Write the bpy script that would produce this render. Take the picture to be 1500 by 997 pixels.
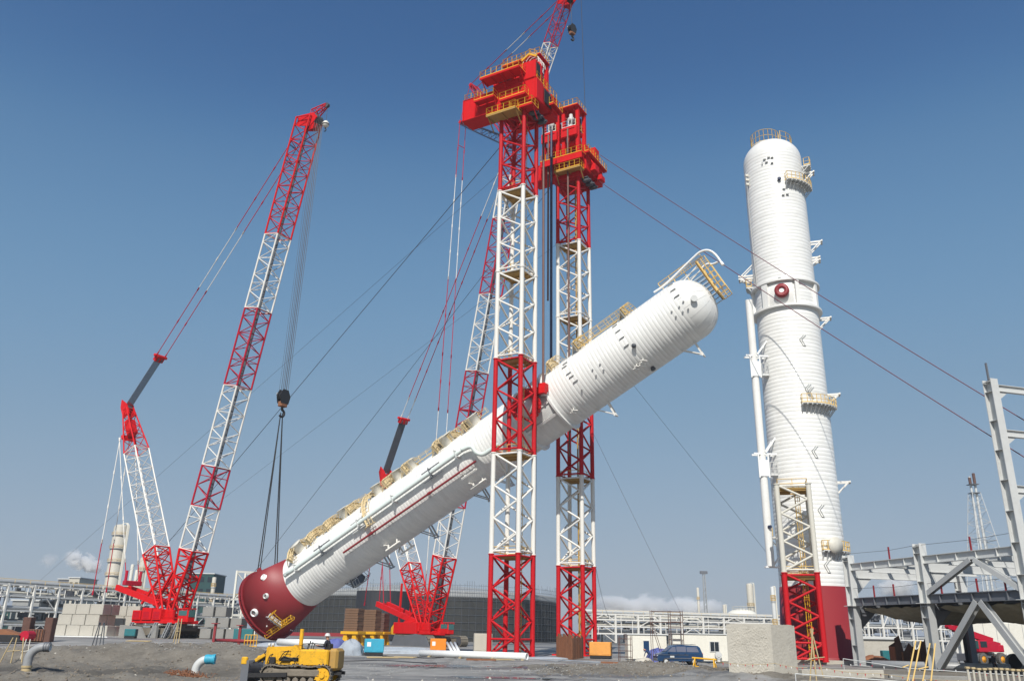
import bpy, math, random
import numpy as np
from mathutils import Vector, Matrix, noise
random.seed(7)
S = bpy.context.scene
COL = S.collection
for o in list(bpy.data.objects):
    bpy.data.objects.remove(o)
V = Vector
Z = V((0, 0, 1))
R = math.radians

# ------------------------------------------------------------------ camera
FPX, PITCH, ROLL, EYE = 1220.6, R(19.30), R(-1.012), 2.7
_rt, _up, _fw = V((1, 0, 0)), V((0, -math.sin(PITCH), math.cos(PITCH))), V((0, math.cos(PITCH), math.sin(PITCH)))
_c, _s = math.cos(ROLL), math.sin(ROLL)
CR, CU = _rt * _c - _up * _s, _rt * _s + _up * _c
CAM = V((0, 0, EYE))
cd = bpy.data.cameras.new('camera')
cd.sensor_width = 36
cd.lens = FPX / 1500 * 36
cd.clip_start = 0.2
cd.clip_end = 9000
cam = bpy.data.objects.new('camera', cd)
COL.objects.link(cam)
cam.matrix_world = Matrix(((CR.x, CU.x, -_fw.x, 0), (CR.y, CU.y, -_fw.y, 0), (CR.z, CU.z, -_fw.z, EYE), (0, 0, 0, 1)))
S.camera = cam

# ------------------------------------------------------------------ sky, sun, exposure
SUN_EL, SUN_HEAD = R(44), R(9)          # light travels towards heading 9 degrees right of +Y
w = bpy.data.worlds.new('World')
S.world = w
w.use_nodes = True
nt = w.node_tree
nt.nodes.clear()
sky = nt.nodes.new('ShaderNodeTexSky')
sky.sky_type = 'NISHITA'
sky.sun_disc = False
sky.sun_elevation = SUN_EL
sky.sun_rotation = math.pi + SUN_HEAD
sky.altitude = 0
sky.air_density = 1.0
sky.dust_density = 0.6
sky.ozone_density = 3.0
def curve(node, k, pts):
    c = node.mapping.curves[k]
    c.points[0].location = pts[0]
    c.points[1].location = pts[-1]
    for p in pts[1:-1]:
        c.points.new(*p)
sc1 = nt.nodes.new('ShaderNodeVectorMath')
sc1.operation = 'SCALE'
sc1.inputs['Scale'].default_value = 0.1
cv = nt.nodes.new('ShaderNodeRGBCurve')      # the film's response to the blue of a hazy sky
curve(cv, 0, [(0, 0), (.074, .030), (.105, .094), (.138, .138), (.212, .200), (.45, .33), (1, .42)])
curve(cv, 1, [(0, 0), (.130, .108), (.181, .222), (.238, .285), (.352, .338), (.638, .425), (1, .47)])
curve(cv, 2, [(0, 0), (.250, .280), (.332, .412), (.418, .470), (.565, .492), (.753, .525), (1, .54)])
cv.mapping.update()
sc2 = nt.nodes.new('ShaderNodeVectorMath')
sc2.operation = 'SCALE'
sc2.inputs['Scale'].default_value = 10.0
bg = nt.nodes.new('ShaderNodeBackground')
bg.inputs['Strength'].default_value = 0.1
out = nt.nodes.new('ShaderNodeOutputWorld')
nt.links.new(sky.outputs[0], sc1.inputs[0])
nt.links.new(sc1.outputs[0], cv.inputs['Color'])
nt.links.new(cv.outputs[0], sc2.inputs[0])
nt.links.new(sc2.outputs[0], bg.inputs[0])
nt.links.new(bg.outputs[0], out.inputs[0])
sl = bpy.data.lights.new('sun', 'SUN')
sl.energy = 5.0
sl.angle = R(0.5)
sl.color = (1, 0.955, 0.88)
so = bpy.data.objects.new('sun', sl)
COL.objects.link(so)
SUND = V((math.sin(SUN_HEAD) * math.cos(SUN_EL), math.cos(SUN_HEAD) * math.cos(SUN_EL), -math.sin(SUN_EL)))
so.rotation_euler = SUND.to_track_quat('-Z', 'Y').to_euler()
S.view_settings.view_transform = 'Standard'
S.view_settings.look = 'None'
S.view_settings.exposure = 0.0
S.view_settings.gamma = 1.0
S.view_settings.use_curve_mapping = False
S.cycles.max_bounces = 5
S.cycles.diffuse_bounces = 3
S.cycles.glossy_bounces = 2
S.cycles.transmission_bounces = 2
S.cycles.volume_bounces = 10
S.cycles.transparent_max_bounces = 8
S.cycles.volume_step_rate = 1
S.cycles.use_denoising = True

# ------------------------------------------------------------------ survey: measured sight lines turned into site coordinates
def ray(px, py):
    return _fw + CR * ((px - 750) / FPX) + CU * ((498.5 - py) / FPX)
def at(px, py, Y):
    d = ray(px, py)
    return CAM + d * (Y / d.y)
def onp(px, py, p0, n):
    d = ray(px, py)
    return CAM + d * ((V(p0) - CAM).dot(n) / d.dot(n))
def gr(px, py, z=0.0):
    d = ray(px, py)
    return CAM + d * ((z - EYE) / d.z)
def pix(p):
    q = V(p) - CAM
    k = q.dot(_fw)
    return 750 + FPX * q.dot(CR) / k, 498.5 - FPX * q.dot(CU) / k

# ------------------------------------------------------------------ materials
def mat(name, col, rough=0.5, metal=0.0, var=0.12, scale=0.7, bump=0.0, bscale=8.0, dirt=0.0, dcol=(0.16, 0.13, 0.10), stretch=(1, 1, 1), spec=0.5):
    m = bpy.data.materials.new(name)
    m.use_nodes = True
    N, L = m.node_tree.nodes, m.node_tree.links
    b = N['Principled BSDF']
    b.inputs['Roughness'].default_value = rough
    b.inputs['Metallic'].default_value = metal
    b.inputs['Specular IOR Level'].default_value = spec
    tc = N.new('ShaderNodeTexCoord')
    mp = N.new('ShaderNodeMapping')
    mp.inputs['Scale'].default_value = stretch
    L.new(tc.outputs['Object'], mp.inputs[0])
    n1 = N.new('ShaderNodeTexNoise')
    n1.inputs['Scale'].default_value = scale
    n1.inputs['Detail'].default_value = 6
    n1.inputs['Roughness'].default_value = 0.65
    L.new(mp.outputs[0], n1.inputs[0])
    mx = N.new('ShaderNodeMix')
    mx.data_type = 'RGBA'
    mx.inputs[6].default_value = tuple(c * (1 - var) for c in col) + (1,)
    mx.inputs[7].default_value = tuple(min(1, c * (1 + var)) for c in col) + (1,)
    L.new(n1.outputs[0], mx.inputs[0])
    last = mx.outputs[2]
    if dirt > 0:
        n2 = N.new('ShaderNodeTexNoise')
        n2.inputs['Scale'].default_value = scale * 3.1
        n2.inputs['Detail'].default_value = 8
        n2.inputs['Roughness'].default_value = 0.75
        L.new(mp.outputs[0], n2.inputs[0])
        rp = N.new('ShaderNodeMapRange')
        rp.inputs[1].default_value = 0.50
        rp.inputs[2].default_value = 0.72
        rp.inputs[3].default_value = 0
        rp.inputs[4].default_value = dirt
        L.new(n2.outputs[0], rp.inputs[0])
        m2 = N.new('ShaderNodeMix')
        m2.data_type = 'RGBA'
        m2.inputs[7].default_value = dcol + (1,)
        L.new(rp.outputs[0], m2.inputs[0])
        L.new(last, m2.inputs[6])
        last = m2.outputs[2]
    L.new(last, b.inputs['Base Color'])
    if bump > 0:
        n3 = N.new('ShaderNodeTexNoise')
        n3.inputs['Scale'].default_value = bscale
        n3.inputs['Detail'].default_value = 8
        L.new(tc.outputs['Object'], n3.inputs[0])
        bp = N.new('ShaderNodeBump')
        bp.inputs['Strength'].default_value = bump
        bp.inputs['Distance'].default_value = 0.1
        L.new(n3.outputs[0], bp.inputs['Height'])
        L.new(bp.outputs[0], b.inputs['Normal'])
    return m

def add_tone(m):
    """sheet-to-sheet tone differences, read from the 'tone' value of each cladding sheet"""
    N, L = m.node_tree.nodes, m.node_tree.links
    b = N['Principled BSDF']
    src = b.inputs['Base Color'].links[0].from_socket
    at_ = N.new('ShaderNodeAttribute')
    at_.attribute_name = 'tone'
    r1 = N.new('ShaderNodeMapRange')
    r1.inputs[3].default_value = .90
    r1.inputs[4].default_value = 1.0
    L.new(at_.outputs['Fac'], r1.inputs[0])
    mx = N.new('ShaderNodeMix')
    mx.data_type = 'RGBA'
    mx.blend_type = 'MULTIPLY'
    mx.inputs[0].default_value = 1
    L.new(src, mx.inputs[6])
    L.new(r1.outputs[0], mx.inputs[7])
    L.new(mx.outputs[2], b.inputs['Base Color'])
    r2 = N.new('ShaderNodeMapRange')
    r2.inputs[3].default_value = .5
    r2.inputs[4].default_value = .3
    L.new(at_.outputs['Fac'], r2.inputs[0])
    L.new(r2.outputs[0], b.inputs['Roughness'])
M = {}
M['red'] = mat('red_paint', (0.62, 0.010, 0.013), 0.5, var=.14, dirt=0.35, dcol=(0.33, 0.02, 0.015), spec=.14, stretch=(1, 1, .35))
M['mastred'] = mat('mast_red_paint', (0.52, 0.013, 0.020), 0.5, var=.18, dirt=0.45, dcol=(0.24, 0.02, 0.02), spec=.16, stretch=(1, 1, .35))
M['crimson'] = mat('crimson_paint', (0.45, 0.010, 0.034), 0.5, spec=.25, dirt=0.25, dcol=(0.22, 0.015, 0.03))
M['white'] = mat('white_paint', (0.76, 0.745, 0.70), 0.5, var=0.08, dirt=0.5, dcol=(0.42, 0.35, 0.27), stretch=(1, 1, .4))
M['offwhite'] = mat('aged_white_paint', (0.62, 0.60, 0.53), 0.55, var=0.1, dirt=0.45, dcol=(0.38, 0.33, 0.25))
M['yellow'] = mat('yellow_paint', (0.74, 0.40, 0.015), 0.45, dirt=0.2, dcol=(0.35, 0.2, 0.05))
M['paleyellow'] = mat('weathered_yellow_paint', (0.76, 0.53, 0.19), 0.55, dirt=0.35, dcol=(0.5, 0.38, 0.2))
M['railcream'] = mat('pale_cream_yellow_rail', (0.74, 0.59, 0.34), 0.55, dirt=0.35, dcol=(0.5, 0.4, 0.26))
M['ochre'] = mat('ochre_deck_plate', (0.42, 0.25, 0.06), 0.6, dirt=0.4)
M['maroon'] = mat('maroon_primer', (0.25, 0.022, 0.028), 0.5, var=0.08, scale=0.35, dirt=0.14, dcol=(0.17, 0.02, 0.02))
M['shell'] = mat('white_cladding_sheet', (0.78, 0.78, 0.755), 0.36, var=0.05, scale=0.25, dirt=0.22, dcol=(0.58, 0.57, 0.54))
M['shellold'] = mat('white_cladding_with_rust_bloom', (0.78, 0.78, 0.755), 0.38, var=0.06, scale=0.25, dirt=0.28, dcol=(0.60, 0.56, 0.50))
M['grey'] = mat('grey_steel_paint', (0.40, 0.41, 0.41), 0.5, var=0.1, dirt=0.3, dcol=(0.26, 0.25, 0.23))
M['lightgrey'] = mat('pale_grey_steel_paint', (0.56, 0.57, 0.56), 0.5, var=0.08, dirt=0.35, dcol=(0.4, 0.38, 0.34))
M['darkgrey'] = mat('dark_grey_steel', (0.075, 0.085, 0.10), 0.5, var=0.2, dirt=0.3)
M['deckgrey'] = mat('dark_primer_steel', (0.13, 0.14, 0.16), 0.55, var=0.2, dirt=0.35)
M['navy'] = mat('blue_black_steel', (0.03, 0.04, 0.085), 0.4, var=0.2)
M['black'] = mat('black_rubber_and_grease', (0.018, 0.018, 0.02), 0.6, var=0.25)
M['cable'] = mat('steel_cable', (0.05, 0.05, 0.058), 0.5, var=0.2)
M['ropered'] = mat('rust_dark_cable', (0.14, 0.035, 0.055), 0.55, var=0.2)
M['strand'] = mat('brown_steel_strand', (0.16, 0.085, 0.07), 0.55, var=0.25)
M['rust'] = mat('rusty_steel', (0.25, 0.105, 0.05), 0.8, var=0.35, scale=1.5, dirt=0.5, dcol=(0.09, 0.045, 0.03), bump=0.3)
M['rustdark'] = mat('dark_rusty_steel', (0.12, 0.06, 0.045), 0.8, var=0.35, scale=1.2, dirt=0.5, dcol=(0.05, 0.03, 0.025), bump=0.3)
M['concrete'] = mat('concrete', (0.44, 0.415, 0.36), 0.85, var=0.18, scale=0.5, dirt=0.4, dcol=(0.25, 0.235, 0.2), bump=0.35, bscale=5)
M['concretedark'] = mat('grey_concrete', (0.26, 0.255, 0.24), 0.85, var=0.2, scale=0.6, dirt=0.4, dcol=(0.17, 0.16, 0.145), bump=0.3)
M['mesh'] = mat('scaffold_netting_grey', (0.045, 0.047, 0.046), 0.85, var=0.4, scale=0.3, stretch=(1, 1, 0.25), dirt=0.5, dcol=(0.085, 0.085, 0.08), spec=.2)
M['meshpale'] = mat('pale_tank_plate', (0.30, 0.31, 0.31), 0.7, var=0.2, scale=0.3, dirt=0.3)
M['glass'] = mat('dark_window_glass', (0.02, 0.03, 0.04), 0.08, var=0.1)
M['tealglass'] = mat('greenish_window_glass', (0.05, 0.14, 0.14), 0.1, var=0.2)
M['blue'] = mat('bright_blue_paint', (0.04, 0.36, 0.52), 0.5, dirt=0.2)
M['teal'] = mat('teal_paint', (0.02, 0.16, 0.18), 0.5, dirt=0.3)
M['vanblue'] = mat('dark_blue_car_paint', (0.016, 0.05, 0.12), 0.18, var=0.08, dirt=0.12, dcol=(0.08, 0.08, 0.08))
M['orange'] = mat('orange_paint', (0.78, 0.24, 0.015), 0.5, dirt=0.25, dcol=(0.45, 0.2, 0.05))
M['dozer'] = mat('dozer_yellow_paint', (0.74, 0.40, 0.012), 0.5, var=0.12, scale=1.8, dirt=0.75, dcol=(0.20, 0.12, 0.04))
M['dusty'] = mat('dusty_track_steel', (0.19, 0.165, 0.13), 0.8, var=0.3, scale=2.0, dirt=0.5, dcol=(0.07, 0.06, 0.05), bump=0.2)
M['cabin'] = mat('cream_cabin_panel', (0.72, 0.70, 0.62), 0.55, var=0.06, dirt=0.3, dcol=(0.5, 0.45, 0.36))
M['palepipe'] = mat('pale_green_white_pipe', (0.66, 0.73, 0.70), 0.4, var=0.06, dirt=0.15, dcol=(0.5, 0.52, 0.5))
M['pipegrey'] = mat('grey_coated_pipe', (0.30, 0.31, 0.32), 0.4, var=0.15, scale=2, dirt=0.3)
M['tarp'] = mat('grey_blue_tarpaulin', (0.33, 0.37, 0.42), 0.7, var=0.25, scale=1.2, dirt=0.3, bump=0.3)
M['skin'] = mat('skin', (0.42, 0.22, 0.14), 0.6)
M['workblue'] = mat('blue_work_cloth', (0.02, 0.045, 0.13), 0.85, var=0.2, scale=5)
M['workdark'] = mat('dark_work_cloth', (0.02, 0.023, 0.035), 0.85, var=0.2, scale=5)
M['helmet'] = mat('pale_helmet_plastic', (0.6, 0.6, 0.58), 0.35)
M['cream'] = mat('cream_insulation', (0.50, 0.47, 0.40), 0.6, var=0.1, scale=0.2, dirt=0.3, dcol=(0.36, 0.3, 0.22))
M['wood'] = mat('pale_timber', (0.46, 0.36, 0.2), 0.8, var=0.25, scale=3)
M['soil'] = mat('grey_brown_soil_lump', (0.17, 0.145, 0.115), 0.95, var=0.25, scale=2, bump=0.5)
M['net'] = mat('brown_safety_net', (0.24, 0.215, 0.155), 0.9, var=0.5, scale=1.2, dirt=0.7, dcol=(0.30, 0.27, 0.2))
M['vanglass'] = mat('van_glass_sky_tint', (0.13, 0.14, 0.19), 0.12, var=0.2)  # base colour lightened to carry the grey-violet reflection of the sky
M['darkgreen'] = mat('dark_green_sheet', (0.012, 0.055, 0.055), 0.6, var=0.3)
M['paleorange'] = mat('faded_orange_paint', (0.74, 0.33, 0.07), 0.6, var=0.15, dirt=0.5, dcol=(0.4, 0.2, 0.08))
M['blacksheet'] = mat('black_plastic_sheet', (0.028, 0.03, 0.036), 0.6, var=0.4, scale=0.4, stretch=(1, 1, .2))
M['bluecloth'] = mat('violet_blue_sheet', (0.10, 0.12, 0.34), 0.7, var=0.25, scale=2)
M['whiteclean'] = mat('clean_white_coating', (0.82, 0.83, 0.82), 0.35, var=0.03, dirt=0.12, dcol=(0.6, 0.6, 0.58))
M['tyrehub'] = mat('orange_wheel_hub', (0.70, 0.30, 0.015), 0.5, dirt=0.2)
M['tyre'] = mat('grey_dusty_tyre', (0.10, 0.095, 0.09), 0.85, var=0.3, scale=3)

add_tone(M['shell'])
add_tone(M['shellold'])

# ------------------------------------------------------------------ mesh helpers
def frame(d, up=Z):
    d = V(d).normalized()
    x = d.cross(up)
    if x.length < 1e-4:
        x = d.cross(V((1, 0, 0)))
    x.normalize()
    return x, x.cross(d), d
ROOT = {}
def origin(o):
    p = V((0, 0, 0))
    while o is not None:
        p = p + o.location
        o = o.parent
    return p
class MB:
    def __init__(s):
        s.v, s.f, s.s, s.m = [], [], [], []
        s.mi = 0
    def face(s, idx, smooth=False):
        s.f.append(idx); s.s.append(smooth); s.m.append(s.mi)
    def tube(s, p, q, r, n=6, cap=True, r2=None, smooth=True):
        p, q = V(p), V(q)
        if (q - p).length < 1e-6:
            return s
        x, y, d = frame(q - p)
        r2 = r if r2 is None else r2
        b = len(s.v)
        for c, rr in ((p, r), (q, r2)):
            for i in range(n):
                a = 2 * math.pi * i / n
                s.v.append(tuple(c + x * (rr * math.cos(a)) + y * (rr * math.sin(a))))
        for i in range(n):
            j = (i + 1) % n
            s.face((b + j, b + i, b + n + i, b + n + j), smooth and n > 4)
        if cap:
            s.face(tuple(b + i for i in range(n)))
            s.face(tuple(b + n + n - 1 - i for i in range(n)))
        return s
    def path(s, pts, r, n=8, cap=True, closed=False):
        pts = [V(p) for p in pts]
        k = len(pts)
        b = len(s.v)
        px = None
        for i, p in enumerate(pts):
            if closed:
                t = pts[(i + 1) % k] - pts[i - 1]
            else:
                t = pts[min(i + 1, k - 1)] - pts[max(i - 1, 0)]
            t.normalize()
            if px is None:
                x, y, _ = frame(t)
            else:
                x = (px - t * px.dot(t)).normalized()
                y = x.cross(t) * -1
                y = t.cross(x)
            px = x
            y = t.cross(x)
            for j in range(n):
                a = 2 * math.pi * j / n
                s.v.append(tuple(p + x * (r * math.cos(a)) + y * (r * math.sin(a))))
        for i in range(k if closed else k - 1):
            i2 = (i + 1) % k
            for j in range(n):
                j2 = (j + 1) % n
                s.face((b + i * n + j, b + i * n + j2, b + i2 * n + j2, b + i2 * n + j), True)
        if cap and not closed:
            s.face(tuple(b + n - 1 - j for j in range(n)))
            s.face(tuple(b + (k - 1) * n + j for j in range(n)))
        return s
    def box(s, c, size, ax=None):
        c = V(c)
        x, y, z = ax if ax else (V((1, 0, 0)), V((0, 1, 0)), Z)
        hx, hy, hz = size[0] / 2, size[1] / 2, size[2] / 2
        b = len(s.v)
        for k in (-1, 1):
            for j in (-1, 1):
                for i in (-1, 1):
                    s.v.append(tuple(c + x * (i * hx) + y * (j * hy) + z * (k * hz)))
        for q in ((0, 2, 3, 1), (4, 5, 7, 6), (0, 1, 5, 4), (2, 6, 7, 3), (0, 4, 6, 2), (1, 3, 7, 5)):
            s.face(tuple(b + i for i in q))
        return s
    def bbox(s, c, size, ax=None, bv=0.05):
        """box with chamfered edges"""
        c = V(c)
        x, y, z = ax if ax else (V((1, 0, 0)), V((0, 1, 0)), Z)
        h = [size[0] / 2, size[1] / 2, size[2] / 2]
        bv = min(bv, min(h) * 0.6)
        idx = {}
        for sx in (-1, 1):
            for sy in (-1, 1):
                for sz in (-1, 1):
                    for k in range(3):
                        l = [h[0] - bv, h[1] - bv, h[2] - bv]
                        l[k] = h[k]
                        idx[sx, sy, sz, k] = len(s.v)
                        s.v.append(tuple(c + x * (sx * l[0]) + y * (sy * l[1]) + z * (sz * l[2])))
        def add(q):
            pts = [V(s.v[i]) for i in q]
            nn = (pts[1] - pts[0]).cross(pts[2] - pts[0])
            mid = sum(pts, V()) / len(pts) - c
            s.face(tuple(q) if nn.dot(mid) > 0 else tuple(reversed(q)))
        for k in range(3):
            for sg in (-1, 1):
                q = []
                for a, b2 in ((-1, -1), (1, -1), (1, 1), (-1, 1)):
                    l = [0, 0, 0]
                    l[k] = sg; l[(k + 1) % 3] = a; l[(k + 2) % 3] = b2
                    q.append(idx[l[0], l[1], l[2], k])
                add(q)
        for k in range(3):
            a, b2 = (k + 1) % 3, (k + 2) % 3
            for sa in (-1, 1):
                for sb in (-1, 1):
                    q = []
                    for e, kk in ((-1, a), (-1, b2), (1, b2), (1, a)):
                        l = [0, 0, 0]
                        l[k] = e; l[a] = sa; l[b2] = sb
                        q.append(idx[l[0], l[1], l[2], kk])
                    add(q)
        for sx in (-1, 1):
            for sy in (-1, 1):
                for sz in (-1, 1):
                    add([idx[sx, sy, sz, k] for k in range(3)])
        return s
    def beam(s, p, q, wd, h, up=Z):
        p, q = V(p), V(q)
        x, y, d = frame(q - p, up)
        return s.box((p + q) / 2, (wd, h, (q - p).length), (x, y, d))
    def ibeam(s, p, q, wd, h, t=0.03, up=Z):
        p, q = V(p), V(q)
        x, y, d = frame(q - p, up)
        L = (q - p).length
        c = (p + q) / 2
        s.box(c + y * (h / 2 - t / 2), (wd, t, L), (x, y, d))
        s.box(c - y * (h / 2 - t / 2), (wd, t, L), (x, y, d))
        s.box(c, (t, h - 2 * t, L - 0.004), (x, y, d))
        return s
    def lathe(s, prof, c, ax, n=48, a0=0.0, a1=2 * math.pi, smooth=True, cap=False):
        """prof: (radius, height) pairs along ax[2]; angle from ax[0] to ax[1]"""
        c = V(c)
        x, y, z = ax
        full = abs(a1 - a0 - 2 * math.pi) < 1e-6
        m = n if full else n + 1
        b = len(s.v)
        cs = [(math.cos(a0 + (a1 - a0) * i / n), math.sin(a0 + (a1 - a0) * i / n)) for i in range(m)]
        for r, h in prof:
            o = c + z * h
            for ca, sa in cs:
                s.v.append(tuple(o + x * (r * ca) + y * (r * sa)))
        for k in range(len(prof) - 1):
            for i in range(n):
                j = (i + 1) % m
                s.face((b + k * m + i, b + k * m + j, b + (k + 1) * m + j, b + (k + 1) * m + i), smooth)
        if cap and full:
            s.face(tuple(b + m - 1 - i for i in range(m)))
            s.face(tuple(b + (len(prof) - 1) * m + i for i in range(m)))
        return s
    def prism(s, pts, ax, c, depth):
        """polygon pts (u,v) in ax[0],ax[1] extruded along ax[2] by depth, centred"""
        x, y, z = ax
        c = V(c)
        n = len(pts)
        b = len(s.v)
        for k in (-0.5, 0.5):
            for u, v in pts:
                s.v.append(tuple(c + x * u + y * v + z * (k * depth)))
        s.face(tuple(b + n - 1 - i for i in range(n)))
        s.face(tuple(b + n + i for i in range(n)))
        for i in range(n):
            j = (i + 1) % n
            s.face((b + i, b + j, b + n + j, b + n + i))
        return s
    def mesh(s, name, mats, org=V((0, 0, 0))):
        me = bpy.data.meshes.new(name)
        vv = np.array(s.v, dtype=np.float64) - np.array(org)
        me.from_pydata(vv.tolist(), [], s.f)
        for mm in (mats if isinstance(mats, (list, tuple)) else [mats]):
            me.materials.append(mm)
        me.polygons.foreach_set('use_smooth', s.s)
        me.polygons.foreach_set('material_index', s.m)
        if mats in (M['shell'], M['shellold']):
            t = me.attributes.new('tone', 'FLOAT', 'FACE')
            t.data.foreach_set('value', getattr(s, 'tone', None) or [.75] * len(s.f))
        me.update()
        if any(s.s) and not all(s.s):          # crisp rims where a flat cap meets a rounded side
            le = np.empty(len(me.loops), np.int32)
            me.loops.foreach_get('edge_index', le)
            lt = np.empty(len(me.polygons), np.int32)
            me.polygons.foreach_get('loop_total', lt)
            fl = np.repeat(np.array(s.s, bool), lt)
            nsm = np.bincount(le[fl], minlength=len(me.edges))
            nfl = np.bincount(le[~fl], minlength=len(me.edges))
            sh = me.attributes.new('sharp_edge', 'BOOLEAN', 'EDGE')
            sh.data.foreach_set('value', (nsm > 0) & (nfl > 0))
            me.update()
        return me
    def build(s, name, mats, parent=None, loc=None):
        org = origin(parent) if parent is not None else V(loc if loc is not None else (0, 0, 0))
        if isinstance(mats, str):
            mats = M[mats]
        elif isinstance(mats, (list, tuple)):
            mats = [M[k] if isinstance(k, str) else k for k in mats]
        o = bpy.data.objects.new(name, s.mesh(name, mats, org))
        COL.objects.link(o)
        if parent is not None:
            o.parent = parent
        else:
            o.location = org
        return o
def inst(me, name, parent, mw):
    o = bpy.data.objects.new(name, me)
    COL.objects.link(o)
    if parent is not None:
        o.parent = parent
        o.matrix_basis = Matrix.Translation(-origin(parent)) @ mw
    else:
        o.matrix_basis = mw
    return o
def tag(o, label=None, cat=None, group=None, kind=None):
    if label: o['label'] = label
    if cat: o['category'] = cat
    if group: o['group'] = group
    if kind: o['kind'] = kind
    return o
def thing(name, loc, label, cat, group=None):
    o = bpy.data.objects.new(name, None)
    COL.objects.link(o)
    o.location = V(loc)
    o.empty_display_size = 0.5
    return tag(o, label, cat, group)
_unit = {}
def unit_tube(matk, n=6):
    k = (matk, n)
    if k not in _unit:
        _unit[k] = MB().tube((0, 0, 0), (0, 0, 1), 1, n).mesh('tube', M[matk])
    return _unit[k]
def unit_box(matk):
    k = (matk, 'b')
    if k not in _unit:
        _unit[k] = MB().bbox((0, 0, 0.5), (1, 1, 1), bv=0.04).mesh('bar', M[matk])
    return _unit[k]
def axm(p, q, sx, sy, up=Z):
    p, q = V(p), V(q)
    x, y, d = frame(q - p, up)
    L = (q - p).length
    m = Matrix(((x.x * sx, y.x * sy, d.x * L, p.x), (x.y * sx, y.y * sy, d.y * L, p.y), (x.z * sx, y.z * sy, d.z * L, p.z), (0, 0, 0, 1)))
    return m
def tinst(p, q, r, name, parent, matk, n=6):
    return inst(unit_tube(matk, n), name, parent, axm(p, q, r, r))
def binst(p, q, wd, h, name, parent, matk, up=Z):
    return inst(unit_box(matk), name, parent, axm(p, q, wd, h, up))
def lerp(a, b, t):
    return V(a) * (1 - t) + V(b) * t
def rail_run(mb, pts, h=1.1, up=Z, r=0.035, gap=1.1, mid=True, closed=False):
    """handrail along pts: posts, top rail and knee rail"""
    pts = [V(p) for p in pts]
    segs = list(zip(pts, pts[1:])) + ([(pts[-1], pts[0])] if closed else [])
    for a, b in segs:
        L = (b - a).length
        k = max(1, round(L / gap))
        for i in range(k + 1):
            p = lerp(a, b, i / k)
            mb.tube(p, p + up * h, r, 4, False)
        mb.tube(a + up * h, b + up * h, r, 4, False)
        if mid:
            mb.tube(a + up * (h * 0.5), b + up * (h * 0.5), r * 0.85, 4, False)
        mb.beam(a + up * 0.07, b + up * 0.07, 0.02, 0.14, up)
def ladder(mb, p, q, out, wd=0.5, r=0.035, cage=True, step=0.4):
    p, q, out = V(p), V(q), V(out).normalized()
    d = (q - p).normalized()
    sd = d.cross(out).normalized() * (wd / 2)
    mb.tube(p + sd, q + sd, r, 4, False)
    mb.tube(p - sd, q - sd, r, 4, False)
    L = (q - p).length
    for i in range(int(L / step) + 1):
        c = p + d * (i * step)
        mb.tube(c + sd, c - sd, r * 0.6, 4, False)
    if cage:
        k = max(2, int(L / 1.3))
        hoops = []
        for i in range(k + 1):
            c = p + d * (L * i / k)
            pts = []
            for a in (0, 45, 90, 135, 180):
                a = R(a)
                pts.append(c + sd * (1.3 * math.cos(a)) + out * (0.75 * math.sin(a)))
            for a, b in zip(pts, pts[1:]):
                mb.tube(a, b, r * 0.7, 4, False)
            hoops.append(pts)
        for j in range(1, 4):
            mb.tube(hoops[0][j], hoops[-1][j], r * 0.6, 4, False)

# site axes: the vessel, the gantry and the left crane all line up along WD; RD is square to it
WD = V((math.cos(R(-30)), math.sin(R(-30)), 0))
RD = V((0.5, 0.8660254, 0))
M1, M2 = V((0.48, 101.1, 0)), V((9.29, 117.3, 0))
MID = (M1 + M2) / 2
def wrz(o, a, b, z):
    return V(o) + WD * a + RD * b + Z * z
WRZ = (WD, RD, Z)

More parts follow.
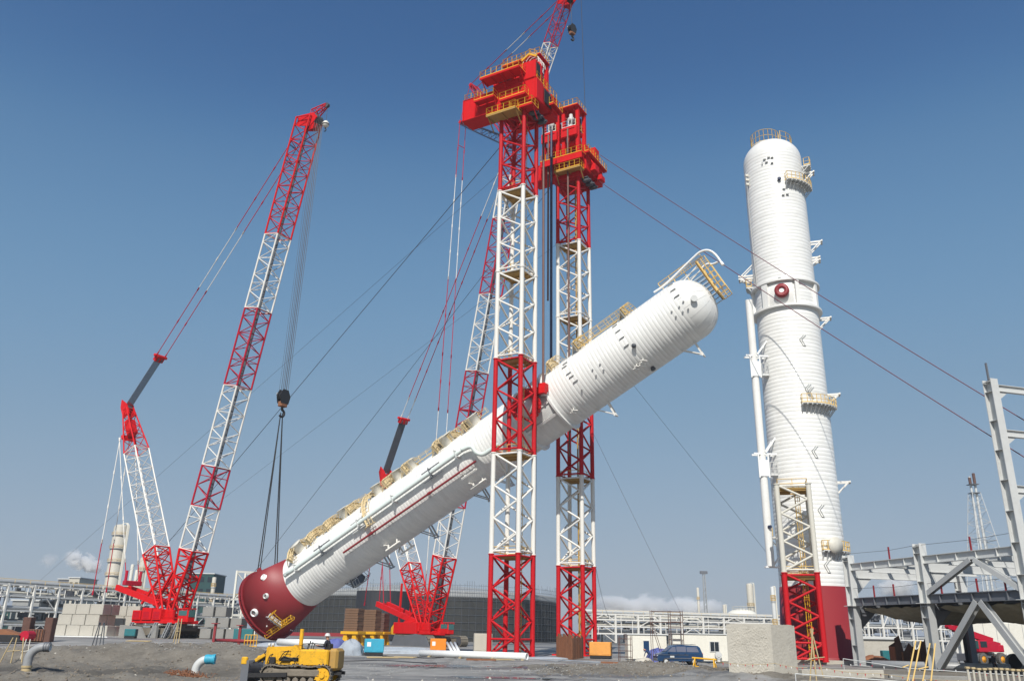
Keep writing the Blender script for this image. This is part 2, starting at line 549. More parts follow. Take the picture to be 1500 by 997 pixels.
# ------------------------------------------------------------------ ground
def bump(x, y, cx, cy, rx, ry, h, pw=1.0):
    d = ((x - cx) / rx) ** 2 + ((y - cy) / ry) ** 2
    return h * np.exp(-d ** pw)
def sstep(a, b, x):
    t = np.clip((x - a) / (b - a), 0, 1)
    return t * t * (3 - 2 * t)
def wob(x, y, f, sd):
    return (np.sin(x * f + 1.3 * sd + 1.7 * np.sin(y * f * 0.7 + sd)) + np.sin(y * f * 1.13 + 2.1 * sd + 1.5 * np.sin(x * f * 0.83 - sd))) * 0.5
def hgt(x, y):
    x, y = np.asarray(x, float), np.asarray(y, float)
    h = 0.95 * sstep(-22, -44, x) * sstep(88, 118, y)                                # left hardstand stands higher
    edge = sstep(-14, -21, x)
    rd = y - 68.5 + 0.04 * x + 1.2 * wob(x, y * 0, 0.16, 2)
    ridge = 1.15 * np.exp(-np.where(rd < 0, np.abs(rd / 3.4) ** 3.0, (rd / 5.5) ** 2)) * (0.95 + 0.25 * wob(x, y, 0.33, 1))
    h = h + ridge * edge
    h = h - 0.55 * np.exp(-((y - 56 + 0.05 * (x + 20)) / 3.0) ** 2) * edge
    h = h + bump(x, y, -23, 74, 4.5, 3.6, 0.75)
    h = h + bump(x, y, -17.5, 66, 3.0, 4.0, 0.35)
    h = h + bump(x, y, 10.5, 68, 5.8, 3.4, 0.75) + bump(x, y, 15.5, 62, 4.5, 3.5, 0.45) + bump(x, y, 4.5, 73, 4, 2.6, 0.35)
    h = h + bump(x, y, 21, 56, 5, 5, 0.25) + bump(x, y, -10.8, 42, 6, 4, 0.30)
    near = sstep(110, 80, y) * sstep(20, 30, y)
    loose = np.clip(edge + bump(x, y, 11, 66, 9, 6, 1.0) + bump(x, y, 25, 58, 9, 9, 0.8), 0, 1)
    for (cx, sl, w0) in ((-9, .10, 60), (3, -.16, 66), (14, .22, 58)):
        for off in (-.95, .95):
            u = (x - cx - sl * (y - 60) - 1.2 * np.sin(y * .11)) - off
            h = h - 0.07 * np.exp(-(u / .28) ** 2) * sstep(112, 95, y) * sstep(34, 42, y) + 0.03 * np.exp(-((np.abs(u) - .5) / .2) ** 2) * sstep(112, 95, y) * sstep(34, 42, y)
    det = 0.10 * wob(x, y, 0.9, 2) + 0.07 * wob(x + 3, y, 1.9, 3) + 0.05 * wob(x, y + 5, 3.7, 5) + 0.03 * wob(x, y, 7.3, 7)
    h = h + det * near * (0.12 + 1.5 * loose)
    return h
def gz(x, y):
    return float(hgt(x, y))
def dirtmask(x, y):
    edge = sstep(-12, -19, x) * sstep(86, 78, y)
    m = edge + bump(x, y, 10.5, 67, 8.5, 5.0, 1.2, 2) + bump(x, y, 4, 73, 6, 3, 0.9) + sstep(14, 20, x) * sstep(90, 78, y) + sstep(48, 43, y) * 0.7
    return np.clip(m + 0.25 * wob(x, y, 0.8, 4), 0, 1)
def wetmask(x, y):
    edge = sstep(-14, -21, x)
    t = np.exp(-((y - 57.5 + 0.05 * (x + 20) + .8 * wob(x, y, .4, 3)) / 3.6) ** 2) * edge
    for (cx, sl) in ((-9, .10), (3, -.16), (14, .22)):
        for off in (-.95, .95):
            u = (x - cx - sl * (y - 60) - 1.2 * np.sin(y * .11)) - off
            t = t + .7 * np.exp(-(u / .3) ** 2) * sstep(112, 95, y) * sstep(34, 42, y)
    return np.clip(t + bump(x, y, 6, 61, 9, 2.2, .5), 0, 1)
def build_ground():
    rs = [2.5]
    while rs[-1] < 7500:
        k = 1.0085 if 34 < rs[-1] < 130 else (1.03 if rs[-1] < 34 else 1.03)
        rs.append(rs[-1] * k)
    an = np.concatenate([np.arange(-180, -42, 6.0), np.arange(-42, 42, 0.22), np.arange(42, 180, 6.0)])
    rs = np.array(rs)
    nr, na = len(rs), len(an)
    A, RR = np.meshgrid(np.radians(an), rs)
    X, Y = RR * np.sin(A), RR * np.cos(A)
    Hh = hgt(X, Y)
    vs = np.stack([X.ravel(), Y.ravel(), Hh.ravel()], 1)
    i = np.arange(nr - 1)[:, None] * na + np.arange(na)[None, :]
    j = np.arange(nr - 1)[:, None] * na + (np.arange(na)[None, :] + 1) % na
    q = np.stack([i, i + na, j + na, j], 2).reshape(-1, 4)
    c = len(vs)
    vs = np.vstack([vs, [[0, 0, 0]]])
    me = bpy.data.meshes.new('ground')
    tri = [(k2, (k2 + 1) % na, c) for k2 in range(na)]
    nq, ntri = len(q), len(tri)
    me.vertices.add(len(vs))
    me.vertices.foreach_set('co', vs.ravel())
    me.loops.add(nq * 4 + ntri * 3)
    me.loops.foreach_set('vertex_index', np.concatenate([q[:, ::-1].ravel(), np.array(tri)[:, ::-1].ravel()]).astype(np.int32))
    me.polygons.add(nq + ntri)
    st = np.concatenate([np.arange(nq) * 4, nq * 4 + np.arange(ntri) * 3]).astype(np.int32)
    me.polygons.foreach_set('loop_start', st)
    me.update(calc_edges=True)
    me.validate()
    me.polygons.foreach_set('use_smooth', [True] * len(me.polygons))
    at_ = me.attributes.new('soil', 'FLOAT', 'POINT')
    dm = dirtmask(vs[:, 0], vs[:, 1])
    at_.data.foreach_set('value', dm.astype(np.float32))
    at3_ = me.attributes.new('damp', 'FLOAT', 'POINT')
    at3_.data.foreach_set('value', wetmask(vs[:, 0], vs[:, 1]).astype(np.float32))
    o = bpy.data.objects.new('ground', me)
    COL.objects.link(o)
    if me.vertices[0].normal.z < 0:
        me.flip_normals()
    m = bpy.data.materials.new('site_ground')
    m.use_nodes = True
    N, L = m.node_tree.nodes, m.node_tree.links
    b = N['Principled BSDF']
    tc = N.new('ShaderNodeTexCoord')
    def noi(sc, det=6, rg=0.6, vec=None, dist=0.0):
        t = N.new('ShaderNodeTexNoise')
        t.inputs['Scale'].default_value = sc
        t.inputs['Detail'].default_value = det
        t.inputs['Roughness'].default_value = rg
        t.inputs['Distortion'].default_value = dist
        L.new(vec or tc.outputs['Object'], t.inputs[0])
        return t.outputs[0]
    def mr(v, a, b2, c=0.0, d=1.0):
        t = N.new('ShaderNodeMapRange')
        t.inputs[1].default_value = a; t.inputs[2].default_value = b2
        t.inputs[3].default_value = c; t.inputs[4].default_value = d
        L.new(v, t.inputs[0])
        return t.outputs[0]
    def mix(f, a, b2):
        t = N.new('ShaderNodeMix')
        t.data_type = 'RGBA'
        L.new(f, t.inputs[0])
        for k, v in ((6, a), (7, b2)):
            if isinstance(v, tuple):
                t.inputs[k].default_value = v + (1,)
            else:
                L.new(v, t.inputs[k])
        return t.outputs[2]
    mp = N.new('ShaderNodeMapping')
    mp.inputs['Scale'].default_value = (0.35, 1.0, 1.0)
    mp.inputs['Rotation'].default_value = (0, 0, 0.12)
    L.new(tc.outputs['Object'], mp.inputs[0])
    conc = mix(mr(noi(0.16, 8, 0.7), 0.35, 0.68), (0.20, 0.196, 0.186), (0.34, 0.332, 0.315))
    streak = mr(noi(0.22, 7, 0.62, mp.outputs[0], 0.6), 0.50, 0.60)
    conc = mix(streak, conc, (0.125, 0.122, 0.12))
    conc = mix(mr(noi(.5, 5, .6, mp.outputs[0]), .60, .72, 0, .45), conc, (0.17, 0.085, 0.085))
    pale = mr(noi(0.30, 6, 0.6, mp.outputs[0], 0.3), 0.60, 0.68, 0, 0.8)
    conc = mix(pale, conc, (0.43, 0.424, 0.405))
    soil = mix(mr(noi(0.45, 9, 0.72), 0.32, 0.7), (0.105, 0.093, 0.076), (0.235, 0.212, 0.175))
    soil = mix(mr(noi(3.5, 6, 0.7), 0.52, 0.75, 0, 0.6), soil, (0.29, 0.27, 0.235))
    at4 = N.new('ShaderNodeAttribute')
    at4.attribute_name = 'damp'
    dk = N.new('ShaderNodeMath'); dk.operation = 'MULTIPLY'
    L.new(at4.outputs['Fac'], dk.inputs[0]); dk.inputs[1].default_value = .85
    soil = mix(dk.outputs[0], soil, (0.055, 0.05, 0.043))
    at2 = N.new('ShaderNodeAttribute')
    at2.attribute_name = 'soil'
    mk = N.new('ShaderNodeMath')
    mk.operation = 'MULTIPLY_ADD'
    L.new(noi(0.8, 6, 0.7), mk.inputs[0]); mk.inputs[1].default_value = 0.9
    L.new(at2.outputs['Fac'], mk.inputs[2])
    msk = mr(mk.outputs[0], 0.75, 1.0)
    rk = N.new('ShaderNodeMath'); rk.operation = 'MULTIPLY'
    L.new(at4.outputs['Fac'], rk.inputs[0]); rk.inputs[1].default_value = .55
    conc = mix(rk.outputs[0], conc, (0.12, 0.112, 0.10))
    ds = N.new('ShaderNodeVectorMath'); ds.operation = 'LENGTH'
    L.new(tc.outputs['Object'], ds.inputs[0])
    conc = mix(mr(ds.outputs['Value'], 190, 330), conc, (0.10, 0.098, 0.09))
    L.new(mix(msk, conc, soil), b.inputs['Base Color'])
    wet = N.new('ShaderNodeMath')
    wet.operation = 'MULTIPLY'
    L.new(streak, wet.inputs[0])
    L.new(mr(msk, 0, 1, 1, 0), wet.inputs[1])
    L.new(mr(wet.outputs[0], 0, 1, 0.9, 0.5), b.inputs['Roughness'])
    bp = N.new('ShaderNodeBump')
    bp.inputs['Strength'].default_value = 0.55
    bp.inputs['Distance'].default_value = 0.12
    L.new(noi(4.5, 9, 0.75), bp.inputs['Height'])
    L.new(bp.outputs[0], b.inputs['Normal'])
    me.materials.append(m)
    tag(o, 'grey dusty concrete and bare soil of the building site', None, None, 'structure')
    return o
build_ground()

# loose stones and soil lumps on the diggings (nobody could count them)
def lumps(name, spots, label, smin, smax, matk):
    mb = MB()
    for (x, y) in spots:
        r = random.uniform(smin, smax)
        z = gz(x, y)
        c = V((x, y, z + r * 0.25))
        k = len(mb.v)
        ph = [V(p) for p in ((1, 0, -.3), (0.3, .95, -.2), (-.8, .5, -.3), (-.7, -.6, -.2), (.35, -.9, -.3), (0.2, .1, .75), (-.3, -.15, .6))]
        for p in ph:
            mb.v.append(tuple(c + V((p.x * r * random.uniform(.7, 1.3), p.y * r * random.uniform(.7, 1.3), p.z * r * random.uniform(.6, 1.1)))))
        for q in ((0, 1, 5), (1, 2, 6), (1, 6, 5), (2, 3, 6), (3, 4, 6), (4, 5, 6), (4, 0, 5)):
            mb.face(tuple(k + i for i in q), False)
    o = mb.build(name, matk)
    return tag(o, label, None, None, 'stuff')
sp = []
for _ in range(2200):
    x = random.uniform(-42, -14); y = random.uniform(44, 76)
    sp.append((x, y))
for _ in range(700):
    x = random.gauss(11, 5); y = random.gauss(66, 3.5)
    sp.append((x, y))
for _ in range(900):
    sp.append((random.uniform(16, 42), random.uniform(46, 74)))
lumps('soil_clods', sp, 'grey brown clods of soil scattered over the diggings', 0.03, 0.11, 'soil')
sp = [(random.gauss(-24, 6), random.gauss(72, 2.2)) for _ in range(700)] + [(random.gauss(9, 5), random.gauss(67, 2.5)) for _ in range(600)] + [(random.uniform(-12, 16), random.uniform(46, 84)) for _ in range(420)]
lumps('rubble', sp, 'fine grey rubble scattered over the mounds and the concrete', 0.02, 0.075, 'concretedark')
sp = [(random.uniform(-40, 30), random.uniform(45, 72)) for _ in range(70)]
lumps('pale_stones', sp, 'small pale stones lying on the soil', 0.03, 0.10, 'concrete')

# ------------------------------------------------------------------ lifting gantry
HS = 1.81
def mast_section(parent, o, z0, z1, mk, n=6, first=False, rl=0.29, rb=0.13, ax=WRZ, hs=HS, hr=None):
    hr = hr or hs
    X, Y, _ = ax
    cor = [V(o) + X * (a * hs) + Y * (b * hr) for a, b in ((-1, -1), (1, -1), (1, 1), (-1, 1))]
    def ringm(zs, zc):
        mb = MB()
        for z in zs:
            for i in range(4):
                mb.tube(cor[i] + Z * z, cor[(i + 1) % 4] + Z * z, rb * 0.9, 6, False)
        for c in cor:
            mb.tube(c + Z * (zc + 0.003), c + Z * (zc + 0.117), rl * 1.25, 10)
        return mb
    sec = ringm([z1 - .28], z1 - .12).build('mast_section', mk, parent)
    ringm([z0 + .28], z0).build('bottom_frame', mk, sec)
    if first:
        for i in range(4):
            tinst(cor[i] + Z * (z0 + 1.9), cor[(i + 1) % 4] + Z * (z0 + 1.9), rb * .9, 'tie', sec, mk, 6)
    for c in cor:
        tinst(c + Z * z0, c + Z * z1, rl, 'leg', sec, mk, 10)
    H = z1 - z0 - 0.5
    for i in range(4):
        a, b = cor[i], cor[(i + 1) % 4]
        for k in range(n):
            p, q = (a, b) if (k + (i % 2)) % 2 == 0 else (b, a)
            d = (q - p).normalized()
            tinst(p + d * rl * .8 + Z * (z1 - 0.25 - H * k / n), q - d * rl * .8 + Z * (z1 - 0.25 - H * (k + 1) / n), rb, 'brace', sec, mk, 6)
    return sec
def mast_platform(parent, o, z, ax=WRZ, hs=HS):
    X, Y, _ = ax
    mb = MB()
    s = hs * 0.93
    mb.box(V(o) + Z * z + Y * (-s * 0.45), (2 * s, s * 1.1, 0.08), ax)
    mb.box(V(o) + Z * z + X * (-s * 0.55) + Y * (s * .55), (s * 0.9, s * 0.88, 0.08), ax)
    mb.box(V(o) + Z * z + X * (s * 0.72) + Y * (s * .55), (s * 0.54, s * 0.88, 0.08), ax)
    for k in (-0.9, 0, .9):
        mb.beam(V(o) + Z * (z - .13) + X * (-s) + Y * (s * k), V(o) + Z * (z - .13) + X * s + Y * (s * k), 0.1, 0.16)
    p = mb.build('access_platform', 'ochre', parent)
    r = MB()
    c = [V(o) + X * (a * s) + Y * (b * s) + Z * (z + .04) for a, b in ((-1, -1), (1, -1), (1, 1), (-1, 1))]
    rail_run(r, c, 1.1, gap=1.7, r=0.04, closed=True)
    r.build('railing', 'paleyellow', p)
    return p
def deck(parent, name, o, w0, w1, r0, r1, z, rails='LFR', matk='red', rmat='yellow', brackets=True, h=1.1, under=None):
    mb = MB()
    c = wrz(o, (w0 + w1) / 2, (r0 + r1) / 2, z)
    mb.box(c, (w1 - w0, r1 - r0, 0.1), WRZ)
    mb.box(wrz(o, (w0 + w1) / 2, r0 + .08, z - .15), (w1 - w0 - .02, 0.12, 0.2), WRZ)
    k = max(2, int((w1 - w0) / 1.6))
    for i in range(k + 1):
        wv = w0 + .15 + (w1 - w0 - .3) * i / k
        mb.beam(wrz(o, wv, r0 + .2, z - .15), wrz(o, wv, r1, z - .15), .1, .18)
        if brackets and i % 2 == 0:
            mb.beam(wrz(o, wv, r0 + .5, z - .2), wrz(o, wv, r1, z - min(1.6, (r1 - r0) * 1.0)), .12, .12)
    p = mb.build(name, matk, parent)
    r = MB()
    q = {'L': (wrz(o, w0 + .05, r1, z + .05), wrz(o, w0 + .05, r0 + .05, z + .05)), 'F': (wrz(o, w0 + .05, r0 + .05, z + .05), wrz(o, w1 - .05, r0 + .05, z + .05)),
         'R': (wrz(o, w1 - .05, r0 + .05, z + .05), wrz(o, w1 - .05, r1, z + .05)), 'B': (wrz(o, w0 + .05, r1, z + .05), wrz(o, w1 - .05, r1, z + .05))}
    for s in rails:
        rail_run(r, q[s], h, gap=0.95, r=0.045)
    r.build('railing', rmat, p)
    return p
gantry = thing('lifting_gantry', M1, 'tall red and white twin-mast lifting gantry holding up the tilted vessel', 'lifting gantry')
LV = [0.1, 11.4, 23.4, 35.4, 47.4, 59.4, 71.0]
for k, o in enumerate((M1, M2)):
    lv = list(LV)
    lv[-1] = 71.4 if k == 0 else 70.3
    for i, mk in enumerate(('mastred', 'white', 'mastred', 'white', 'white', 'mastred')):
        mast_section(gantry, o, lv[i], lv[i + 1], mk, 6, i == 0)
        if i:
            mast_platform(gantry, o, lv[i] - 0.35)
        lb = MB()
        q = wrz(o, 0.55, 0.9, 0)
        ladder(lb, q + Z * (lv[i] + .1), q + Z * (lv[i + 1] + .6), -RD, 0.5, 0.04, True, 0.45)
        lb.build('ladder', 'yellow' if i in (0, 5) else 'paleyellow', gantry)
    lc = MB()
    for j in range(2):
        lc.tube(wrz(o, -.25 + .3 * j, 1.35, 0.3), wrz(o, -.25 + .3 * j, 1.35, lv[-1]), 0.11, 6)
    lc.build('cable_conduit', 'strand' if k == 0 else 'ochre', gantry)
    for a in (-1, 1):
        for b in (-1, 1):
            MB().bbox(wrz(o, a * HS, b * HS, 0.05), (1.3, 1.3, 0.22), WRZ, 0.03).build('base_plate', 'red', gantry)
def girder(o, w0, w1, z0, z1, name, wr):
    mb = MB()
    zc, hh = (z0 + z1) / 2, z1 - z0
    L = w1 - w0
    wc = (w0 + w1) / 2
    mb.bbox(wrz(o, wc, -.9, zc), (L, 2.0, hh), WRZ, 0.05)
    Lr, wcr = w1 - wr, (w1 + wr) / 2
    mb.bbox(wrz(o, wcr, 3.6, zc), (Lr, 2.0, hh), WRZ, 0.05)
    mb.box(wrz(o, wcr, 1.35, z1 - .25), (Lr - .3, 2.5, 0.3), WRZ)
    mb.box(wrz(o, wcr, 1.35, z0 + .35), (Lr - .6, 2.5, 0.2), WRZ)
    mb.box(wrz(o, (w0 + wr) / 2, .5, z0 + .35), (wr - w0 - .2, 0.8, 0.5), WRZ)
    n = int(L / 1.9)
    for i in range(n + 1):
        wv = w0 + .25 + (L - .5) * i / n
        if wv > wr + .2: mb.box(wrz(o, wv, 1.35, zc), (0.16, 2.5, hh - .7), WRZ)
        mb.box(wrz(o, wv, -1.97, zc), (0.07, 0.14, hh - .12), WRZ)
    mb.box(wrz(o, wc, -.9, z0 - .03), (L - .1, 2.16, 0.06), WRZ)
    mb.box(wrz(o, wcr, 3.6, z0 - .03), (Lr - .1, 2.16, 0.06), WRZ)
    mb.box(wrz(o, wc, -.9, z1 + .03), (L - .1, 2.16, 0.06), WRZ)
    return mb.build(name, 'red', gantry)
gA = girder(M1, -8.5, 3.8, 72.5, 75.9, 'header_girder', -3.2)
gB = girder(M2, -6.6, 3.2, 71.4, 74.1, 'header_girder', -4.0)
# heads between mast tops and girders
for o, z0, z1 in ((M1, 71.4, 72.44), (M2, 70.3, 71.33)):
    mb = MB()
    for a in (-1, 1):
        mb.bbox(wrz(o, a * HS, 0, (z0 + z1) / 2), (0.7, 4.3, z1 - z0), WRZ, .04)
    for b in (-1, 1):
        mb.bbox(wrz(o, 0, b * HS, (z0 + z1) / 2), (2.88, 0.6, z1 - z0 - .1), WRZ, .04)
    mb.build('mast_head', 'red', gantry)
    mb = MB()
    for k in range(3):
        c = wrz(o, 2.75, -0.8 + 1.3 * k, z0 - .4)
        mb.tube(c - WD * .45, c + WD * .45, .34, 10)
        mb.tube(c - WD * .7, c + WD * .75, .16, 8)
    mb.box(wrz(o, 2.5, .5, z0 + .05), (1.2, 3.4, .16), WRZ)
    mb.build('slewing_drive', 'darkgrey', gantry)
# decks on the near head
deck(gantry, 'upper_deck', M1, -4.3, 2.1, -4.1, -1.95, 77.0, 'LFR')
deck(gantry, 'side_deck', M1, -5.7, -2.4, -3.3, -2.02, 74.2, 'LFR')
deck(gantry, 'front_deck', M1, -1.6, 2.6, -3.1, -2.02, 73.1, 'LFR')
deck(gantry, 'lower_deck', M1, -3.1, 1.6, -4.0, -1.95, 70.5, 'LFRB', 'ochre')
deck(gantry, 'lower_deck', M1, 0.2, 3.6, -2.9, -1.0, 71.2, 'FR', 'red')
deck(gantry, 'side_walkway', M1, 3.86, 4.6, 1.6, 4.6, 73.6, 'FRB', 'red', brackets=False)
MB().box(wrz(M1, 3.87, 1.3, 74.2), (.08, 2.1, 2.2), WRZ).build('girder_opening_shade', 'black', gantry)  # black plate stands for the shade inside the open girder end
mb = MB()
rail_run(mb, [wrz(M1, -8.3, .1, 75.97), wrz(M1, -8.3, -1.7, 75.97), wrz(M1, -5.0, -1.7, 75.97)], 1.1, gap=1.0, r=.045)
rail_run(mb, [wrz(M1, 3.7, -1.7, 75.97), wrz(M1, 3.7, 4.4, 75.97)], 1.1, gap=1.0, r=.045)
mb.build('girder_railing', 'yellow', gantry)
mb = MB()
mb.bbox(wrz(M1, 2.35, -1.3, 77.4), (2.6, 1.5, 2.9), WRZ, .05)
mb.bbox(wrz(M1, -1.3, -0.7, 77.3), (4.2, 2.2, 2.6), WRZ, .05)
mb.box(wrz(M1, -1.2, -1.86, 77.5), (2.6, .12, 1.5), WRZ)
mb.build('winch_housing', 'red', gantry)
MB().box(wrz(M1, 3.67, -1.25, 77.5), (.1, 1.1, 1.9), WRZ).build('housing_opening_shade', 'black', gantry)  # no hole cut: black plate painted as the dark of the opening
MB().box(wrz(M1, -1.3, -1.95, 77.4), (2.0, .08, 1.0), WRZ).build('louvre_panel', 'darkgrey', gantry)
def jack_frame(o, wc, r0, r1, zb, zd, zt, white=True):
    """frame of four posts with a hydraulic strand jack on its deck"""
    mb = MB()
    hw = 1.25
    for a in (-hw, hw):
        for r in (r0, r1):
            mb.bbox(wrz(o, wc + a, r, (zb + zt) / 2), (.55, .55, zt - zb), WRZ, .03)
        mb.beam(wrz(o, wc + a, r0, zd - .6), wrz(o, wc + a, r1, zb + .8), .18, .18)
        mb.beam(wrz(o, wc + a, r0, zt - 1.0), wrz(o, wc + a, r0 + .9, zt - .1), .16, .16)
        mb.beam(wrz(o, wc + a, r0 + .01, zt - 1.1), wrz(o, wc + a * .35, r0 + .01, zt - .2), .15, .15)
    mb.bbox(wrz(o, wc, (r0 + r1) / 2 - .3, zt + .12), (2 * hw + .9, r1 - r0 + 1.2, .22), WRZ, .03)
    jf = mb.build('jack_frame', 'red', gantry)
    mb = MB()
    mb.bbox(wrz(o, wc, (r0 + r1) / 2 - .35, zd - .24), (2 * hw - .4, r1 - r0 + 1.1, .48), WRZ, .03)
    mb.bbox(wrz(o, wc, r0 - .55, zd - .85), (2 * hw + .3, .5, 1.7), WRZ, .03)
    mb.build('jack_deck', 'red', jf)
    r = MB()
    rail_run(r, [wrz(o, wc - hw + .05, r0 - .75, zd + .02), wrz(o, wc + hw - .05, r0 - .75, zd + .02)], 1.15, gap=1.2, r=.05)
    r.build('white_guard_rail', 'white', jf)
    r = MB()
    rail_run(r, [wrz(o, wc - hw - .3, r1 + .2, zt + .24), wrz(o, wc - hw - .3, r0 - .8, zt + .24), wrz(o, wc + hw + .3, r0 - .8, zt + .24), wrz(o, wc + hw + .3, r1 + .2, zt + .24)], 1.1, gap=.8, r=.045)
    r.build('roof_guard_rail', 'yellow', jf)
    r = MB()
    rail_run(r, [wrz(o, wc + hw - .02, r0 - .75, zd + .02), wrz(o, wc + hw - .02, r1, zd + .02)], 1.15, gap=1.0, r=.045)
    r.build('yellow_guard_rail', 'yellow', jf)
    c = wrz(o, wc, r0 + .15, 0)
    mb = MB()
    mb.lathe([(0, zd), (.52, zd), (.52, zd + .5), (.36, zd + .55), (.36, zd + 1.5), (.5, zd + 1.55), (.5, zd + 2.1), (.3, zd + 2.3), (.3, zd + 2.8), (0, zd + 2.8)], c, WRZ, 18)
    for a in range(4):
        aa = a * math.pi / 2 + .7
        mb.tube(c + WD * (.48 * math.cos(aa)) + RD * (.48 * math.sin(aa)) + Z * (zd + .4), c + WD * (.48 * math.cos(aa)) + RD * (.48 * math.sin(aa)) + Z * (zd + 2.0), .09, 8)
    mb.build('strand_jack', 'lightgrey', jf)
    MB().bbox(wrz(o, wc, r1 - .5, zd + 1.5), (2 * hw - .6, .5, 2.6), WRZ, .05).build('dark_backing', 'black', jf)  # black box added for the dark interior seen behind the jack
    MB().bbox(wrz(o, wc, r1 - .2, zd - 2.6), (2 * hw - .6, .3, 3.2), WRZ, .04).build('dark_back_panel', 'deckgrey', jf)  # dark panel added to stand for the shaded gap below the jack deck
    MB().bbox(wrz(o, wc, (r0 + r1) / 2, zd - 2.3), (2 * hw - .5, r1 - r0 - .5, .5), WRZ, .04).build('tie_beam', 'red', jf)
    MB().tube(c + Z * (zd + 1.0), c + Z * (zd + 1.28), .53, 14).build('jack_collar', 'black', jf)
    return c
cA = None
for o, wc, r0 in ((M2, -3.1, -1.6), (M2, 0.45, -1.6)):
    jack_frame(o, wc, r0, r0 + 2.4, 74.15, 79.5, 83.2)
for wc in (-2.4, .7):
    jack_frame(M1, wc, 2.5, 4.5, 76.0, 78.4, 82.7)
deck(gantry, 'front_deck', M2, -4.2, 3.2, -3.4, -2.02, 73.7, 'LFR')
MB().bbox(wrz(M2, -.5, -3.3, 73.2), (7.3, .2, 1.1), WRZ, .03).build('deck_fascia', 'red', gantry)
MB().bbox(wrz(M2, -1.2, 1.7, 76.4), (6.4, 1.0, 2.6), WRZ, .05).build('winch_housing', 'red', gantry)
deck(gantry, 'lower_deck', M2, -1.6, 2.9, -3.6, -1.95, 71.2, 'LFR', 'ochre')
deck(gantry, 'side_walkway', M2, 3.26, 4.0, -2.6, 4.6, 74.0, 'FRB', 'red', brackets=False)
mb = MB()
mb.bbox(wrz(M2, 3.6, .4, 72.3), (1.0, 1.6, 1.2), WRZ, .1)
mb.bbox(wrz(M2, 3.5, 3.2, 72.0), (.8, 1.5, 1.0), WRZ, .1)
mb.bbox(wrz(M2, 2.2, 3.0, 75.9), (1.6, 1.6, 3.4), WRZ, .06)
mb.build('drive_housing', 'red', gantry)
# folded strand guide: curved white bars with a yellow gable rail on the near head
mb = MB()
c = wrz(M1, 2.4, -.6, 78.9)
for k in range(5):
    pts = [c + RD * (k * .5 - .6) + WD * (1.3 * math.cos(R(a))) + Z * (1.9 * math.sin(R(a))) for a in range(0, 181, 20)]
    mb.path(pts, .05, 5)
for a in range(20, 180, 40):
    p = WD * (1.3 * math.cos(R(a))) + Z * (1.9 * math.sin(R(a)))
    mb.tube(c + p - RD * .7, c + p + RD * 1.5, .04, 5)
mb.build('strand_guide', 'white', gantry)
mb = MB()
q = [wrz(M1, a, -1.6, z) for a, z in ((1.2, 79.6), (2.4, 80.4), (3.6, 79.6))]
rail_run(mb, q, .9, gap=1.0, r=.045)
mb.beam(q[0], q[1], .25, .25); mb.beam(q[1], q[2], .25, .25)
mb.build('gable_railing', 'yellow', gantry)
# strand bundles: the two that carry the vessel, and loose tails by the far mast
nearlug, farlug = wrz(MID, 1.9, -4.75, 33.0), wrz(MID, -1.9, 4.9, 35.5)
MB().tube(nearlug, wrz(MID, 1.75, -4.75, 78.4), .17, 8).build('strand_bundle', 'strand', gantry)
MB().tube(farlug, wrz(MID, -1.9, 4.9, 78.4), .2, 8).build('strand_bundle', 'navy', gantry)
for wv, zb in ((-3.1, 50), (.45, 26)):
    c = wrz(M2, wv, -2.75 if wv > 0 else -2.6, 0)
    MB().tube(c + Z * zb, c + Z * 78.9, .16, 6).build('strand_tail', 'strand', gantry)
print('gantry', len(bpy.data.objects))

# red yoke gripping the near trunnion of the tilted vessel
TR = onp(773, 597, MID - RD * 4.6, RD)
yo = thing('lifting_yoke', TR, 'red lifting yoke on the trunnion at the middle of the tilted vessel', 'lifting yoke')
mb = MB()
pts = [TR - RD * .45 + WD * (1.75 * math.cos(R(a))) + Z * (1.75 * math.sin(R(a))) for a in range(-60, 241, 15)]
for a, b in zip(pts, pts[1:]):
    mb.beam(a, b, .75, .55, RD)
mb.build('yoke_ring', 'red', yo)
mb = MB()
mb.bbox(TR - RD * .45 + WD * 1.2 + Z * 1.9, (3.4, .8, .9), WRZ, .06)
mb.bbox(nearlug - Z * .25, (1.1, 1.0, 1.1), WRZ, .08)
mb.build('yoke_arm', 'red', yo)
mb = MB()
mb.tube(nearlug - Z * .8, nearlug - Z * 1.35, .36, 12)
mb.bbox(nearlug - Z * .95 , (1.0, .9, .25), WRZ, .05)
mb.build('strand_anchor', 'lightgrey', yo)

# ------------------------------------------------------------------ process columns
def cladprof(r, s0, s1, pitch=0.5, g=0.011, gw=0.035):
    pr = []
    n = max(1, round((s1 - s0) / pitch))
    for i in range(n):
        a = s0 + (s1 - s0) * i / n
        b = s0 + (s1 - s0) * (i + 1) / n
        rr = r + 0.002 * ((i * 7) % 3 - 1)
        pr += [(rr - g, a), (rr, a + gw), (rr, b - 0.015)]
    pr.append((r - g, s1))
    return pr
def clad(c, s0, s1, n=112, per=8, sd=0):
    """cladding: bands of sheets with lapped joints; each sheet has its own tone"""
    pr = cladprof(c.r, s0, s1)
    mb = MB()
    mb.lathe(pr, c.b, c.ax, n)
    rnd = random.Random(sd)
    tone = []
    nb = len(pr) - 1
    for k in range(nb):
        if k % 3 == 0:
            off = rnd.randrange(per)
            row = rnd.uniform(.3, .9)
            val = [min(1, max(0, row + rnd.gauss(0, .22))) for _ in range(n // per + 2)]
        for i in range(n):
            j = (i + off) // per
            seam = (i + off) % per == 0 and k % 3 == 1
            tone.append(val[j] * (1 if k % 3 != 2 else .3))
    mb.tone = tone
    return mb
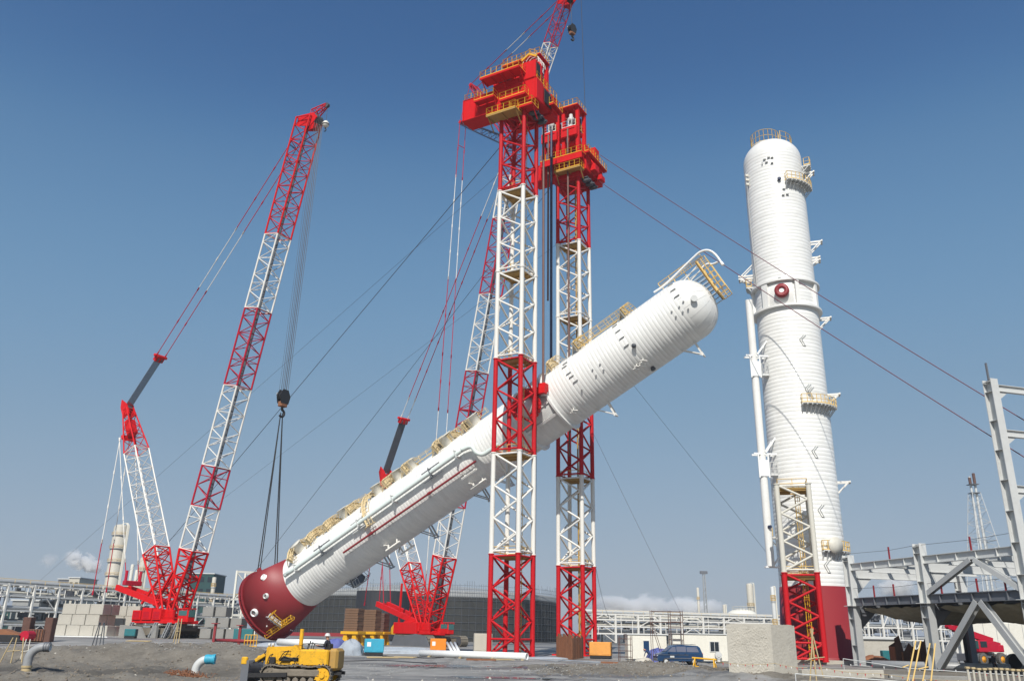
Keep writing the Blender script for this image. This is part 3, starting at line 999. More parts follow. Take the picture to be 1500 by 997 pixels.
class Col:
    """cylinder frame: base b, axis A; angle 0 faces the camera side (-RD), 90 degrees is 'up' side"""
    def __init__(s, b, A, E1, r):
        s.b, s.A, s.r = V(b), V(A).normalized(), r
        s.e1 = (V(E1) - s.A * V(E1).dot(s.A)).normalized()
        s.e2 = s.A.cross(s.e1) * -1
        if s.e2.dot(Z) < 0 and abs(s.e2.dot(Z)) > 1e-3:
            s.e2 = -s.e2
        s.ax = (s.e1, s.e2, s.A)
    def p(s, h, ang, rad=None):
        rad = s.r if rad is None else rad
        a = R(ang)
        return s.b + s.A * h + (s.e1 * math.cos(a) + s.e2 * math.sin(a)) * rad
    def n(s, ang):
        a = R(ang)
        return s.e1 * math.cos(a) + s.e2 * math.sin(a)
    def hit(s, px, py, rad=None):
        """(height, angle) where a measured sight line meets the shell"""
        rad = s.r if rad is None else rad
        d = ray(px, py)
        o = CAM - s.b
        d2, o2 = d - s.A * d.dot(s.A), o - s.A * o.dot(s.A)
        a, b, c = d2.dot(d2), 2 * d2.dot(o2), o2.dot(o2) - rad * rad
        q = b * b - 4 * a * c
        t = (-b - math.sqrt(max(q, 0))) / (2 * a)
        h = CAM + d * t - s.b
        return h.dot(s.A), math.degrees(math.atan2(h.dot(s.e2), h.dot(s.e1)))
def ring_platform(c, par, h, a0, a1, width=1.25, rmat='paleyellow', name='platform', gap=0.25, up=None, dmat='ochre', rail=1.1):
    """annular walkway with railing, square to the column axis; railing stands along the axis"""
    mb = MB()
    r0, r1 = c.r + gap, c.r + gap + width
    n = max(4, int(abs(a1 - a0) / 7))
    mb.lathe([(r0, h - .05), (r1, h - .05), (r1, h + .05), (r0, h + .05), (r0, h - .05)], c.b, c.ax, n, R(a0), R(a1), False)
    for i in range(0, n + 1, max(1, n // 6)):
        a = a0 + (a1 - a0) * i / n
        mb.beam(c.p(h - .12, a, c.r), c.p(h - .12, a, r1), .12, .18, c.A)
        mb.beam(c.p(h - 1.1, a, c.r), c.p(h - .15, a, r1 - .2), .1, .1, c.A)
    o = mb.build(name, dmat, par)
    r = MB()
    pts = [c.p(h + .05, a0 + (a1 - a0) * i / n, r1 - .04) for i in range(n + 1)]
    pts = [c.p(h + .05, a0, r0 + .1)] + pts + [c.p(h + .05, a1, r0 + .1)]
    for i, p in enumerate(pts):
        r.tube(p, p + c.A * rail, .045, 4, False)
        if i:
            for t in (.5, 1.0):
                r.tube(pts[i - 1] + c.A * (rail * t), p + c.A * (rail * t), .045, 4, False)
            r.beam(pts[i - 1] + c.A * .07, p + c.A * .07, .03, .15, c.A)
    r.build('railing', rmat, o)
    return o
def nozzle(c, par, h, ang, r, L, name='nozzle', mk='whiteclean', fl=True, n=16):
    mb = MB()
    ax = c.n(ang)
    x, y, d = frame(ax, c.A)
    p = c.p(h, ang, c.r - .25)
    pr = [(r, 0), (r, L + .25 - .12)]
    if fl:
        pr += [(r * 1.25, L + .25 - .12), (r * 1.25, L + .25)]
    pr += [(0.001, pr[-1][1])]
    mb.lathe(pr, p, (x, y, d), n)
    return mb.build(name, mk, par)
def strut_bracket(c, par, h, ang, L=2.2, drop=1.5, wd=.9, mk='white', name='pipe_bracket'):
    mb = MB()
    for s in (-1, 1):
        da = math.degrees(wd / 2 / c.r) * s
        tip = c.p(h, ang, c.r + L) + (c.p(h, ang + da) - c.p(h, ang))
        mb.beam(c.p(h, ang + da, c.r - .05), tip, .16, .2, c.A)
        mb.beam(c.p(h - drop, ang + da, c.r - .05), tip - c.n(ang) * .25, .13, .13, c.A)
    t = c.p(h, ang + 90, 0) - c.p(h, ang, 0)
    side = (c.p(h, ang + 1) - c.p(h, ang)).normalized()
    mb.beam(c.p(h, ang, c.r + L - .1) - side * (wd * .85), c.p(h, ang, c.r + L - .1) + side * (wd * .85), .2, .2, c.A)
    return mb.build(name, mk, par)
def clip(c, par, h, ang, L=.75, along=True, mk='deckgrey', out=.2, t=.07):
    side = (c.p(h, ang + 1) - c.p(h, ang)).normalized()
    ax = (c.A, side, c.n(ang)) if along else (side, c.A, c.n(ang))
    mb = MB().box(c.p(h, ang, c.r + out / 2 - .02), (L, t, out), ax)
    return mb.build('stair_clip', mk, par)

# ---- the tilted vessel
b0 = onp(392, 887, MID, RD)
t0 = onp(1007, 455, MID, RD)
AX = (t0 - b0).normalized()
sw = (onp(445, 853, MID, RD) - b0).dot(AX)
st = (t0 - b0).length
VR = 4.02
vc = Col(b0, AX, -RD, VR)
ves = thing('process_column', b0, 'huge white banded column tilted between the gantry masts, its flared maroon skirt at the low end', 'process column', 'steel columns')
clad(vc, sw - .3, st, sd=1).build('shell', 'shell', ves)
mb = MB()
pr = [(VR * math.cos(R(a)), st + VR * .92 * math.sin(R(a))) for a in range(0, 91, 6)]
pr[-1] = (0.001, pr[-1][1])
mb.lathe(pr, vc.b, vc.ax, 72)
dome = mb.build('domed_head', 'shell', ves)
mb = MB()
for a in range(0, 360, 20):
    pts = [vc.p(st + VR * .925 * math.sin(R(e)), a, VR * 1.003 * math.cos(R(e))) for e in range(2, 64, 8)]
    mb.path(pts, .018, 4)
mb.build('head_seam', 'lightgrey', ves)
mb = MB()
SR = 5.35
mb.lathe([(SR - .25, .02), (SR - .25, -.0), (SR, 0), (SR, .0), (VR + .05, sw), (VR - .3, sw), (SR - .3, .3)], vc.b, vc.ax, 96)
sk = mb.build('skirt', 'maroon', ves)
mb = MB()
mb.lathe([(SR - .9, -.14), (SR + .14, -.14), (SR + .14, .03), (SR - .05, .03)], vc.b, vc.ax, 96, smooth=False)
mb.lathe([(SR + .16, .42), (SR + .16, .55), (SR - .1, .55), (SR - .1, .42), (SR + .16, .42)], vc.b, vc.ax, 96, smooth=False)
for i in range(48):
    a = i * 7.5
    mb.box(vc.p(.22, a, SR + .03), (.04, .2, .36), (V(vc.p(0, a + 1, 1) - vc.p(0, a, 1)).normalized(), vc.n(a), vc.A))
mb.build('base_ring', 'maroon', ves)
def skr(h):
    return SR + (VR + .05 - SR) * h / sw
for px, py, r, mk in ((383, 843, .42, 'whiteclean'), (386.5, 873, .36, 'lightgrey'), (372.5, 897, .50, 'whiteclean')):
    h, a = vc.hit(px, py, SR - .2)
    c2 = Col(b0, AX, -RD, skr(h))
    mb = MB()
    x, y, d = frame(c2.n(a), c2.A)
    p = c2.p(h, a, c2.r - .1)
    mb.lathe([(r * 1.15, 0), (r * 1.15, .12), (r, .12), (r, .42), (r * .8, .42), (r * .8, .1), (0, .1)], p, (x, y, d), 20)
    mb.build('access_opening', mk, ves)
    MB().tube(p + d * .1, p + d * .2, r * .5, 14).build('opening_cover', 'concretedark', ves)
for px, py in ((391, 916), (396, 928), (398, 930), (438, 875.5), (419, 931), (426, 922), (428, 922)):
    h, a = vc.hit(px, py, SR - .3)
    c2 = Col(b0, AX, -RD, skr(h))
    MB().tube(c2.p(h, a, c2.r - .1), c2.p(h, a, c2.r + .14), .1, 8).build('lug_hole', 'whiteclean', ves)
# yellow skirt ladder and its small landing
h0, a0_ = vc.hit(397, 928, SR); h1, a1_ = vc.hit(430, 900, SR - .6)
mb = MB()
c2 = Col(b0, AX, -RD, skr(3) + .35)
ladder(mb, c2.p(.4, a0_ + 4), c2.p(h1 + .2, a0_ + 4), c2.n(a0_ + 4), .6, .055, True, .45)
mb.build('skirt_ladder', 'yellow', ves)
c2 = Col(b0, AX, -RD, skr(3.2))
h2, a2_ = vc.hit(403, 898, SR - .4)
ring_platform(c2, ves, h2 - .6, a0_ + 4, a2_ + 4, .9, 'yellow', 'skirt_platform', .05, dmat='lightgrey')
# girth flanges and trunnion
hA, _ = vc.hit(826, 610)
hB, _ = vc.hit(800, 640)
h_tr = (TR - b0).dot(AX)
for h in (h_tr + 2.9, h_tr - 2.3):
    mb = MB()
    mb.lathe([(VR - .05, h - .2), (VR + .42, h - .12), (VR + .42, h + .12), (VR - .05, h + .2)], vc.b, vc.ax, 112, smooth=False)
    mb.build('girth_ring', 'shell', ves)
mb = MB()
for a in (-42, -16, 22, 48, 150, 200):
    mb.beam(vc.p(h_tr - 2.2, a, VR + .1), vc.p(h_tr + 2.8, a, VR + .1), .35, .42, vc.n(a))
mb.build('trunnion_stiffener', 'shell', ves)
mb = MB()
mb.lathe([(VR + .10, h_tr - 2.15), (VR + .16, h_tr - 2.1), (VR + .16, h_tr + 2.7), (VR + .10, h_tr + 2.75)], vc.b, vc.ax, 16, R(-39), R(46))
mb.build('trunnion_pad', 'lightgrey', ves)
aT = math.degrees(math.atan2((TR - b0).dot(vc.e2), (TR - b0).dot(vc.e1)))
mb = MB()
x, y, d = frame(-RD)
pT = TR + RD * 1.1
mb.lathe([(1.35, 0), (1.35, .3), (1.1, .3), (1.1, 1.5), (1.2, 1.5), (1.2, 1.62), (.0, 1.62)], pT, (x, y, d), 28)
mb.build('trunnion', 'shell', ves)
# downpipe along the near side and the maroon pipe below it
def run(c, pix_pts, off):
    out_ = []
    for px, py in pix_pts:
        h, a = c.hit(px, py, c.r + off)
        out_.append(c.p(h, a, c.r + off))
    return out_
def smooth_path(pts, k=4):
    o = []
    n = len(pts)
    for i in range(n - 1):
        p0, p1, p2, p3 = pts[max(i - 1, 0)], pts[i], pts[i + 1], pts[min(i + 2, n - 1)]
        for j in range(k):
            t = j / k
            o.append(0.5 * ((2 * p1) + (p2 - p0) * t + (2 * p0 - 5 * p1 + 4 * p2 - p3) * t * t + (3 * p1 - p0 - 3 * p2 + p3) * t ** 3))
    o.append(pts[-1])
    return o
h0, a0_ = vc.hit(423, 838, VR + .8); h1, a1_ = vc.hit(676, 659, VR + .8)
ad = (a0_ + a1_) / 2
pp = [vc.p(h0 - .4, a0_, VR + .75), vc.p(h0 + .6, a0_, VR + .75), vc.p((h0 + h1) / 2, (a0_ + a1_) / 2, VR + .75), vc.p(h1 - 1.2, a1_, VR + .75), vc.p(h1, a1_, VR + .75)]
pp += [vc.p(*vc.hit(px, py, VR + .75), VR + .75) for px, py in ((690, 654), (697, 662), (707, 665), (718, 659), (731, 650))]
mb = MB(); mb.path(smooth_path(pp), .30, 12); mb.build('downcomer_pipe', 'palepipe', ves)
for f in (.04, .2, .42, .62, .83, .97):
    h, a = h0 + (h1 - h0) * f, a0_ + (a1_ - a0_) * f
    mb = MB()
    for s in (-1, 1):
        mb.beam(vc.p(h, a + 7 * s, VR - .03), vc.p(h, a + 4.8 * s, VR + 1.15), .1, .25, vc.A)
    mb.beam(vc.p(h, a - 7, VR + 1.1), vc.p(h, a + 7, VR + 1.1), .1, .12, vc.A)
    if f in (.2, .83, .42):
        for s in (-1, 1):
            mb.beam(vc.p(h - 1.6, a + 8.5 * s, VR + .5), vc.p(h + 1.6, a + 8.5 * s, VR + .5), .12, .12, vc.n(a))
    mb.build('pipe_support', 'deckgrey' if f in (.2, .83) else 'lightgrey', ves)
h2, a2_ = vc.hit(503, 809, VR + .4); h3, a3_ = vc.hit(697, 675, VR + .4)
mb = MB()
mb.path([vc.p(h2 + (h3 - h2) * i / 8, a2_ + (a3_ - a2_) * i / 8, VR + .38) for i in range(9)], .15, 8)
for f in (.22, .66):
    h, a = h2 + (h3 - h2) * f, a2_ + (a3_ - a2_) * f
    mb.tube(vc.p(h - .2, a, VR + .38), vc.p(h + .2, a, VR + .38), .23, 8)
mb.build('maroon_pipe', 'maroon', ves)
for f in (.05, .35, .66, .95):
    h, a = h2 + (h3 - h2) * f, a2_ + (a3_ - a2_) * f
    mb = MB()
    for s in (-.35, .35):
        mb.path([vc.p(h + s, a - 9, VR + .02), vc.p(h + s, a - 3, VR + .45), vc.p(h + s, a + 3, VR + .4)], .04, 5)
    mb.build('pipe_hanger', 'lightgrey', ves)
# platforms, ladders and manways along the upper side
def top_h(px, py):
    return (onp(px, py, MID - RD * (VR * .48), RD) - b0).dot(AX)
for (px, py), a0, a1, wd in (((437, 806), 22, 120, 1.2), ((545, 742), -14, 120, .8), ((487, 775), 44, 120, 1.3), ((572, 712), 48, 120, 1.3), ((601, 692), 46, 120, 1.4), ((648, 662), 40, 120, 1.4), ((688, 628), 44, 120, 1.3), ((807, 532), 44, 110, 1.2), ((462, 786), 36, 120, 1.3), ((520, 757), 50, 120, 1.2), ((667, 648), 50, 120, 1.1)):
    ring_platform(vc, ves, top_h(px, py), a0, a1, wd * .85, 'railcream', dmat='railcream')
for (px, py), a, r in (((440, 812), 48, .75), ((503, 768), 66, .85), ((549, 735), 70, .7), ((580, 716), 68, .7), ((600, 698), 64, .75), ((655, 662), 58, .95), ((692, 632), 60, .95)):
    nozzle(vc, ves, top_h(px, py) + .9, a, r, 1.35, 'manway', 'offwhite')
for (p0, p1, a) in (((440, 800), (540, 735), 67), ((452, 795), (500, 765), 75), ((556, 727), (640, 668), 70), ((655, 655), (716, 606), 65), ((842, 508), (917, 454), 62)):
    mb = MB()
    ladder(mb, vc.p(top_h(*p0), a, VR + .4), vc.p(top_h(*p1), a, VR + .4), vc.n(a), .6, .05, True, .4)
    mb.build('caged_ladder', 'railcream', ves)
mb = MB()
for k, (p0, p1) in enumerate((((842, 508), (917, 454)),)):
    rail_run(mb, [vc.p(top_h(*p0), 57, VR + .15), vc.p(top_h(*p1), 57, VR + .15)], 1.15, vc.n(57), r=.05, gap=1.0)
mb.build('axial_railing', 'paleyellow', ves)
ring_platform(vc, ves, top_h(846, 505), 46, 100, 1.2, 'paleyellow', dmat='cream')
ring_platform(vc, ves, top_h(914, 457), 48, 100, 1.1, 'paleyellow', dmat='cream')
# bottom-side brackets and platforms
for (px, py), mk in (((524, 853), 'deckgrey'), ((572, 822), 'grey'), ((636, 775), 'grey'), ((712, 716), 'grey'), ((742, 690), 'lightgrey')):
    d = onp(px, py, MID + RD * (VR * .48), RD)
    h = (d - b0).dot(AX)
    if mk == 'deckgrey':
        ring_platform(vc, ves, h, -140, -98, 1.0, 'grey', 'lower_platform', dmat='deckgrey')
    else:
        strut_bracket(vc, ves, h, -108, 1.9, 1.6, .9, mk)
for px, py in ((886, 592), (1008, 502)):
    d = onp(px, py, MID + RD * (VR * .48), RD)
    h = (d - b0).dot(AX)
    strut_bracket(vc, ves, h + .9, -96, 2.2, 1.9, .7, 'white')
# white brackets on the near face
for px, py in ((575, 792), (598, 806), (689, 690), (700, 702)):
    h, a = vc.hit(px, py)
    mb = MB()
    side = (vc.p(h, a + 1) - vc.p(h, a)).normalized()
    mb.beam(vc.p(h - 1.3, a, VR + .9), vc.p(h + 1.3, a, VR + .9), .22, .25, vc.n(a))
    for s in (-.8, .8):
        mb.beam(vc.p(h + s, a, VR - .03), vc.p(h + s, a, VR + .85), .18, .18, vc.A)
    mb.beam(vc.p(h - 1.0, a - 3, VR + .03), vc.p(h - 1.0, a + 9, VR + .55), .16, .16, vc.A)
    mb.build('nozzle_bracket', 'white', ves)
for px, py, n in ((838, 600, 2), (937, 532, 3), (930, 536, 2)):
    h, a = vc.hit(px, py)
    for k in range(n):
        side = (vc.p(h, a + 1) - vc.p(h, a)).normalized()
        mb = MB()
        mb.beam(vc.p(h - .4 + .4 * k, a + 3 * k, VR + .35), vc.p(h + .2 + .4 * k, a - 8 + 3 * k, VR + .35), .13, .13, vc.n(a))
        mb.beam(vc.p(h + .4 * k - .1, a - 2 + 3 * k, VR - .03), vc.p(h + .4 * k - .1, a - 2 + 3 * k, VR + .32), .1, .1, vc.A)
        mb.build('pipe_clip', 'white', ves)
for px, py in ((826, 533), (827, 538), (833, 547), (837, 551.5), (843, 558)) [1:] + ((982, 418), (986, 425.5), (991.5, 434), (899, 471), (901, 478), (905.5, 485.5), (911, 495), (917.5, 506), (826, 527), (828, 533)):
    h, a = vc.hit(px, py)
    clip(vc, ves, h, a, .75, True, 'grey')
for px, py in ((868, 541), (873, 549), (879, 533), (884, 541), (984, 456), (990, 463), (995, 449), (1000, 456), (1001, 441.5), (1008, 452), (852, 570)):
    h, a = vc.hit(px, py)
    clip(vc, ves, h, a, .2, True, 'grey', .2, .13)
for px, py, r in ((929, 506, .24), (955.5, 538, .26)):
    h, a = vc.hit(px, py)
    nozzle(vc, ves, h, a, r, .35, 'small_nozzle', 'darkgrey', True)
# top nozzle on the dome
d = ray(1015.5, 439)
best = None
for k in range(900, 1200):
    p = CAM + d * (k * .1)
    q = p - b0
    hh = q.dot(AX); rr = (q - AX * hh).length
    if hh > st and ((rr / VR) ** 2 + ((hh - st) / (VR * .92)) ** 2) < 1:
        best = p; break
if best is not None:
    nn = (best - (b0 + AX * st)).normalized()
    x, y, dd = frame(nn)
    MB().lathe([(.36, -.3), (.36, .45), (.42, .45), (.42, .6), (0, .6)], best, (x, y, dd), 18, smooth=False).build('dome_nozzle', 'lightgrey', ves)
# service platform over the dome, its struts, ladder and gooseneck vent
PT = st + VR * .92
mb = MB()
u, n_ = vc.e2, vc.e1
for a, b, dd in ((-1.6, 3.4, 1.7), ):
    c = vc.b + AX * (PT + .75) + u * 1.7
    mb.box(c, (5.2, 3.2, .08), (u, n_, AX))
    for s in (-1.4, 0, 1.4):
        mb.beam(c - u * 2.6 + n_ * s - AX * .1, c + u * 2.6 + n_ * s - AX * .1, .12, .16, AX)
pl = mb.build('top_platform', 'ochre', ves)
mb = MB()
c4 = [vc.b + AX * (PT + .8) + u * a + n_ * b for a, b in ((-.9, 1.55), (4.25, 1.55), (4.25, -1.55), (-.9, -1.55))]
rail_run(mb, c4, 1.2, AX, .055, .9, True, True)
mb.build('railing', 'paleyellow', pl)
mb = MB()
for i in range(9):
    a = -.9 + .62 * i
    for b in (-1.4, 1.4):
        rr = math.hypot(a, b)
        if rr < VR * .98:
            hh = st + VR * .92 * math.sqrt(max(0, 1 - (rr / VR) ** 2))
            mb.tube(vc.b + AX * (hh - .1) + u * a + n_ * b, vc.b + AX * (PT + .72) + u * a + n_ * b, .06, 5)
mb.build('platform_leg', 'lightgrey', ves)
mb = MB()
ladder(mb, vc.b + AX * (st - 1.2) + u * (VR + 1.0), vc.b + AX * (PT + 1.6) + u * (VR + 1.0), u, .6, .055, True, .4)
for hh in (st - 1.0, st + .8, st + 2.4):
    mb.beam(vc.b + AX * hh + u * (VR * (1 if hh < st else .85) - .1), vc.b + AX * hh + u * (VR + 1.0), .12, .12, AX)
mb.build('top_ladder', 'paleyellow', ves)
mb = MB()
v0 = vc.b + AX * (st - 2.2) + u * (VR + .55) + n_ * .8
pts = [v0, v0 + AX * 2, vc.b + AX * (PT + .6) + u * (VR + 1.3) + n_ * .8, vc.b + AX * (PT + 1.9) + u * (VR + 1.4) + n_ * .8, vc.b + AX * (PT + 2.8) + u * (VR + .9) + n_ * .8,
       vc.b + AX * (PT + 3.2) + u * (VR - .2) + n_ * .8, vc.b + AX * (PT + 3.2) + u * (VR - 1.8) + n_ * .8]
mb.path(smooth_path(pts), .15, 10)
mb.tube(pts[-1] + u * .2, pts[-1] - u * .25, .21, 10)
mb.build('gooseneck_vent', 'whiteclean', ves)
mb = MB()
pts = [vc.b + AX * (PT + .5) + u * 3.6 + n_ * .3, vc.b + AX * (PT + 1.6) + u * 3.7 + n_ * .3, vc.b + AX * (PT + 2.2) + u * 3.2 + n_ * .3, vc.b + AX * (PT + 2.9) + u * 2.9 + n_ * .5]
mb.path(smooth_path(pts), .15, 8)
for s in (-.7, .7):
    mb.tube(vc.b + AX * (st + 1.5) + u * 3.4 + n_ * s, vc.b + AX * (PT + .7) + u * 4.1 + n_ * s, .09, 6)
mb.build('vent_branch', 'whiteclean', ves)
# tail lugs where the left crane's slings hold the skirt
TL = []
for px, py in ((375, 836), (396, 829)):
    h, a = 0.7, 84 if px < 390 else 118
    p = vc.p(h, a, SR - .1)
    TL.append(vc.p(h, a, SR + .35))
    mb = MB().box(vc.p(h, a, SR + .1), (.8, .16, .9), (AX, (vc.p(h, a + 1) - vc.p(h, a)).normalized(), vc.n(a)))
    mb.build('tail_lug', 'maroon', ves)

# ---- the standing column
TY = 104.0
tb = V((36.78, TY, .4))
tc_ = Col(tb, Z, -RD, 3.96)
tc_.e1 = -RD; tc_.e2 = WD; tc_.ax = (tc_.e1, tc_.e2, Z)   # angle 0 near, 90 towards the right
tow = thing('process_column', tb, 'white banded column standing upright on its maroon skirt beside the grey steel frame', 'process column', 'steel columns')
TRr = 3.96
ttop = at(1131, 222, TY).z - .4
tsk = at(1193, 857, TY - 4).z - .4
th = ttop - 2.1
clad(tc_, tsk - .2, th, sd=2).build('shell', 'shellold', tow)
mb = MB()
dh = at(1131, 205, TY).z - .4 - th - .65
pr = [(TRr * math.cos(R(a)), th + dh * math.sin(R(a))) for a in range(0, 91, 6)]
pr[-1] = (.001, pr[-1][1])
mb.lathe(pr, tb, tc_.ax, 72); mb.build('domed_head', 'shellold', tow)
mb = MB(); mb.lathe([(4.75, 0), (4.75, .25), (4.5, .25), (TRr + .04, tsk), (TRr - .3, tsk)], tb, tc_.ax, 96); mb.build('skirt', 'maroon', tow)
MB().lathe([(6.5, -.75), (6.5, .0), (4.6, .0)], tb, tc_.ax, 48, smooth=False).build('foundation', 'concrete', tow)
def tz(px, py, rad=None):
    return tc_.hit(px, py, rad)
hg1, hg2 = tz(1148, 410)[0], tz(1152, 447)[0]
for h in (hg1, hg2):
    MB().lathe([(TRr - .05, h - .16), (TRr + .5, h - .13), (TRr + .5, h + .13), (TRr - .05, h + .16)], tb, tc_.ax, 112, smooth=False).build('girth_ring', 'shellold', tow)
mb = MB()
for px in (1121, 1167, 1124):
    a = tz(px, 428)[1]
    mb.beam(tc_.p(hg2 + .14, a, TRr + .15), tc_.p(hg1 - .14, a, TRr + .15), .5, .5, tc_.n(a))
for a in (75, 130, 180, 230, -75):
    mb.beam(tc_.p(hg2 + .14, a, TRr + .15), tc_.p(hg1 - .14, a, TRr + .15), .5, .5, tc_.n(a))
mb.build('trunnion_stiffener', 'shellold', tow)
a0, a1 = tz(1123, 428)[1], tz(1164, 428)[1]
MB().lathe([(TRr + .08, hg2 + .3), (TRr + .12, hg2 + .35), (TRr + .12, hg1 - .35), (TRr + .08, hg1 - .3)], tb, tc_.ax, 16, R(a0 + 3), R(a1 - 3)).build('trunnion_pad', 'shell', tow)
h, a = tz(1146, 428)
x, y, d = frame(tc_.n(a))
p = tc_.p(h, a, TRr - .1)
MB().lathe([(.72, 0), (.72, .5), (.92, .5), (.92, .95), (.34, .95), (.34, .8)], p, (x, y, d), 28).build('trunnion', 'maroon', tow)
MB().tube(p + d * .5, p + d * .86, .34, 18).build('trunnion_cap', 'whiteclean', tow)
# top cage railing, platforms
mb = MB()
for k, (rr, h0_) in enumerate(((1.95, th + dh * .86),)):
    pts = [tc_.p(h0_, a, rr) - WD * .7 for a in range(-100, 100, 18)]
    rail_run(mb, pts, 1.9, r=.05, gap=1.2)
    for p in pts[::2]:
        mb.tube(p - Z * .6, p, .05, 4)
pts = [tc_.p(th + dh * .62, a, 2.9) for a in (40, 60, 80, 100, 120)]
rail_run(mb, pts, 1.6, r=.05, gap=1.0)
mb.build('top_railing', 'paleyellow', tow)
mb = MB(); mb.lathe([(.3, -.05), (2.0, -.05), (2.0, .05), (.3, .05)], tb - WD * .7 + Z * (th + dh * .86), tc_.ax, 24, smooth=False); mb.build('top_platform', 'lightgrey', tow)
def tplat(p0, p1, over=0, wd=.9, rm='paleyellow', dm='lightgrey'):
    h = tz(*p0)[0]
    aa, ab = tz(*p0)[1], tz(*p1)[1]
    return ring_platform(tc_, tow, h, min(aa, ab), max(aa, ab) + over, wd, rm, dmat=dm, gap=.08)
tplat((1150, 266), (1170, 270), 34)
tplat((1174, 592), (1205, 594), 28)
tplat((1204, 806), (1228, 806), 24, .6)
# side brackets seen on the outline
def sidebr(py, left=False, L=2.0, drop=1.4, mk='white', da=0):
    h = tz(1150 + (py - 500) * .095, py)[0]
    ang = (-88 if left else 84)
    # silhouette angle: perpendicular to the view
    v = (tb - CAM); v.z = 0; v.normalize()
    side = V((v.y, -v.x, 0)) * (-1 if left else 1)
    ang = math.degrees(math.atan2(side.dot(tc_.e2), side.dot(tc_.e1))) + da
    return strut_bracket(tc_, tow, h, ang, L, drop, .8, mk)
for py in (243, 345, 458, 571, 701):
    sidebr(py, False, 1.5, 1.3)
for py in (384, 388):
    sidebr(py, True, 1.9, -1.6 if py == 384 else 1.0)
sidebr(372, False, 1.0, .5); sidebr(368, False, 1.0, .5)
v = (tb - CAM); v.z = 0; v.normalize()
sr = V((v.y, -v.x, 0))
angR = math.degrees(math.atan2(sr.dot(tc_.e2), sr.dot(tc_.e1)))
angL = math.degrees(math.atan2(-sr.dot(tc_.e2), -sr.dot(tc_.e1)))
for py, aL, wd in ((235, angR, .9), (403, angL, .8), (780, angL, .8)):
    h = tz(1150 + (py - 500) * .095, py)[0]
    if aL == angL:
        ring_platform(tc_, tow, h, angL - 10, angL + 12, wd, 'paleyellow', dmat='lightgrey')
    else:
        ring_platform(tc_, tow, h, angR - 14, angR + 12, wd, 'paleyellow', dmat='lightgrey')
# V and T shaped pipe-guide clips on the face
for px, py in ((1175, 498), (1193, 661), (1202, 747), (1183, 570), (1187, 574), (1211, 828)):
    h, a = tz(px, py)
    mb = MB()
    nn = tc_.n(a); side = (tc_.p(h, a + 1) - tc_.p(h, a)).normalized()
    c = tc_.p(h, a, TRr)
    for off in (-.14, .14):
        q0, q1, q2 = c + Z * .75 + side * (.38 + off), c + Z * .1 + side * (-.22 + off), c - Z * .75 + side * (.2 + off)
        mb.beam(q0 + nn * .05, q1 + nn * .08, .03, .12, nn)
        mb.beam(q1 + nn * .08, q2 + nn * .05, .03, .12, nn)
    mb.beam(c - Z * .75 + side * .05 + nn * .06, c - Z * .75 + side * .4 + nn * .06, .03, .12, nn)
    mb.build('guide_clip', 'lightgrey', tow)
for px, py, al in ((1120, 234, 1), (1126, 231, 1), (1131, 231, 1), (1117, 240, 0), (1123, 238, 1), (1131, 239, 1), (1148, 277, 1), (1153, 285, 1), (1147, 286, 1), (1142, 407, 1)):
    h, a = tz(px, py)
    clip(tc_, tow, h, a, .36, not al, 'grey', .26, .08)
h, a = tz(1141, 263)
nozzle(tc_, tow, h, a, .2, .3, 'small_nozzle', 'navy')
h, a = tz(1219, 799)
nozzle(tc_, tow, h, a, .8, .7, 'manway', 'offwhite')
h = tz(1193, 906)[0]
c5 = Col(tb, Z, -RD, 4.3); c5.e1, c5.e2, c5.ax = tc_.e1, tc_.e2, tc_.ax
ring_platform(c5, tow, h, angR - 24, angR + 16, 1.0, 'yellow', 'skirt_platform', .0, dmat='lightgrey')
# downcomer on the left outline of the column, held by brackets
d0, d1 = at(1098, 440, TY - 1.4), at(1128, 829, TY - 1.4)
xa = (d0.x + d1.x) / 2
pc = V((xa, TY - 1.4, 0))
mb = MB(); mb.tube(V((xa, TY - 1.4, d1.z)), V((xa, TY - 1.4, d0.z)), .47, 20); mb.build('downcomer_pipe', 'shellold', tow)
MB().tube(pc - WD * 0 + Z * at(1126, 774, TY).z + V((0, -.45, 0)), pc + Z * at(1126, 774, TY).z + V((.15, -.75, 0)), .2, 12).build('small_nozzle', 'navy', tow)
for py in (522, 665):
    z = at(1110, py, TY - 1.4).z
    mb = MB()
    for s in (-.45, .45):
        mb.beam(pc + V((-1.1, s, z)), pc + V((2.0, s + .3, z)), .16, .22)
        mb.beam(pc + V((.4, s, z + .15)), pc + V((1.9, s + .3, z + 2.2)), .16, .18)
    for s in (-.6, .6):
        mb.beam(pc + V((s, -.55, z)), pc + V((s, -.55, z - 3.0)), .16, .16)
    mb.box(pc + V((0, -.5, z - 1.8)), (1.3, .12, 2.0))
    mb.box(pc + V((1.25, .2, z - 2.6)), (.9, 1.2, .1))
    mb.build('pipe_bracket', 'whiteclean', tow)
    mb = MB()
    rail_run(mb, [pc + V((.85, -.4, z - 2.55)), pc + V((1.7, -.4, z - 2.55))], 1.5, gap=.4, r=.05)
    mb.build('bracket_railing', 'lightgrey', tow)
z = d1.z
mb = MB()
mb.beam(pc + V((-.7, 0, z - .08)), pc + V((1.9, .3, z - .08)), .5, .18)
mb.beam(pc + V((.3, 0, z + .1)), pc + V((1.8, .3, z + 1.9)), .16, .2)
mb.build('pipe_shoe', 'whiteclean', tow)
mb = MB()
wz = at(1092, 260, TY).z
lx = at(1092, 260, TY - 1)
mb.path([lx + V((.1, 0, 0)), lx + V((.15, 0, -8)), lx + V((.3, 0, -17))], .03, 4)
for k in range(3):
    mb.box(lx + V((.2, 0, .3 - .7 * k)), (.4, .3, .3))
mb.build('tag_line', 'offwhite', tow)

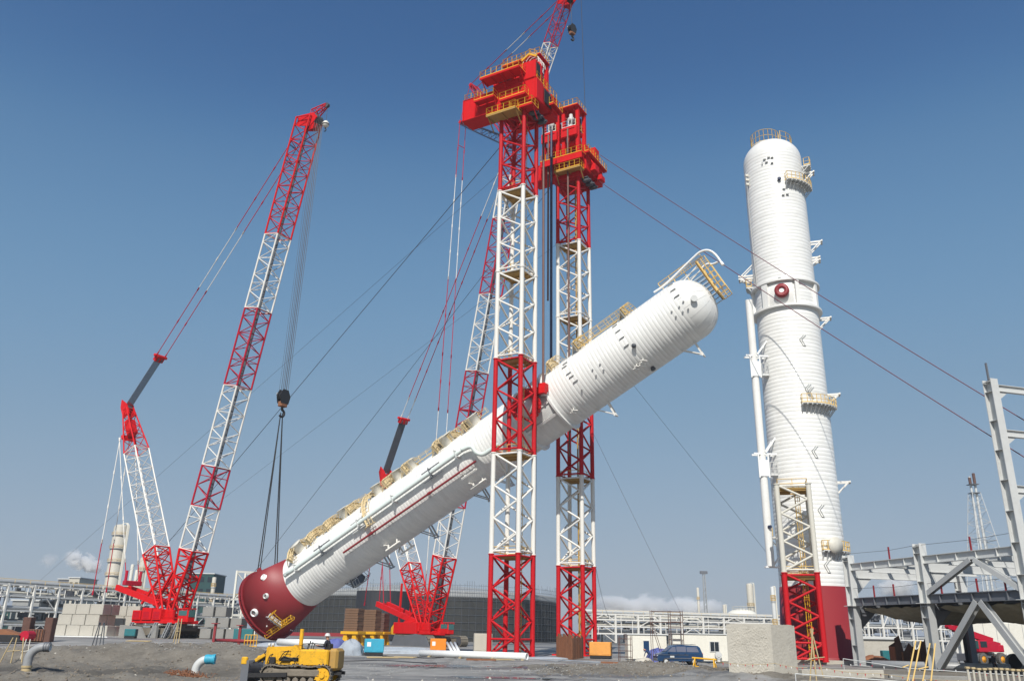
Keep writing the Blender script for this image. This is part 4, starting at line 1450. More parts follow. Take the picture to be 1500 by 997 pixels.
# ------------------------------------------------------------------ crawler cranes
def lattice(parent, name, q0, q1, n, rc, rb, mk, ring=True):
    """lattice boom section between two quads of corner points: end frames, four chords, lacing"""
    mb = MB()
    for i in range(4):
        mb.tube(q0[i], q0[(i + 1) % 4], rb * 1.3, 5, False)
    sec = mb.build(name, mk, parent)
    mb = MB()
    for i in range(4):
        mb.tube(q1[i], q1[(i + 1) % 4], rb * 1.3, 5, False)
    mb.build('end_frame', mk, sec)
    for i in range(4):
        tinst(q0[i], q1[i], rc, 'chord', sec, mk, 8)
    mb = MB()
    for i in range(4):
        j = (i + 1) % 4
        for k in range(n):
            a, b = (i, j) if (k + i) % 2 == 0 else (j, i)
            mb.tube(lerp(q0[a], q1[a], k / n), lerp(q0[b], q1[b], (k + 1) / n), rb, 5, False)
            if k and k % 3 == 0:
                mb.tube(lerp(q0[a], q1[a], k / n), lerp(q0[b], q1[b], k / n), rb * .8, 5, False)
    mb.build('lacing', mk, sec)
    return sec
def quad(c, lat, nrm, hw, hd):
    return [c - lat * hw - nrm * hd, c + lat * hw - nrm * hd, c + lat * hw + nrm * hd, c - lat * hw + nrm * hd]
def t_at_py(a, b, py):
    lo, hi = -.1, 1.2
    for _ in range(50):
        m = (lo + hi) / 2
        if pix(lerp(a, b, m))[1] > py: lo = m
        else: hi = m
    return lo
def arm(parent, a, b, lat, pys, cols, hw, hd, pit, rc, rb, name='boom_section', base=None, tip=None):
    """chain of lattice sections; pys are measured joints"""
    ax = (V(b) - V(a)).normalized()
    nrm = lat.cross(ax).normalized()
    ts = [0] + [t_at_py(a, b, y) for y in pys] + [1]
    L = (V(b) - V(a)).length
    for i, mk in enumerate(cols):
        c0, c1 = lerp(a, b, ts[i]), lerp(a, b, ts[i + 1])
        w0 = w1 = hw; d0 = d1 = hd
        if i == 0 and base: w0, d0 = base
        if i == len(cols) - 1 and tip: w1, d1 = tip
        bs = i == 0 and base
        n = max(2, round((ts[i + 1] - ts[i]) * L / (pit * (.72 if bs else 1))))
        lattice(parent, name, quad(c0 + ax * .05, lat, nrm, w0, d0), quad(c1 - ax * .05, lat, nrm, w1, d1), n, rc * (1.25 if bs else 1), rb * (1.4 if bs else 1), mk)
    return ax, nrm
def pend(parent, a, b, ts, cols, r=.075, name='pendant'):
    ts = [0] + ts + [1]
    for i, mk in enumerate(cols):
        mb = MB()
        p, q = lerp(a, b, ts[i]), lerp(a, b, ts[i + 1])
        mb.tube(p, q, r, 6)
        k = max(1, round((q - p).length / 7))
        for j in range(k + 1):
            c = lerp(p, q, j / k)
            d = (q - p).normalized()
            mb.tube(c - d * .35, c + d * .35, r * 1.75, 6)
        mb.build(name, mk, parent)
def track(parent, c, d, lat, L, h, wd, z):
    """crawler track: frame, rollers and a belt of shoes"""
    ax = (d, Z, lat)
    tr = MB()
    r = h / 2
    tr.prism([(-L / 2 + r, -r * .55), (L / 2 - r, -r * .55), (L / 2 - r * .7, 0), (L / 2 - r * 1.2, r * .6), (-L / 2 + r * 1.2, r * .6), (-L / 2 + r * .7, 0)], ax, c + Z * (z + r), wd * .62)
    t = tr.build('crawler_track', 'dusty', parent)
    pts = []
    N = 44
    per = 2 * (L - h) + math.pi * h
    for i in range(N):
        s = per * i / N
        if s < L - h: p, a = (-(L - h) / 2 + s, r), 0
        elif s < L - h + math.pi * r:
            a = (s - (L - h)) / r; p = ((L - h) / 2 + r * math.sin(a), r * math.cos(a))
        elif s < 2 * (L - h) + math.pi * r:
            p, a = ((L - h) / 2 - (s - (L - h) - math.pi * r), -r), math.pi
        else:
            a = math.pi + (s - 2 * (L - h) - math.pi * r) / r; p = (-(L - h) / 2 + r * math.sin(a), r * math.cos(a))
        pts.append((p, a))
    me = MB().bbox((0, 0, 0), (per / N * .93, wd, .16), bv=.03).mesh('track_shoe', M['dusty'])
    for p, a in pts:
        o = c + d * p[0] + Z * (z + r + p[1])
        tx = d * math.cos(a) - Z * math.sin(a)
        tzv = d * math.sin(a) + Z * math.cos(a)
        m = Matrix(((tx.x, lat.x, tzv.x, o.x), (tx.y, lat.y, tzv.y, o.y), (tx.z, lat.z, tzv.z, o.z), (0, 0, 0, 1)))
        inst(me, 'track_shoe', t, m)
    mb = MB()
    for s in (-1, 1):
        mb.tube(c + d * (s * (L / 2 - r)) + Z * (z + r) - lat * wd * .46, c + d * (s * (L / 2 - r)) + Z * (z + r) + lat * wd * .46, r * .82, 16)
    for i in range(7):
        q = c + d * (-(L - h) / 2 + (L - h) * i / 6) + Z * (z + r * .35)
        mb.tube(q - lat * wd * .42, q + lat * wd * .42, r * .3, 10)
    mb.build('track_roller', 'darkgrey', t)
def cab(parent, o, d, lat, mk='red'):
    ax = (d, lat, Z)
    mb = MB().bbox(o + Z * .9, (2.4, 1.5, 1.8), ax, .12)
    mb.box(o + Z * 2.05, (2.45, 1.6, .16), ax)
    for a in (-1.12, .4, 1.12):
        for b in (-.68, .68):
            mb.beam(o + d * a + lat * b + Z * 1.0, o + d * a + lat * b + Z * 2.0, .1, .1)
    cb = mb.build('operator_cab', mk, parent)
    g = MB()
    g.box(o - lat * .76 + Z * 1.4, (1.9, .04, .75), ax)
    g.build('side_window', 'tealglass', cb)
    MB().box(o + d * 1.22 + Z * 1.3, (.05, 1.25, .95), ax).build('front_window', 'tealglass', cb)
    return cb
def hook_block(parent, c, ax, w_=1.1, h=1.6, name='hook_block'):
    x, y, z = ax
    mb = MB()
    for s in (-1, 1):
        mb.prism([(-w_, h * .2), (-w_ * .5, h * .75), (w_ * .5, h * .75), (w_, h * .2), (w_ * .7, -h * .5), (-w_ * .7, -h * .5)], (x, z, y), c + y * (.42 * s), .12)
    for s in (-.5, .5):
        for k in (-.22, .22):
            mb.tube(c + x * (w_ * s) + y * (k - .1) + z * (h * .15), c + x * (w_ * s) + y * (k + .1) + z * (h * .15), w_ * .52, 16)
    b = mb.build(name, 'black', parent)
    MB().bbox(c - z * (h * .55), (w_ * 1.2, .9, h * .45), ax, .08).build('hook_crosshead', 'rust', b)
    MB().box(c + x * (w_ * -.75) - y * .5 + z * (h * .25), (w_ * .4, .04, h * .35), ax).build('marker_plate', 'cabin', b)
    mb = MB()
    pts = [c - z * (h * .7), c - z * (h * 1.05)] + [c - z * (h * 1.35) + x * (h * .3 * math.sin(R(a))) + z * (h * .3 * math.cos(R(a))) for a in range(0, 250, 25)]
    mb.path(pts, h * .11, 8)
    mb.build('hook', 'black', b)
    return b
def sheave_set(parent, c, lat, r, n, sp, mk='darkgrey', name='head_sheave'):
    mb = MB()
    for i in range(n):
        o = c + lat * ((i - (n - 1) / 2) * sp)
        mb.tube(o - lat * (sp * .3), o + lat * (sp * .3), r, 18)
    return mb.build(name, mk, parent)
def superstructure(cr, F, d, lat, g, body, yellow_tail=False, z0=2.0):
    ax = (d, lat, Z)
    O = V((F.x, F.y, g))
    a0, a1 = body
    mb = MB()
    mb.bbox(O + d * ((a0 + a1) / 2) + Z * (z0 + .25), (a1 - a0, 5.0, .5), ax, .05)
    for b in (-1.35, 1.35):
        mb.bbox(O + d * ((a0 + a1) / 2 - .5) + lat * b + Z * (z0 + .8), (a1 - a0 - 2, .5, .8), ax, .05)
    mb.bbox(O + d * .2 - lat * 1.6 + Z * (z0 + 1.2), (2.4, .5, 1.8), ax, .06)
    mb.bbox(O + d * .2 + lat * 1.6 + Z * (z0 + 1.2), (2.4, .5, 1.8), ax, .06)
    up = mb.build('superstructure', 'red', cr)
    mb = MB()
    L = a1 - a0
    for k, (f, w_, hh) in enumerate(((.12, .2, 1.5), (.36, .22, 1.9), (.6, .2, 1.7))):
        mb.bbox(O + d * (a0 + L * f) - lat * 2.0 + Z * (z0 + .5 + hh / 2), (L * w_, 1.4, hh), ax, .06)
    mb.bbox(O + d * (a0 + L * .25) + lat * 1.9 + Z * (z0 + 1.4), (L * .35, 1.5, 1.8), ax, .06)
    mb.build('machinery_housing', 'red', cr)
    mb = MB()
    for f in (.12, .36, .6):
        for k in range(5):
            mb.box(O + d * (a0 + L * f) - lat * 2.72 + Z * (z0 + .85 + .22 * k), (L * .14, .05, .08), ax)
    mb.build('louvre', 'crimson', cr)
    for f in (.3, .52):
        c = O + d * (a0 + L * f) + Z * (z0 + 1.5)
        mb = MB().tube(c - lat * .9, c + lat * .9, .62, 18)
        for s in (-.95, .95):
            mb.tube(c + lat * (s - .05), c + lat * (s + .05), .85, 18)
        mb.build('winch_drum', 'darkgrey', cr)
    mb = MB()
    mb.tube(O + Z * (z0 - .55), O + Z * z0, 1.9, 24)
    mb.bbox(O + Z * (z0 - .75), (3.6, 6.6, .7), ax, .1)
    mb.build('car_body', 'dusty', cr)
    mb = MB()
    rail_run(mb, [O + d * (a0 + .2) - lat * 2.45 + Z * (z0 + .5), O + d * (a1 - .2) - lat * 2.45 + Z * (z0 + .5)], 1.0, gap=1.2, r=.03)
    mb.build('deck_railing', 'red', cr)
    if yellow_tail:
        MB().prism([(-1.4, 0), (1.2, 0), (1.2, 2.0), (-.2, 2.0), (-1.4, 1.0)], (d, Z, lat), O + d * (a0 - 1.0) + Z * (z0 - .1), 4.4).build('tail_counterweight', 'yellow', cr)
    return O

# ---- left crane: holds the tail of the vessel
F1 = onp(257, 908, MID, RD)
G1 = .95
F1.z = G1 + 2.9
H1 = onp(453, 176, MID, RD)
cr1 = thing('crawler_crane', V((F1.x, F1.y, G1)), 'red and white lattice crane whose hook carries the skirt end of the tilted column', 'crawler crane', 'lattice boom crawler cranes')
ax1, n1 = arm(cr1, F1, H1, RD, (806, 743, 684, 567, 455, 347), ('red', 'white', 'crimson', 'white', 'crimson', 'white', 'red'), 1.62, 1.62, 1.6, .165, .085, base=(1.62, .45), tip=(1.62, 1.75))
mb = MB()
for s in (-1, 1):
    mb.prism([(-1.8, -1.2), (1.9, -1.6), (3.1, .2), (1.9, 1.2), (-1.8, .9)], (n1 if n1.dot(WD) > 0 else -n1, ax1, RD), H1 + RD * (1.0 * s) - ax1 * .4, .16)
mb.build('boom_head', 'red', cr1)
nd1 = n1 if n1.dot(WD) > 0 else -n1
sheave_set(cr1, H1 + nd1 * 2.2 - ax1 * .1, RD, .75, 6, .28)
sheave_set(cr1, H1 - nd1 * .9 + ax1 * .4, RD, .55, 4, .3)
jt = H1 + nd1 * 3.6 + ax1 * 2.6
lattice(cr1, 'runner_jib', quad(H1 + nd1 * .9 + ax1 * .9, RD, ax1, .9, .7), quad(jt, RD, ax1, .35, .25), 4, .1, .06, 'red')
sheave_set(cr1, jt + nd1 * .2, RD, .45, 3, .2)
b_ = jt + nd1 * .3
hb = b_ - Z * 4.2
MB().tube(b_, hb + Z * .4, .04, 5).build('runner_rope', 'cable', cr1)
mb = MB(); mb.lathe([(.001, .75), (.35, .7), (.62, .3), (.62, -.1), (.35, -.5), (.001, -.55)], hb, (WD, RD, Z), 16); bb = mb.build('headache_ball', 'cabin', cr1)
mb = MB(); mb.path([hb - Z * .5, hb - Z * .9] + [hb - Z * 1.15 + WD * (.25 * math.sin(R(a))) + Z * (.25 * math.cos(R(a))) for a in range(0, 250, 30)], .09, 6); mb.build('hook', 'black', bb)
mb = MB(); mb.lathe([(.63, .15), (.66, .05), (.63, -.1)], hb, (WD, RD, Z), 16); mb.build('ball_band', 'black', bb)
for f in (.90, .935):
    p = lerp(F1, H1, f) - nd1 * 1.6
    MB().beam(p, p - nd1 * 1.7 + ax1 * 1.0, .28, .28).build('pendant_bracket', 'navy', cr1)
# cable and walkway inside the boom
mb = MB()
mb.beam(F1 + ax1 * 6, H1 - ax1 * 2, .9, .14, RD)
mb.tube(F1 + ax1 * 2 - nd1 * .5, H1 - nd1 * .2, .07, 5)
mb.tube(F1 + ax1 * 2 - nd1 * .5 + RD * .4, H1 - nd1 * .2 + RD * .4, .07, 5)
mb.build('boom_walkway', 'darkgrey', cr1)
# mast
Fm = F1 - WD * 1.4
Tm = onp(188, 600, MID, RD)
axm1, nm1 = arm(cr1, Fm, Tm, RD, (806, 660), ('red', 'white', 'red'), 1.5, 1.5, 1.35, .135, .07, 'mast_section', base=(1.5, .4), tip=(.8, .55))
ndm = nm1 if nm1.dot(WD) > 0 else -nm1
mb = MB()
for s in (-1, 1):
    mb.prism([(-.9, -1.6), (.9, -1.6), (.7, .8), (-.3, 2.4), (-1.0, 1.0)], (ndm, axm1, RD), Tm + RD * (.7 * s), .18)
mb.bbox(Tm - axm1 * 5.5 - ndm * 1.6, (2.4, .5, .9), (RD, ndm, axm1), .08)
mb.bbox(Tm - axm1 * 4 - ndm * .2, (1.6, 1.3, 3.2), (RD, ndm, axm1), .1)
mb.build('mast_head', 'red', cr1)
sheave_set(cr1, Tm + axm1 * .3, RD, .6, 6, .2)
EQ = onp(232, 527, MID, RD)
def reeving(cr, a, b, lat, w0, n, r=.05):
    mb = MB()
    for i in range(n):
        o = lat * ((i - (n - 1) / 2) * w0 / (n - 1))
        mb.tube(a + o, b + o, r, 5, False)
    mb.build('boom_hoist_rope', 'deckgrey', cr)
    d = (b - a).normalized()
    e = MB()
    e.bbox(b + d * .3, (w0 + .5, .9, 1.3), (lat, d.cross(lat), d), .1)
    e.bbox(b + d * .75, (w0 + 1.5, .6, .5), (lat, d.cross(lat), d), .1)
    e.build('equaliser', 'red', cr)
    e = MB()
    for s in (-1, 1):
        e.tube(b + d * .1 + lat * (s * w0 * .3) - lat * .1, b + d * .1 + lat * (s * w0 * .3) + lat * .1, .6, 12)
    e.build('equaliser_sheave', 'darkgrey', cr)
reeving(cr1, Tm + axm1 * .6, EQ, RD, 1.3, 9, .06)
PA = lerp(F1, H1, .955) - nd1 * 1.9
dE = (PA - EQ).normalized()
for s in (-.9, .9):
    pend(cr1, EQ + dE * 1.2 + RD * s, PA + RD * s, [.30, .58], ('crimson', 'white', 'crimson'))
# ballast pendants and back hitch
HB = Tm - axm1 * 5.5 - ndm * 2.4
BAL = [onp(136, 868, MID - RD * 2.2, RD), onp(156, 864, MID + RD * 2.2, RD)]
for s, b in zip((-1, 1), BAL):
    b = V((b.x, b.y, max(b.z, 6.5)))
    pend(cr1, HB + RD * s * 1.0, b, [.68], ('white', 'crimson'), .08, 'ballast_pendant')
RB = [onp(185, 852, MID - RD * 1.3, RD), onp(203, 852, MID + RD * 1.3, RD)]
for s, b in zip((-1, 1), RB):
    pend(cr1, (HB if s < 0 else Tm - axm1 * 8 - ndm * 1.4) + RD * s * 1.1, b, [.86], ('white', 'crimson'), .08, 'back_hitch')
mb = MB()
rb = (RB[0] + RB[1]) / 2
mb.bbox(rb - Z * .2, (3.4, .8, .8), (RD, WD, Z), .1)
for s in (-1.4, 1.4):
    mb.bbox(rb + RD * s + Z * .9, (.3, .5, 1.9), (RD, WD, Z), .05)
mb.build('hitch_yoke', 'crimson', cr1)
e0 = onp(180, 860, MID, RD); e1 = onp(243, 884, MID, RD)
mb = MB()
for s in (-1.2, 1.2):
    mb.beam(e0 + RD * s, e1 + RD * s, .5, .9)
    mb.beam(e1 + RD * s + Z * 4.5 - WD * .6, e1 + RD * s - WD * 4.5, .3, .35)
    mb.beam(e1 + RD * s + Z * 5 + WD * 2, e1 + RD * s - WD * 1.5 - Z * .3, .28, .3)
for f in (.05, .5, .95):
    c = lerp(e0, e1, f)
    mb.beam(c - RD * 1.3, c + RD * 1.3, .4, .5)
mb.build('back_stay_frame', 'red', cr1)
O1 = superstructure(cr1, F1, WD, RD, G1, (-7.6, 2.6), z0=2.2)
cab(cr1, O1 + WD * 5.3 - RD * 2.4 + Z * 2.4, WD, RD)
MB().bbox(O1 + WD * 3.6 - RD * 2.2 + Z * 2.35, (4.2, 1.4, .3), WRZ, .04).build('cab_platform', 'red', cr1)
for s in (-1, 1):
    track(cr1, O1 + RD * (s * 4.0), WD, RD, 10.5, 1.9, 1.7, 0)
for a, b in ((-5, -5.2), (3.8, -5.2), (4.6, -4.4), (1.0, -5.4)):
    mb = MB()
    p = O1 + WD * a + RD * b
    mb.beam(p + Z * .1, p + WD * 1.1 + Z * 2.3, .3, .18)
    mb.beam(p + WD * .5 + Z * .1, p + WD * 1.6 + Z * 2.3, .3, .18)
    for k in range(5): mb.beam(p + WD * (.2 + .2 * k) + Z * (.3 + .42 * k), p + WD * (.7 + .2 * k) + Z * (.3 + .42 * k), .25, .05)
    mb.build('access_ladder', 'pipegrey', cr1)
mb = MB()
mb.prism([(-3.2, 0), (3.2, 0), (1.7, 1.7), (-3.2, 1.9)], (WD, Z, RD), O1 - WD * 3.2 - RD * 5.2 , .35)
mb.bbox(O1 + WD * 2.1 - RD * 5.3 + Z * .95, (1.1, .5, 1.9), WRZ, .04)
mb.build('side_plate', 'concretedark', cr1)
# hoist ropes, hook block and the slings to the tail lugs
HK = (TL[0] + TL[1]) / 2
hk_top = onp(411, 578, MID, RD)
HK = V((HK.x * .5 + hk_top.x * .5, HK.y * .5 + hk_top.y * .5, hk_top.z))
rt_ = H1 + nd1 * 2.6
mb = MB()
for i in range(11):
    o = RD * ((i - 5) * .2)
    mb.tube(rt_ + o + WD * (.3 * (i % 2)), HK + o * .95 + Z * .5 + WD * (.3 * (i % 2) - .15), .024 if i not in (6, 8) else .045, 4, False)
mb.build('hoist_rope', 'cable', cr1)
hook_block(cr1, HK - Z * .5, (RD, WD, Z), 1.15, 1.9)
for k, L_ in enumerate(TL):
    for s in (-.28, .28):
        MB().tube(HK - Z * 3.0 + RD * (.2 * (k * 2 - 1)), L_ + AX * s, .085, 6).build('lifting_sling', 'black', cr1)

# ---- second crane: stands behind the gantry with a luffing jib
th2 = R(-47)
D2 = V((math.cos(th2), math.sin(th2), 0)); L2 = V((-math.sin(th2), math.cos(th2), 0))
F2 = at(632, 929, 170); F2.z = 2.7
G2 = 0.0
def o2(px, py, off=0):
    return onp(px, py, F2 + L2 * off, L2)
H2 = o2(757, 214)
cr2 = thing('crawler_crane', V((F2.x, F2.y, 0)), 'red and white lattice crane with a luffing jib and yellow tail standing behind the gantry', 'crawler crane', 'lattice boom crawler cranes')
ax2, n2 = arm(cr2, F2, H2, L2, (815, 742, 602, 545, 433, 322, 262), ('red', 'white', 'crimson', 'crimson', 'white', 'crimson', 'white', 'crimson'), 1.62, 1.62, 1.6, .165, .085, base=(1.62, .45))
nd2 = n2 if n2.dot(D2) > 0 else -n2
J2 = o2(834, -14)
axj, nj = arm(cr2, H2 + ax2 * .8, J2, L2, (160, 66), ('crimson', 'white', 'crimson'), 1.12, 1.12, 1.4, .12, .065, 'jib_section', base=(1.0, .3))
ndj = nj if nj.dot(D2) > 0 else -nj
mb = MB()
for s in (-1, 1):
    mb.prism([(-1.2, -2.2), (1.0, -2.6), (2.2, -.6), (1.4, .8), (-1.0, .6)], (ndj, axj, L2), J2 - axj * 1.2 + L2 * (.9 * s), .16)
mb.build('jib_head', 'red', cr2)
sheave_set(cr2, J2 + ndj * 1.2 - axj * 2.2, L2, .7, 4, .25, 'black')
hk2 = o2(838, 44)
MB().tube(J2 + ndj * 1.4 - axj * 2.2, hk2 + Z * 1.5, .05, 5).build('jib_rope', 'cable', cr2)
hook_block(cr2, hk2, (L2, D2, Z), .95, 1.6)
ST1, ST2 = o2(693, 127), o2(678, 181)
for s_, nm in ((ST1, 'front_strut'), (ST2, 'rear_strut')):
    d = (s_ - H2).normalized(); nn = L2.cross(d)
    lattice(cr2, nm, quad(H2 + d * 1.0, L2, nn, 1.3, .9), quad(s_ - d * .5, L2, nn, .8, .5), 11, .13, .07, 'crimson' if nm == 'front_strut' else 'navy')
    MB().bbox(s_, (2.0, .8, .9), (L2, nn, d), .1).build('strut_head', 'red', cr2)
for s in (-.9, .9):
    pend(cr2, ST1 + L2 * s, J2 - axj * 2.2 - ndj * 1.2 + L2 * s * .9, [.42, .62], ('crimson', 'white', 'crimson'), .085)
    pend(cr2, ST2 + L2 * s, ST1 + L2 * s, [], ('crimson',), .07, 'strut_link')
    e = o2(636, 850, 0)
    pend(cr2, ST2 + L2 * s, V((F2.x, F2.y, 6)) + L2 * (s * 1.6) - D2 * 1.0, [.13, .36, .52, .63, .93], ('crimson', 'white', 'crimson', 'crimson', 'white', 'crimson'), .085, 'jib_back_stay')
MB().tube(lerp(ST2, F2, .055) + L2 * .9, lerp(ST2, F2, .055) - L2 * .9, .08, 6).build('spreader_bar', 'crimson', cr2)
mb = MB()
mb.beam(F2 + ax2 * 5, H2 - ax2 * 2, .9, .14, L2)
for s in (0, .45):
    mb.tube(F2 + ax2 * 2 - nd2 * .5 + L2 * s, H2 - nd2 * .2 + L2 * s, .08, 5)
mb.build('boom_walkway', 'darkgrey', cr2)
Fm2 = F2 - D2 * 1.3
Tm2 = o2(566, 697)
axm2, nm2 = arm(cr2, Fm2, Tm2, L2, (829, 752), ('red', 'white', 'red'), 1.5, 1.5, 1.35, .135, .07, 'mast_section', base=(1.5, .4), tip=(1.0, .7))
ndm2 = nm2 if nm2.dot(D2) > 0 else -nm2
mb = MB()
for s in (-1, 1):
    mb.prism([(-1.3, -2.0), (1.3, -2.0), (.9, .6), (.3, 2.2), (-.7, 1.4)], (ndm2, axm2, L2), Tm2 + L2 * (1.1 * s), .22)
mb.bbox(Tm2 - axm2 * .3, (2.2, 1.2, .8), (L2, ndm2, axm2), .1)
mb.bbox(Tm2 - axm2 * 2.6, (2.6, 1.7, .7), (L2, ndm2, axm2), .1)
mb.build('mast_head', 'red', cr2)
EQ2 = o2(590, 618)
reeving(cr2, Tm2 + axm2 * .8, EQ2, L2, 1.7, 11, .075)
PA2 = H2 - nd2 * 1.7 - ax2 * .8
dE = (PA2 - EQ2).normalized()
for s in (-.9, .9):
    pend(cr2, EQ2 + dE * 1.2 + L2 * s, PA2 + L2 * s, [.07, .40, .75], ('white', 'crimson', 'crimson', 'white'), .085)
HB2 = Tm2 - axm2 * 2 - ndm2 * 1.4
bal2 = [o2(534, 884, -2.2), o2(555, 886, 2.2)]
for s, b in zip((-1, 1), bal2):
    pend(cr2, HB2 + L2 * s, b, [.55], ('white', 'crimson'), .085, 'ballast_pendant')
rb2 = [o2(562, 883, -1.4), o2(572, 883, 1.4)]
for s, b in zip((-1, 1), rb2):
    pend(cr2, HB2 + L2 * s * 1.1 + axm2, b, [.66], ('white', 'crimson'), .09, 'back_hitch')
e0, e1 = o2(560, 884), o2(618, 911)
mb = MB()
for s in (-1.3, 1.3):
    mb.beam(e0 + L2 * s, e1 + L2 * s, .6, 1.0)
    mb.beam(lerp(e0, e1, .6) + L2 * s + Z * 6, lerp(e0, e1, .58) + L2 * s - Z * 1.5, .3, .34)
    mb.beam(e1 + L2 * s + Z * 3.4 + D2 * .5, e1 + L2 * s - D2 * 3.5, .3, .34)
for f in (.03, .35, .7, .98):
    c = lerp(e0, e1, f)
    mb.beam(c - L2 * 1.3, c + L2 * 1.3, .5, .6)
mb.build('back_stay_frame', 'red', cr2)
O2 = superstructure(cr2, F2, D2, L2, 0.0, (-8.2, 2.6), True, z0=2.1)
cab(cr2, O2 + D2 * 5.4 - L2 * .6 + Z * 2.2, D2, L2)
MB().bbox(O2 + D2 * 3.4 - L2 * .6 + Z * 2.15, (4.4, 1.4, .3), (D2, L2, Z), .04).build('cab_platform', 'red', cr2)
MB().bbox(O2 - D2 * 4.6 - L2 * 2.85 + Z * 3.2, (7.4, .5, 2.1), (D2, L2, Z), .06).build('side_housing', 'red', cr2)
for s in (-1, 1):
    track(cr2, O2 + L2 * (s * 4.0), D2, L2, 10.5, 1.9, 1.7, 0)
# tarpaulin draped over the near track frame
mb = MB()
mb.prism([(-6, 0), (6, 0), (4.6, 1.9), (1.5, 2.2), (-2.5, 1.75), (-5, 2.0)], (D2, Z, L2), O2 - L2 * 5.0, .2)
mb.build('track_skirt', 'deckgrey', cr2)

# ------------------------------------------------------------------ guy cables
def cable(p, q, r, label, mk='cable', group='guy cables', sag=0.0):
    n = 1 if sag == 0 else 14
    pts = [lerp(p, q, i / n) - Z * (sag * 4 * (i / n) * (1 - i / n)) for i in range(n + 1)]
    mb = MB()
    mb.path(pts, r, 6) if n > 1 else mb.tube(pts[0], pts[1], r, 6)
    o = mb.build('guy_cable', mk, None, pts[0])
    return tag(o, label, 'cable', group)
cable(at(737, 210, 104), at(150, 909, 188), .05, 'dark guy cable from the near gantry head down past the left crane boom')
cable(at(833, 240, 119), at(322, 903, 205), .04, 'guy cable running down behind the tilted column to the left crane foot')
cable(at(835, 163, 119), at(38, 868, 235), .025, 'faint thin guy line reaching to the far left beyond the mast')
cable(at(832, 345, 118), at(180, 842, 240), .02, 'very thin line crossing behind the left crane boom at mid height')
cable(at(879, 227, 121), at(2120, 985, 56), .05, 'upper of two long guy cables sloping right from the far gantry head', 'ropered', sag=.8)
cable(at(871, 261, 118), at(1995, 975, 58), .05, 'lower of two long guy cables sloping right from the far gantry head', 'ropered', sag=.8)
cable(at(866, 486, 120), at(1205, 912, 145), .022, 'thin line sloping down right from behind the tilted column to the standing one')
cable(at(866, 628, 118), at(1004, 912, 150), .02, 'thin reddish line from the far mast down towards the white cabins', 'ropered')
cable(at(873, 832, 116), at(893, 905, 150), .025, 'short slack line hanging from the foot of the far mast', sag=1.0)
cable(at(857, 157, 119), o2(849, -60), .05, 'vertical rope from the far gantry head up out of the picture')
cable(wrz(MID, .9, -4.6, 28), wrz(MID, 1.0, -4.9, 0.0), .03, 'plumb line hanging from the tilted column between the masts')

# ------------------------------------------------------------------ grey steel frame on the right
FX = 39.5
fr = thing('steel_structure', V((FX, 82.0, 0)), 'unfinished grey steel pipe-rack frame with V braces at the right edge', 'steel frame')
YA, YB, YC = 92.6, 82.0, 70.6
zA, zB, zC = at(1252, 813, 92).z, at(1353, 796, YB).z, at(1459, 556, 71).z
uz = at(1352, 820, YB).z
lz = at(1362, 877, YB).z
def hcol(x, y, z1, mk, wd=.95, dp=.95, z0=0.05):
    mb = MB()
    mb.box(V((x - wd / 2 + .03, y, (z0 + z1) / 2)), (.06, dp, z1 - z0))
    mb.box(V((x + wd / 2 - .03, y, (z0 + z1) / 2)), (.06, dp, z1 - z0))
    mb.box(V((x, y, (z0 + z1) / 2)), (wd - .12, .07, z1 - z0 - .004))
    for z in [z0 + 1.2, z0 + 3.4, z1 - .3, z1 - 1.6, z1 - 3.2]:
        if z < z1 - .1 and z > z0:
            mb.box(V((x, y - .26, z)), (wd - .124, .44, .05))
    mb.box(V((x, y, z0 + .03)), (wd + .4, dp + .4, .06))
    return mb.build('column', mk, fr)
def sidecol(x, y, z1, mk, z0=0.05):
    """wide-flange column whose flanges face along Y"""
    mb = MB()
    mb.box(V((x, y - .44, (z0 + z1) / 2)), (.78, .06, z1 - z0))
    mb.box(V((x, y + .44, (z0 + z1) / 2)), (.78, .06, z1 - z0))
    mb.box(V((x, y, (z0 + z1) / 2)), (.07, .82, z1 - z0 - .004))
    z = z0 + 2
    while z < z1 - .4:
        mb.box(V((x - .2, y, z)), (.34, .816, .04))
        z += 2.6
    mb.box(V((x, y, z0 + .03)), (1.3, 1.4, .06))
    mb.box(V((x, y, z1 - .25)), (.9, .7, .04))
    return mb.build('column', mk, fr)
for y_, z_ in ((YA, zA), (YB, zB), (YC, zC)):
    sidecol(FX, y_, lz - .42, 'grey'); sidecol(FX, y_, z_, 'lightgrey', lz - .41)
BX = FX + 14.3
for y, z1, mk in ((YA, uz + .4, 'lightgrey'), (YB, uz + .4, 'lightgrey')):
    sidecol(BX, y, lz - .42, 'deckgrey'); sidecol(BX, y, z1, mk, lz - .41)
